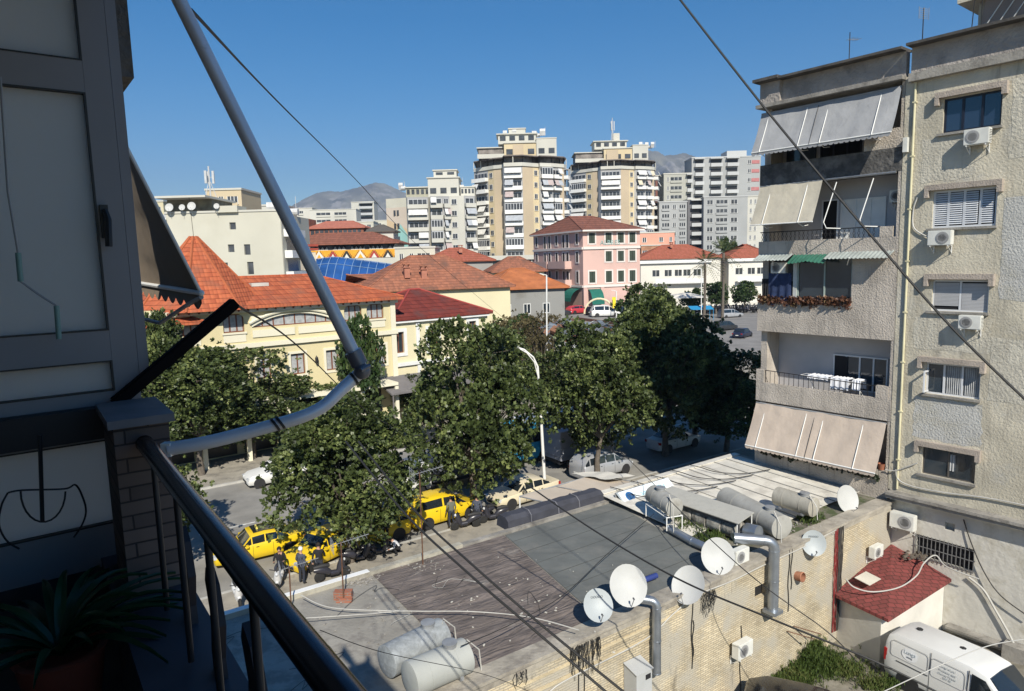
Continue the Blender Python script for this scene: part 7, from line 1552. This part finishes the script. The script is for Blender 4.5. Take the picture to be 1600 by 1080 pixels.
# people crowd far: seated cafe group reads as one mass behind scooters
# ======================= trees =======================
leaf=Mleaf('magnolia_leaves',(.024,.036,.012),(.082,.112,.034),(.25,.29,.10),rough=.45,spec=.45,tr=.22)
leafb=Mleaf('small_tree_leaves',(.02,.045,.012),(.05,.085,.025),(.13,.16,.05),rough=.5,spec=.4,tr=.2)
bark=M('tree_bark',(.13,.11,.09),.95,.3,4.,bump=1.,bsc=20)
def crown_pts(seed,rx,rz,z0,n,lumps=26):
    rr=np.random.RandomState(seed); C=[];Rr=[]
    for i in range(lumps):
        a=rr.uniform(0,2*PI); q=rr.uniform(-.9,1); h=z0+rz*(q*.72); k=math.sqrt(max(0.05,1-q*q*.75))*rx*rr.uniform(.35,.72); C.append((math.cos(a)*k,math.sin(a)*k,h)); Rr.append(rr.uniform(.2,.46)*rx)
    C=np.array(C);Rr=np.array(Rr); idx=rr.randint(0,lumps,n); d=rr.normal(0,1,(n,3)); d[:,2]+=.25; d/=np.linalg.norm(d,axis=1)[:,None]
    P=C[idx]+d*(Rr[idx]*rr.uniform(.72,1.05,n)**.7)[:,None]*np.array([1,1,.85])
    # keep outer ones
    inside=np.zeros(n,bool)
    for j in range(lumps): inside|=(np.linalg.norm(P-C[j],axis=1)<Rr[j]*.62)
    P=P[~inside];d=d[~inside]; k=rr.random(len(P))<.16; P[k]+=d[k]*rr.uniform(.1,.75,(k.sum(),1))+np.array([0,0,-.1]); return P,d,C,Rr
CROWNS=[]
def make_tree(seed,rx,rz,z0,n,size,mat,trunk_h,nl=9):
    P,d,C,Rr=crown_pts(seed,rx,rz,z0,n)
    o=leafmesh('crown',P,d,size,mat,seed,None,.8,nl,up=.15); me=o.data; bpy.data.objects.remove(o)
    mb=MB(); rr=random.Random(seed); top=(rr.uniform(-.3,.3),rr.uniform(-.3,.3),trunk_h); mb.tube([(0,0,0),(.06,.03,trunk_h*.5),top],[.22,.17,.13],10)
    for i in range(len(C)):
        c=Vector(C[i]); m_=Vector(top).lerp(c,.5)+Vector((0,0,.25)); mb.tube([top,m_,c],[.09,.055,.02],6)
    for k in range(30):
        c=Vector(C[k%len(C)]); e=c+Vector((rr.gauss(0,.5),rr.gauss(0,.5),rr.gauss(.1,.4)))*rx*.35; mb.tube([c,e],[.02,.006],4)
    o2=mb.build('trunk',[bark],None,smooth=True,auto=False); me2=o2.data; bpy.data.objects.remove(o2)
    return me,me2
TK=[make_tree(21,4.0,4.2,5.3,5600,.21,leaf,2.6),make_tree(35,3.8,4.1,5.2,5200,.21,leaf,2.5),make_tree(48,3.9,4.4,5.6,5600,.21,leaf,2.7)]
TS=[make_tree(61,2.4,2.4,4.2,900,.34,leafb,2.2,8),make_tree(75,2.2,2.6,4.3,900,.34,leafb,2.2,8)]
def tree(label,loc,kit,k,rz,s=(1,1,1),group=None,name='street_tree',cat='tree'):
    t=thing(name,label,cat,loc,rz,group); t.scale=s
    for nm,me in (('crown',kit[k][0]),('trunk',kit[k][1])): o=bpy.data.objects.new(nm,me); COL.objects.link(o); o.parent=t
    return t
GT='broadleaf trees along the street'
tree('street tree left of centre whose crown hides two yellow taxis',tuple(g(548,878,0)),TK,0,20,(.98,.98,.93),GT)
tree('street tree in the middle standing behind the yellow people carrier',tuple(g(742,796,0)),TK,1,150,(1.06,1.06,1.2),GT)
tree('street tree right of the lamp with its trunk before the silver off-roader',tuple(g(934,752,0)),TK,2,80,(.98,.98,1.06),GT)
tree('tall street tree in the shade behind the one with the off-roader',tuple(g(1040,712,0)),TK,0,200,(1.15,1.15,1.25),GT)
tree('dark street tree closest to the wing, in full shade',tuple(g(1135,706,0)),TK,1,300,(1.05,1.05,.8),GT)
tree('shaded street tree between the tall one and the wing',tuple(g(1085,690,0)),TK,2,10,(1.15,1.15,.84),GT)
tree('tree across the road in front of the arched windows at the left',tuple(g(395,716,0)),TK,1,30,(1.3,1.3,.88),GT)
tree('tree across the road nearest the stone pillar',tuple(g(315,742,0)),TK,2,140,(1.2,1.2,.98),GT)
tree('tree across the road by the corner of the yellow villa',tuple(g(490,690,0)),TK,0,250,(1.15,1.15,.56),GT)
tree('slim tree across the road with a few leaves by the grey pole',tuple(g(566,682,0)),TS,0,40,(.8,.8,1.6),GT)
tree('dark tree across the road beside the entrance canopy',tuple(g(660,664,0)),TK,2,60,(.7,.7,.45),GT)
tree('tree behind the middle tree in front of the cream villa',tuple(g(770,640,0)),TK,0,60,(1.05,1.05,.85),GT)
tree('tree across the road behind the blue bus',tuple(g(872,620,0)),TK,1,10,(1.15,1.15,.5),GT)
tree('tree across the road above the grey lorry',tuple(g(960,610,0)),TK,0,10,(1.1,1.1,.68),GT)
tree('sunlit tree top behind the tall shaded tree',tuple(g(1020,590,0)),TK,1,90,(1.3,1.3,1.2),GT)
tree('near street tree seen through the railing below the stone pillar',(-18.0,31.0,0),TK,1,310,(.85,.85,.85),GT)
tree('tall tree across the road at the far left under the scalloped awning',tuple(g(235,748,0)),TK,0,110,(.9,.9,1.25),GT)
GS='small trees in the gardens beyond the street'
for i,(lb_,px,py,k,s) in enumerate((('small garden tree below the salmon building',1020,512,0,1.4),('small garden tree at the right corner of the pink building',990,505,1,1.5),('small garden tree left of the lamp post by the parasol',1082,478,0,1.2),('small garden tree under the tall palm',1120,478,1,1.3),('small garden tree beside the entrance of the far white house',1165,470,0,1.4),('small bushy tree right of the cream villa',815,545,1,1.1),('small bushy tree in front of the orange sheet roof',842,520,0,1.),('small bushy tree by the green canopies',880,498,1,.9),('small tree in front of the garage wall',792,512,0,1.),('garden tree left of the yellow sign',955,500,1,.9),('small tree at the far left behind the folded awning',238,560,0,1.3))):
    q_=g(px,py,0)
    if px<1000 and q_.y>98: q_=at(px,400,94+i); q_.z=0
    if q_.y>150: q_=at(px,400,158+i*3); q_.z=0
    tree(lb_,tuple(q_),TS,k,i*40,(s,s,s*.85),GS,'garden_tree')
GD_='dark trees beyond the long white houses'
for i,(lb_,px,h) in enumerate((('dark conifer left of the tall palm top, behind the roof',1107,1.9),('dark conifer behind the roof above the palms',1132,2.4),('dark conifer nearest the wing behind the roof',1158,2.1),('dark conifer between the white roofs',1146,2.2))):
    p=at(px,400,216); tree(lb_,(p.x,216,3.0),TS,i%2,i*50,(.9,.9,h),GD_,'dark_conifer')
TB=[make_tree(91,2.6,2.6,3.6,520,.22,Mleaf('dry_leaves',(.06,.05,.025),(.12,.10,.05),(.2,.17,.09),rough=.8,spec=.1),1.8,6),make_tree(97,2.4,2.2,3.2,480,.22,MC.get('dry') or bpy.data.materials['dry_leaves'],1.6,6)]
for i,(lb_,px,Yq) in enumerate((('dry brown shrub before the orange sheet roof, left one',775,88),('dry brown shrub before the orange sheet roof, middle one',800,86),('dry brown shrub before the orange sheet roof, right one',828,90),('dry brown shrub left of the green canopies',855,97),('dry brown shrub at the left corner of the car park deck',838,104),('thin dry tree behind the top of the street lamp',845,70))):
    p=at(px,400,Yq); tree(lb_,(p.x,Yq,0),TB,i%2,i*70,(1.2,1.2,1.25),'dry shrubs beyond the street','dry_shrub')
# palms
def palm(label,loc,h,s=1.):
    t=thing('palm_tree',label,'palm',loc); mb=MB(); mb.tube([(0,0,0),(.15,0,h*.5),(.1,0,h)],[.35,.28,.3],10); mb.build('trunk',[bark],t,smooth=True)
    mb=MB(); rr=random.Random(int(loc[0]))
    for k in range(46):
        a=rr.uniform(0,2*PI); e=rr.uniform(-.7,1.2); L=rr.uniform(1.7,2.6)*s; d=Vector((math.cos(a)*math.cos(e),math.sin(a)*math.cos(e),math.sin(e))); sd_=Vector((-math.sin(a),math.cos(a),0))
        for j in range(9):
            q=.3+.7*j/8; c=Vector((.1,0,h))+d*L*q+Vector((0,0,-.5*q*q*L*.5)); w_=.55*math.sin(q*PI*.9)+.1
            for sg in (1,-1): mb.add([c,c+d*.18,c+d*.35+sd_*sg*w_-Vector((0,0,.18))],[(0,1,2)])
    mb.build('crown',[Mleaf('palm_fronds',(.03,.05,.015),(.08,.1,.03),(.2,.2,.08))],t)
palm('shorter palm in front of the long white house',(at(1101,400,150).x,150,0),at(1101,410,150).z,1.9)
palm('taller palm with a full green crown beside the white house',(at(1130,400,155).x,155,0),at(1130,395,155).z,2.3)
# bare saplings
def bare(label,loc,h,seed):
    rr=random.Random(seed); mb=MB()
    def br(p,d,L,r_,n):
        q=p+d*L; mb.tube([p,p.lerp(q,.5)+Vector((rr.uniform(-.05,.05),0,0)),q],[r_,r_*.8,r_*.55],5)
        if n: 
            for k in range(3): nd=(d+Vector((rr.gauss(0,.45),rr.gauss(0,.45),rr.uniform(0,.3)))).normalized(); br(p.lerp(q,rr.uniform(.5,1)),nd,L*.65,r_*.5,n-1)
    br(Vector((0,0,0)),Vector((0,0,1)),h*.45,.06,4); o=mb.build('bare_sapling',[M('twig_grey',(.3,.27,.23),.9)],None,auto=False); o.location=loc; return tag(o,label,'tree','bare leafless saplings')
bare('bare leafless sapling in front of the yellow villa',tuple(g(506,668,0)),9.5,2)
for i,(px,py) in enumerate(((815,525),(835,530),(860,515),(790,520))): bare(['bare shrub beside the small bushy tree','bare shrub behind the scrap roof','bare shrub below the orange sheet roof','bare shrub at the corner of the cream house'][i],tuple(g(px,py,0)),6.,i+5)
# ======================= own balcony =======================
BA=-54.; R0_=Vector((-1.11,2.0,0))
def bl(x,y,z): c,s=math.cos(R(BA)),math.sin(R(BA)); return Vector((R0_.x+x*c-y*s,R0_.y+x*s+y*c,z))
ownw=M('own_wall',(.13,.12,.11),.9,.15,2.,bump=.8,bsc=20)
t=thing('own_building','the shaded apartment building the photo was taken from, its balcony at the left','building',(R0_.x,R0_.y,0),BA)
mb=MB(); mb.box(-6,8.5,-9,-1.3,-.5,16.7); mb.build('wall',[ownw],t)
mb=MB(); mb.box(-6,8.5,-1.29,.09,12.75,12.9); mb.box(-.7,2.9,-1.29,.16,15.62,15.77); mb.build('floor_and_shade_slab',[ownw],t)  # floor slab, plus an unseen upper slab cut to shade the balcony
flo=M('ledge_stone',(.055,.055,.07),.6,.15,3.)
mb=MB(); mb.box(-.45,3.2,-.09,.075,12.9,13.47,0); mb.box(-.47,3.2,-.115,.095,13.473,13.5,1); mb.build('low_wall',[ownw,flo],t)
# stone clad pillar
stone=Mbrick('split_stone',(.22,.165,.14),(.13,.10,.09),(.06,.05,.05),.13,.045,.003,.35,1.)
t=thing('stone_pillar','short stone clad pillar with a flat cap where the handrail starts','pillar',tuple(bl(-.19,.0,13.5)),BA)
mb=MB(); mb.box(-.155,.155,-.075,.075,0,.53); mb.build('cladding',[stone],t); mb=MB(); mb.box(-.175,.175,-.09,.09,.532,.557); mb.build('cap',[M('cap_stone',(.15,.145,.155),.6,.2,8.)],t)
# handrail
t=thing('balcony_railing','dark metal balcony railing with a thick round handrail running to the lower right','railing',tuple(bl(0,0,13.55)),BA)
chrome=M('dark_chrome',(.05,.052,.065),.24,.1,4.,metal=.9)
mb=MB(); mb.tube([(-.0,.0,.43),(.05,.0,.43),(3.0,.0,.43)],.0235,24); mb.ball((-.0,.0,.43),.025,8); mb.build('handrail',[chrome],t,smooth=50)
for i in range(9): mb=MB(); x=.14+i*.33; mb.tube([(x,.0,-.04),(x,.0,.42)],.008,8); mb.build('baluster',[M('baluster_dark',(.05,.05,.055),.5,metal=.5)],t,smooth=50)
pan=M('panel_dark',(.035,.03,.035),.6,.2,4.)
for i in range(7):
    x=.2+i*.33; mb=MB(); mb.extr([(x,.04,-.1),(x+.07,.04,-.1),(x+.05,.04,.0),(x+.085,.04,.1),(x+.05,.04,.19),(x+.0,.04,.22),(x-.02,.04,.18),(x+.015,.04,.1),(x-.01,.04,0)],(0,.02,0)); mb.build('wavy_slat',[pan],t)
# glazed screen
WP=Vector((-1.45,2.33,0)); WA=37.
t=thing('glazed_screen','white framed screen of frosted glass closing the end of the balcony','screen',(WP.x,WP.y,0),WA)
def W(px,py,off=0.): s,z,p=onp(px,py,(WP.x,WP.y),WA,off); return s,z
frost=Mleaf('frosted_glass',(.76,.76,.73),(.77,.77,.74),(.78,.78,.75),rough=.6,spec=.4,tr=.7); fram=M('screen_frame',(.24,.235,.25),.45,.04,4.)
s1,_=W(192,400); 
def band(y,xr=165): return W(xr,y)[1]
sx=W(125,300)[0]; sr=W(188,300)[0]
zs=[W(60,y)[1] for y in (-160,90,140,523,572,622,700,838,905)]
pan_r=[W(x,y)[0] for x,y in ((133,60),(150,330),(188,595),(140,770))]
sL=-1.6
mb=MB(); d=.03
mb.box(pan_r[1]+.0,sr,-d,d,zs[8],15.95)                # main post
mb.box(sr+.003,sr+.035,-d*.6,d+.08,W(180,600)[1],15.95)           # outer post
for (za,zb) in ((zs[2],zs[1]),(zs[4],zs[3]),(zs[6],zs[5]),(zs[8],zs[7])): mb.box(sL,pan_r[1]-.001 ,-d-.002,d,za,zb)
mb.build('frame',[fram],t); mb=MB(); mb.box(sL,pan_r[1]-.002,-d-.001,d,12.9,zs[8]-.001); mb.build('base_panel',[M('base_dark',(.03,.028,.032),.6,.3,9.)],t)
mb=MB(); z0_,z1_=zs[3],zs[2]
for (za,zb) in ((zs[1],15.95),(zs[3],zs[2]),(zs[5],zs[4]),(zs[7],zs[6])): mb=MB(); mb.box(sL,pan_r[1]-.0,-.008,.0,za,zb); mb.build('pane',[frost],t)
mb=MB(); 
for (za,zb) in ((zs[1],15.95),(zs[3],zs[2]),(zs[5],zs[4]),(zs[7],zs[6])): mb.box(pan_r[1]-.006,pan_r[1]-.0,-d-.004,-.01,za,zb); mb.box(sL,pan_r[1]-.006,-d-.004,-.01,zb-.005,zb); mb.box(sL,pan_r[1]-.006,-d-.004,-.01,za,za+.005)
mb.build('gasket',[black],t)
hs,hz=W(161,345); mb=MB(); mb.box(hs-.012,hs+.012,-d-.02,-d-.003,hz-.06,hz+.05); mb.tube([(hs,-d-.03,hz+.03),(hs+.005,-d-.05,hz),(hs+.0,-d-.05,hz-.09)],.011,8); mb.build('handle',[black],t,smooth=40)
mb=MB(); mb.box(sL,W(160,660)[0],-.1,-.04,W(80,688)[1],W(80,640)[1]); bmx=mb.build('roller_case',[M('case_black',(.015,.015,.02),.5)],t)
# stucco end wall above and window strip
mb=MB(); a=W(188,60)[0]; mb.box(sr+.036,sr+.075,-.0,.25,W(180,118)[1],16); tag(inframe(mb.build('wall_return',[ownw],None,auto=False),WA,(WP.x,WP.y)),'rough stucco wall edge beside the window frame at the top left','wall')
# wind chime crank rod hanging before the glass
mb=MB(); r0=[W(*q,-.12) for q in ((0,120),(12,300),(28,395),(32,440),(60,460),(88,478),(92,530))]; 
t=thing('awning_crank','thin metal crank rod with two pale green grips hanging before the frosted glass','crank',(WP.x,WP.y,0),WA)
P=[(s,-.12,z) for s,z in r0]; mb.tube(P,.0035,6); mb.build('rod',[steel],t); gg=M('grip_green',(.2,.33,.3),.5)
for (i,j) in ((2,3),(5,6)): mb=MB(); mb.tube([P[i],P[j]],.008,10); mb.build('grip',[gg],t,smooth=50)
# ornament, plant
t=thing('plant_stand','black wrought iron plant stand with curled hoops standing before the lowest pane','plant stand',(WP.x,WP.y,0),WA)
def Wp(px,py,off=-.25): s,z=W(px,py,off); return (s,off,z)
mb=MB(); mb.tube([Wp(62,680),Wp(66,815)],.006,6); mb.tube([Wp(32+35+35*math.cos(a),768+48*math.sin(a)) for a in np.linspace(0,PI,14)],.003,5); mb.tube(ppoly([Wp(12,770),Wp(35,766),Wp(100,764),Wp(118,758),Wp(130,780),Wp(134,800),Wp(128,820),Wp(115,840)],8),.003,5); mb.tube(ppoly([Wp(12,770),Wp(2,790),Wp(-2,820),Wp(10,845),Wp(30,858)],8),.003,5)
mb.build('hoops',[black],t)
t=thing('potted_plant','dark green potted plant with long arching leaves at the bottom left','plant',tuple(at(105,1110,1.75)),0)
mb=MB(); mb.lathe([(.08,0),(.105,.16),(.115,.18),(.095,.18),(.09,.14),(.001,.14)],(0,0,0),(0,0,1),24); mb.build('pot',[M('red_pot',(.25,.05,.025),.7)],t,smooth=True)
rr=random.Random(12); mb=MB()
for k in range(44):
    a=rr.uniform(0,2*PI); L=rr.uniform(.18,.34); e=rr.uniform(.5,1.3); d=Vector((math.cos(a),math.sin(a),0)); sd_=Vector((-d.y,d.x,0)); pr=[]
    for j in range(9): q=j/8; c=d*(L*q*math.cos(e)+.12*q*q)+Vector((0,0,.16+L*math.sin(e)*q-.45*L*q*q*q)); w_=.014*math.sin(PI*(.12+.88*q))+.001; pr+=[c-sd_*w_+Vector((0,0,.008)),c,c+sd_*w_+Vector((0,0,.008))]
    fs=[]
    for j in range(8): a0=j*3; fs+=[(a0,a0+1,a0+4,a0+3),(a0+1,a0+2,a0+5,a0+4)]
    mb.add(pr,fs)
mb.build('leaves',[Mleaf('plant_leaves',(.01,.05,.02),(.02,.08,.03),(.04,.12,.05),rough=.35)],t,smooth=True)
# dark pole and awning arm
a=at(178,632,2.3); b=at(368,472,2.55); d=(b-a).normalized(); mb=MB(); s_=d.cross(Vector((0,0,1))).normalized()*.021; u_=s_.cross(d).normalized()*.021; mb.obox((a+b)/2,(b-a)/2,s_,u_); o=mb.build('awning_bar',[M('black_bar',(.008,.007,.008),.9,spec=.1)]); tag(o,'thick black square bar slanting up beyond the pillar','bar')
bm=bmesh.new(); bm.from_mesh(o.data); bmesh.ops.bevel(bm,geom=bm.edges[:],offset=.006,segments=2,affect='EDGES'); bm.to_mesh(o.data); bm.free()
arm=M('arm_grey_paint',(.66,.67,.71),.35,.08,6.,metal=.2,dirt=((.2,.2,.2),9.,.6,.7,.5))
a0=at(262,702,1.98); P=[at(x,y,Y) for x,y,Y in ((262,702,1.98),(330,690,2.02),(415,668,2.08),(470,652,2.12),(505,635,2.16),(530,612,2.2),(552,592,2.24),(566,580,2.27))]
t=thing('awning_arm','long grey tubular awning arm bent at a bolted joint, crossing the sky at the left','awning arm',tuple(a0),0)  # only the bent arm and its joint, no awning fabric
mb=MB(); mb.tube(ppoly([p-a0 for p in P],6),.0205,16); mb.build('lower_tube',[arm],t,smooth=50)
q0=at(566,578,2.25)-a0; q1=at(250,-60,2.12)-a0; mb=MB(); mb.tube([q0,q1],.021,16); mb.build('upper_tube',[arm],t,smooth=50)
mb=MB(); mb.ball(at(566,580,2.24)-a0,.028,8); d=(q1-q0).normalized(); mb.tube([q0+d*.02,q0+d*.07],.028,14); c=at(571,577,2.2)-a0; mb.tube([c+Vector((-.012,-.02,-.0)),c+Vector((.012,.012,.01))],.007,8); mb.build('joint',[M('joint_grey',(.2,.2,.22),.4,metal=.4)],t,smooth=50)
mb=MB(); c=at(520,622,2.14)-a0; 
for px,py,Y in ((553,592,2.24),(430,664,2.09),(438,661,2.095)): c=at(px,py,Y)-a0; dd=(at(px+10,py-7,Y+.01)-a0-c).normalized(); mb.tube([c-dd*.004,c+dd*.004],.0245,16)
mb.build('tie_band',[black],t)
mb=MB(); mb.box(-.014,.014,-.014,.014,-.02,.02); mb.build('bracket',[white],t)
# neighbour's awning seen from inside
t=thing('folded_awning','brown grey awning of the neighbouring window with a scalloped edge, in shade at the left','awning',tuple(at(200,228,3.1)))
o_=at(200,228,3.1); A=at(196,226,3.1)-o_;B=at(314,458,3.35)-o_;C_=at(214,442,4.6)-o_;D_=at(197,300,4.4)-o_
n=16; vs=[];fs=[]
for j in range(n+1):
    for i in range(n+1): p=A.lerp(B,j/n).lerp(D_.lerp(C_,j/n),i/n); p.z+=.015*math.sin(j*.8+i*.3)*(i/n*(1-i/n)*4); vs.append(p)
for j in range(n):
    for i in range(n): k=j*(n+1)+i; fs.append((k,k+1,k+n+2,k+n+1))
mb=MB(); mb.add(vs,fs); fab=M('awning_brown',(.30,.24,.18),.95,.1,2.,bump=.2,bsc=8); mb.build('fabric',[fab],t,smooth=True)
mb=MB(); nn=9
for i in range(nn):
    a=B.lerp(C_,i/nn);b=B.lerp(C_,(i+1)/nn); P_=[a]+[a.lerp(b,q)-Vector((0,0,.05+.035*math.sin(q*PI))) for q in np.linspace(0,1,6)]+[b]; mb.poly(P_)
mb.build('valance',[fab],t)
mb=MB(); mb.tube([B,C_],.014,8); mb.tube([A,B],.008,6); mb.ball(B+Vector((.0,0,0)),.016,6); mb.build('front_bar',[white],t)
mb=MB(); mb.tube([B+Vector((0,0,-.02)),at(290,478,3.6)-o_,at(250,505,3.9)-o_,at(205,494,4.1)-o_],.012,6); mb.build('folding_arm',[M('arm_dim',(.3,.3,.31),.5)],t)
# ======================= overhead cables =======================
def cab(label,pts,r,mat=cable_b,group=None): 
    P=[at(x,y,Y) for x,y,Y in pts]; mb=MB(); mb.tube(ppoly(P,10),r,6); o=mb.build('overhead_cable',[mat],None,smooth=True); return tag(o,label,'cable',group)
cab('thick black cable slanting from the top edge across the right block',[(1040,-30,11),(1200,175,10),(1380,390,9),(1500,525,8.4),(1640,660,7.8)],.016)
cab('thin cable from the grey arm down across the sky to the tiled roofs',[(298,15,2.3),(440,165,6),(560,285,12),(660,390,22),(790,500,38)],.006)
cab('thin cable running down from the black bar through the tree tops',[(372,478,2.6),(470,545,5),(570,640,9),(650,700,14),(720,790,22)],.005)
cab('upper of two parallel black cables over the brown membrane',[(560,690,12),(650,800,10.5),(735,880,9.5),(850,980,8.7),(1010,1110,7.9)],.017)
cab('lower of two parallel black cables over the brown membrane',[(540,690,12),(635,805,10.3),(725,890,9.3),(835,985,8.5),(980,1110,7.8)],.017)
cab('black cable crossing the grey membrane and the brick wall toward the lower right',[(820,755,18),(930,830,16),(1060,905,14),(1200,965,12.5),(1370,1035,11.4),(1480,1090,11)],.02)
cab('thin cable from the tree trunk past the sign to the brick wall',[(935,672,40),(1010,745,28),(1075,810,22),(1180,905,18),(1290,985,17),(1340,1035,17)],.014)
cab('black cable lying across the grey membrane in front of the white tank frame',[(1022,803,24),(950,865,21),(880,930,18.5),(800,975,17),(720,1010,15.6)],.012)
cab('thin cable over the two galvanised tanks in front',[(500,985,9),(600,1020,10),(760,1055,12),(860,1095,13)],.006)
cab('thin pale cable arching over the van at the lower right',[(1340,1100,9),(1400,1072,9),(1480,1035,9.2),(1550,1008,9.5),(1630,995,10)],.007,cable_w)
cab('white cable lying along the bare and brown roof',[(470,930,19.6),(520,950,19),(640,955,18.6),(740,956,18.4),(830,965,17.9),(905,985,17.2)],.014,cable_w)
cab('second white cable lying across the bare concrete roof',[(478,966,18.3),(540,962,18.5),(620,956,18.7)],.012,cable_w)
# haze
hz=bpy.data.materials.new('haze_air'); hz.use_nodes=True; n=hz.node_tree.nodes; n.remove(n['Principled BSDF']); pv=n.new('ShaderNodeVolumePrincipled'); pv.inputs['Color'].default_value=(.42,.6,.95,1); pv.inputs['Density'].default_value=HAZE; hz.node_tree.links.new(pv.outputs[0],n['Material Output'].inputs['Volume'])
if HAZE>0:
    mb=MB(); mb.box(-10000,10000,-400,9800,-30,1350); o=mb.build('haze',[hz],None,auto=False); tag(o,'thin pale air over the whole town','haze',kind='stuff')
for o in COL.objects:
    if o.type=='MESH' and o.parent is None and not o.get('kind') and not o.get('label'): print('NOLABEL',o.name)
    if o.type=='EMPTY' and not any(c.parent==o for c in COL.objects if c.parent): print('NOKIDS',o.name)
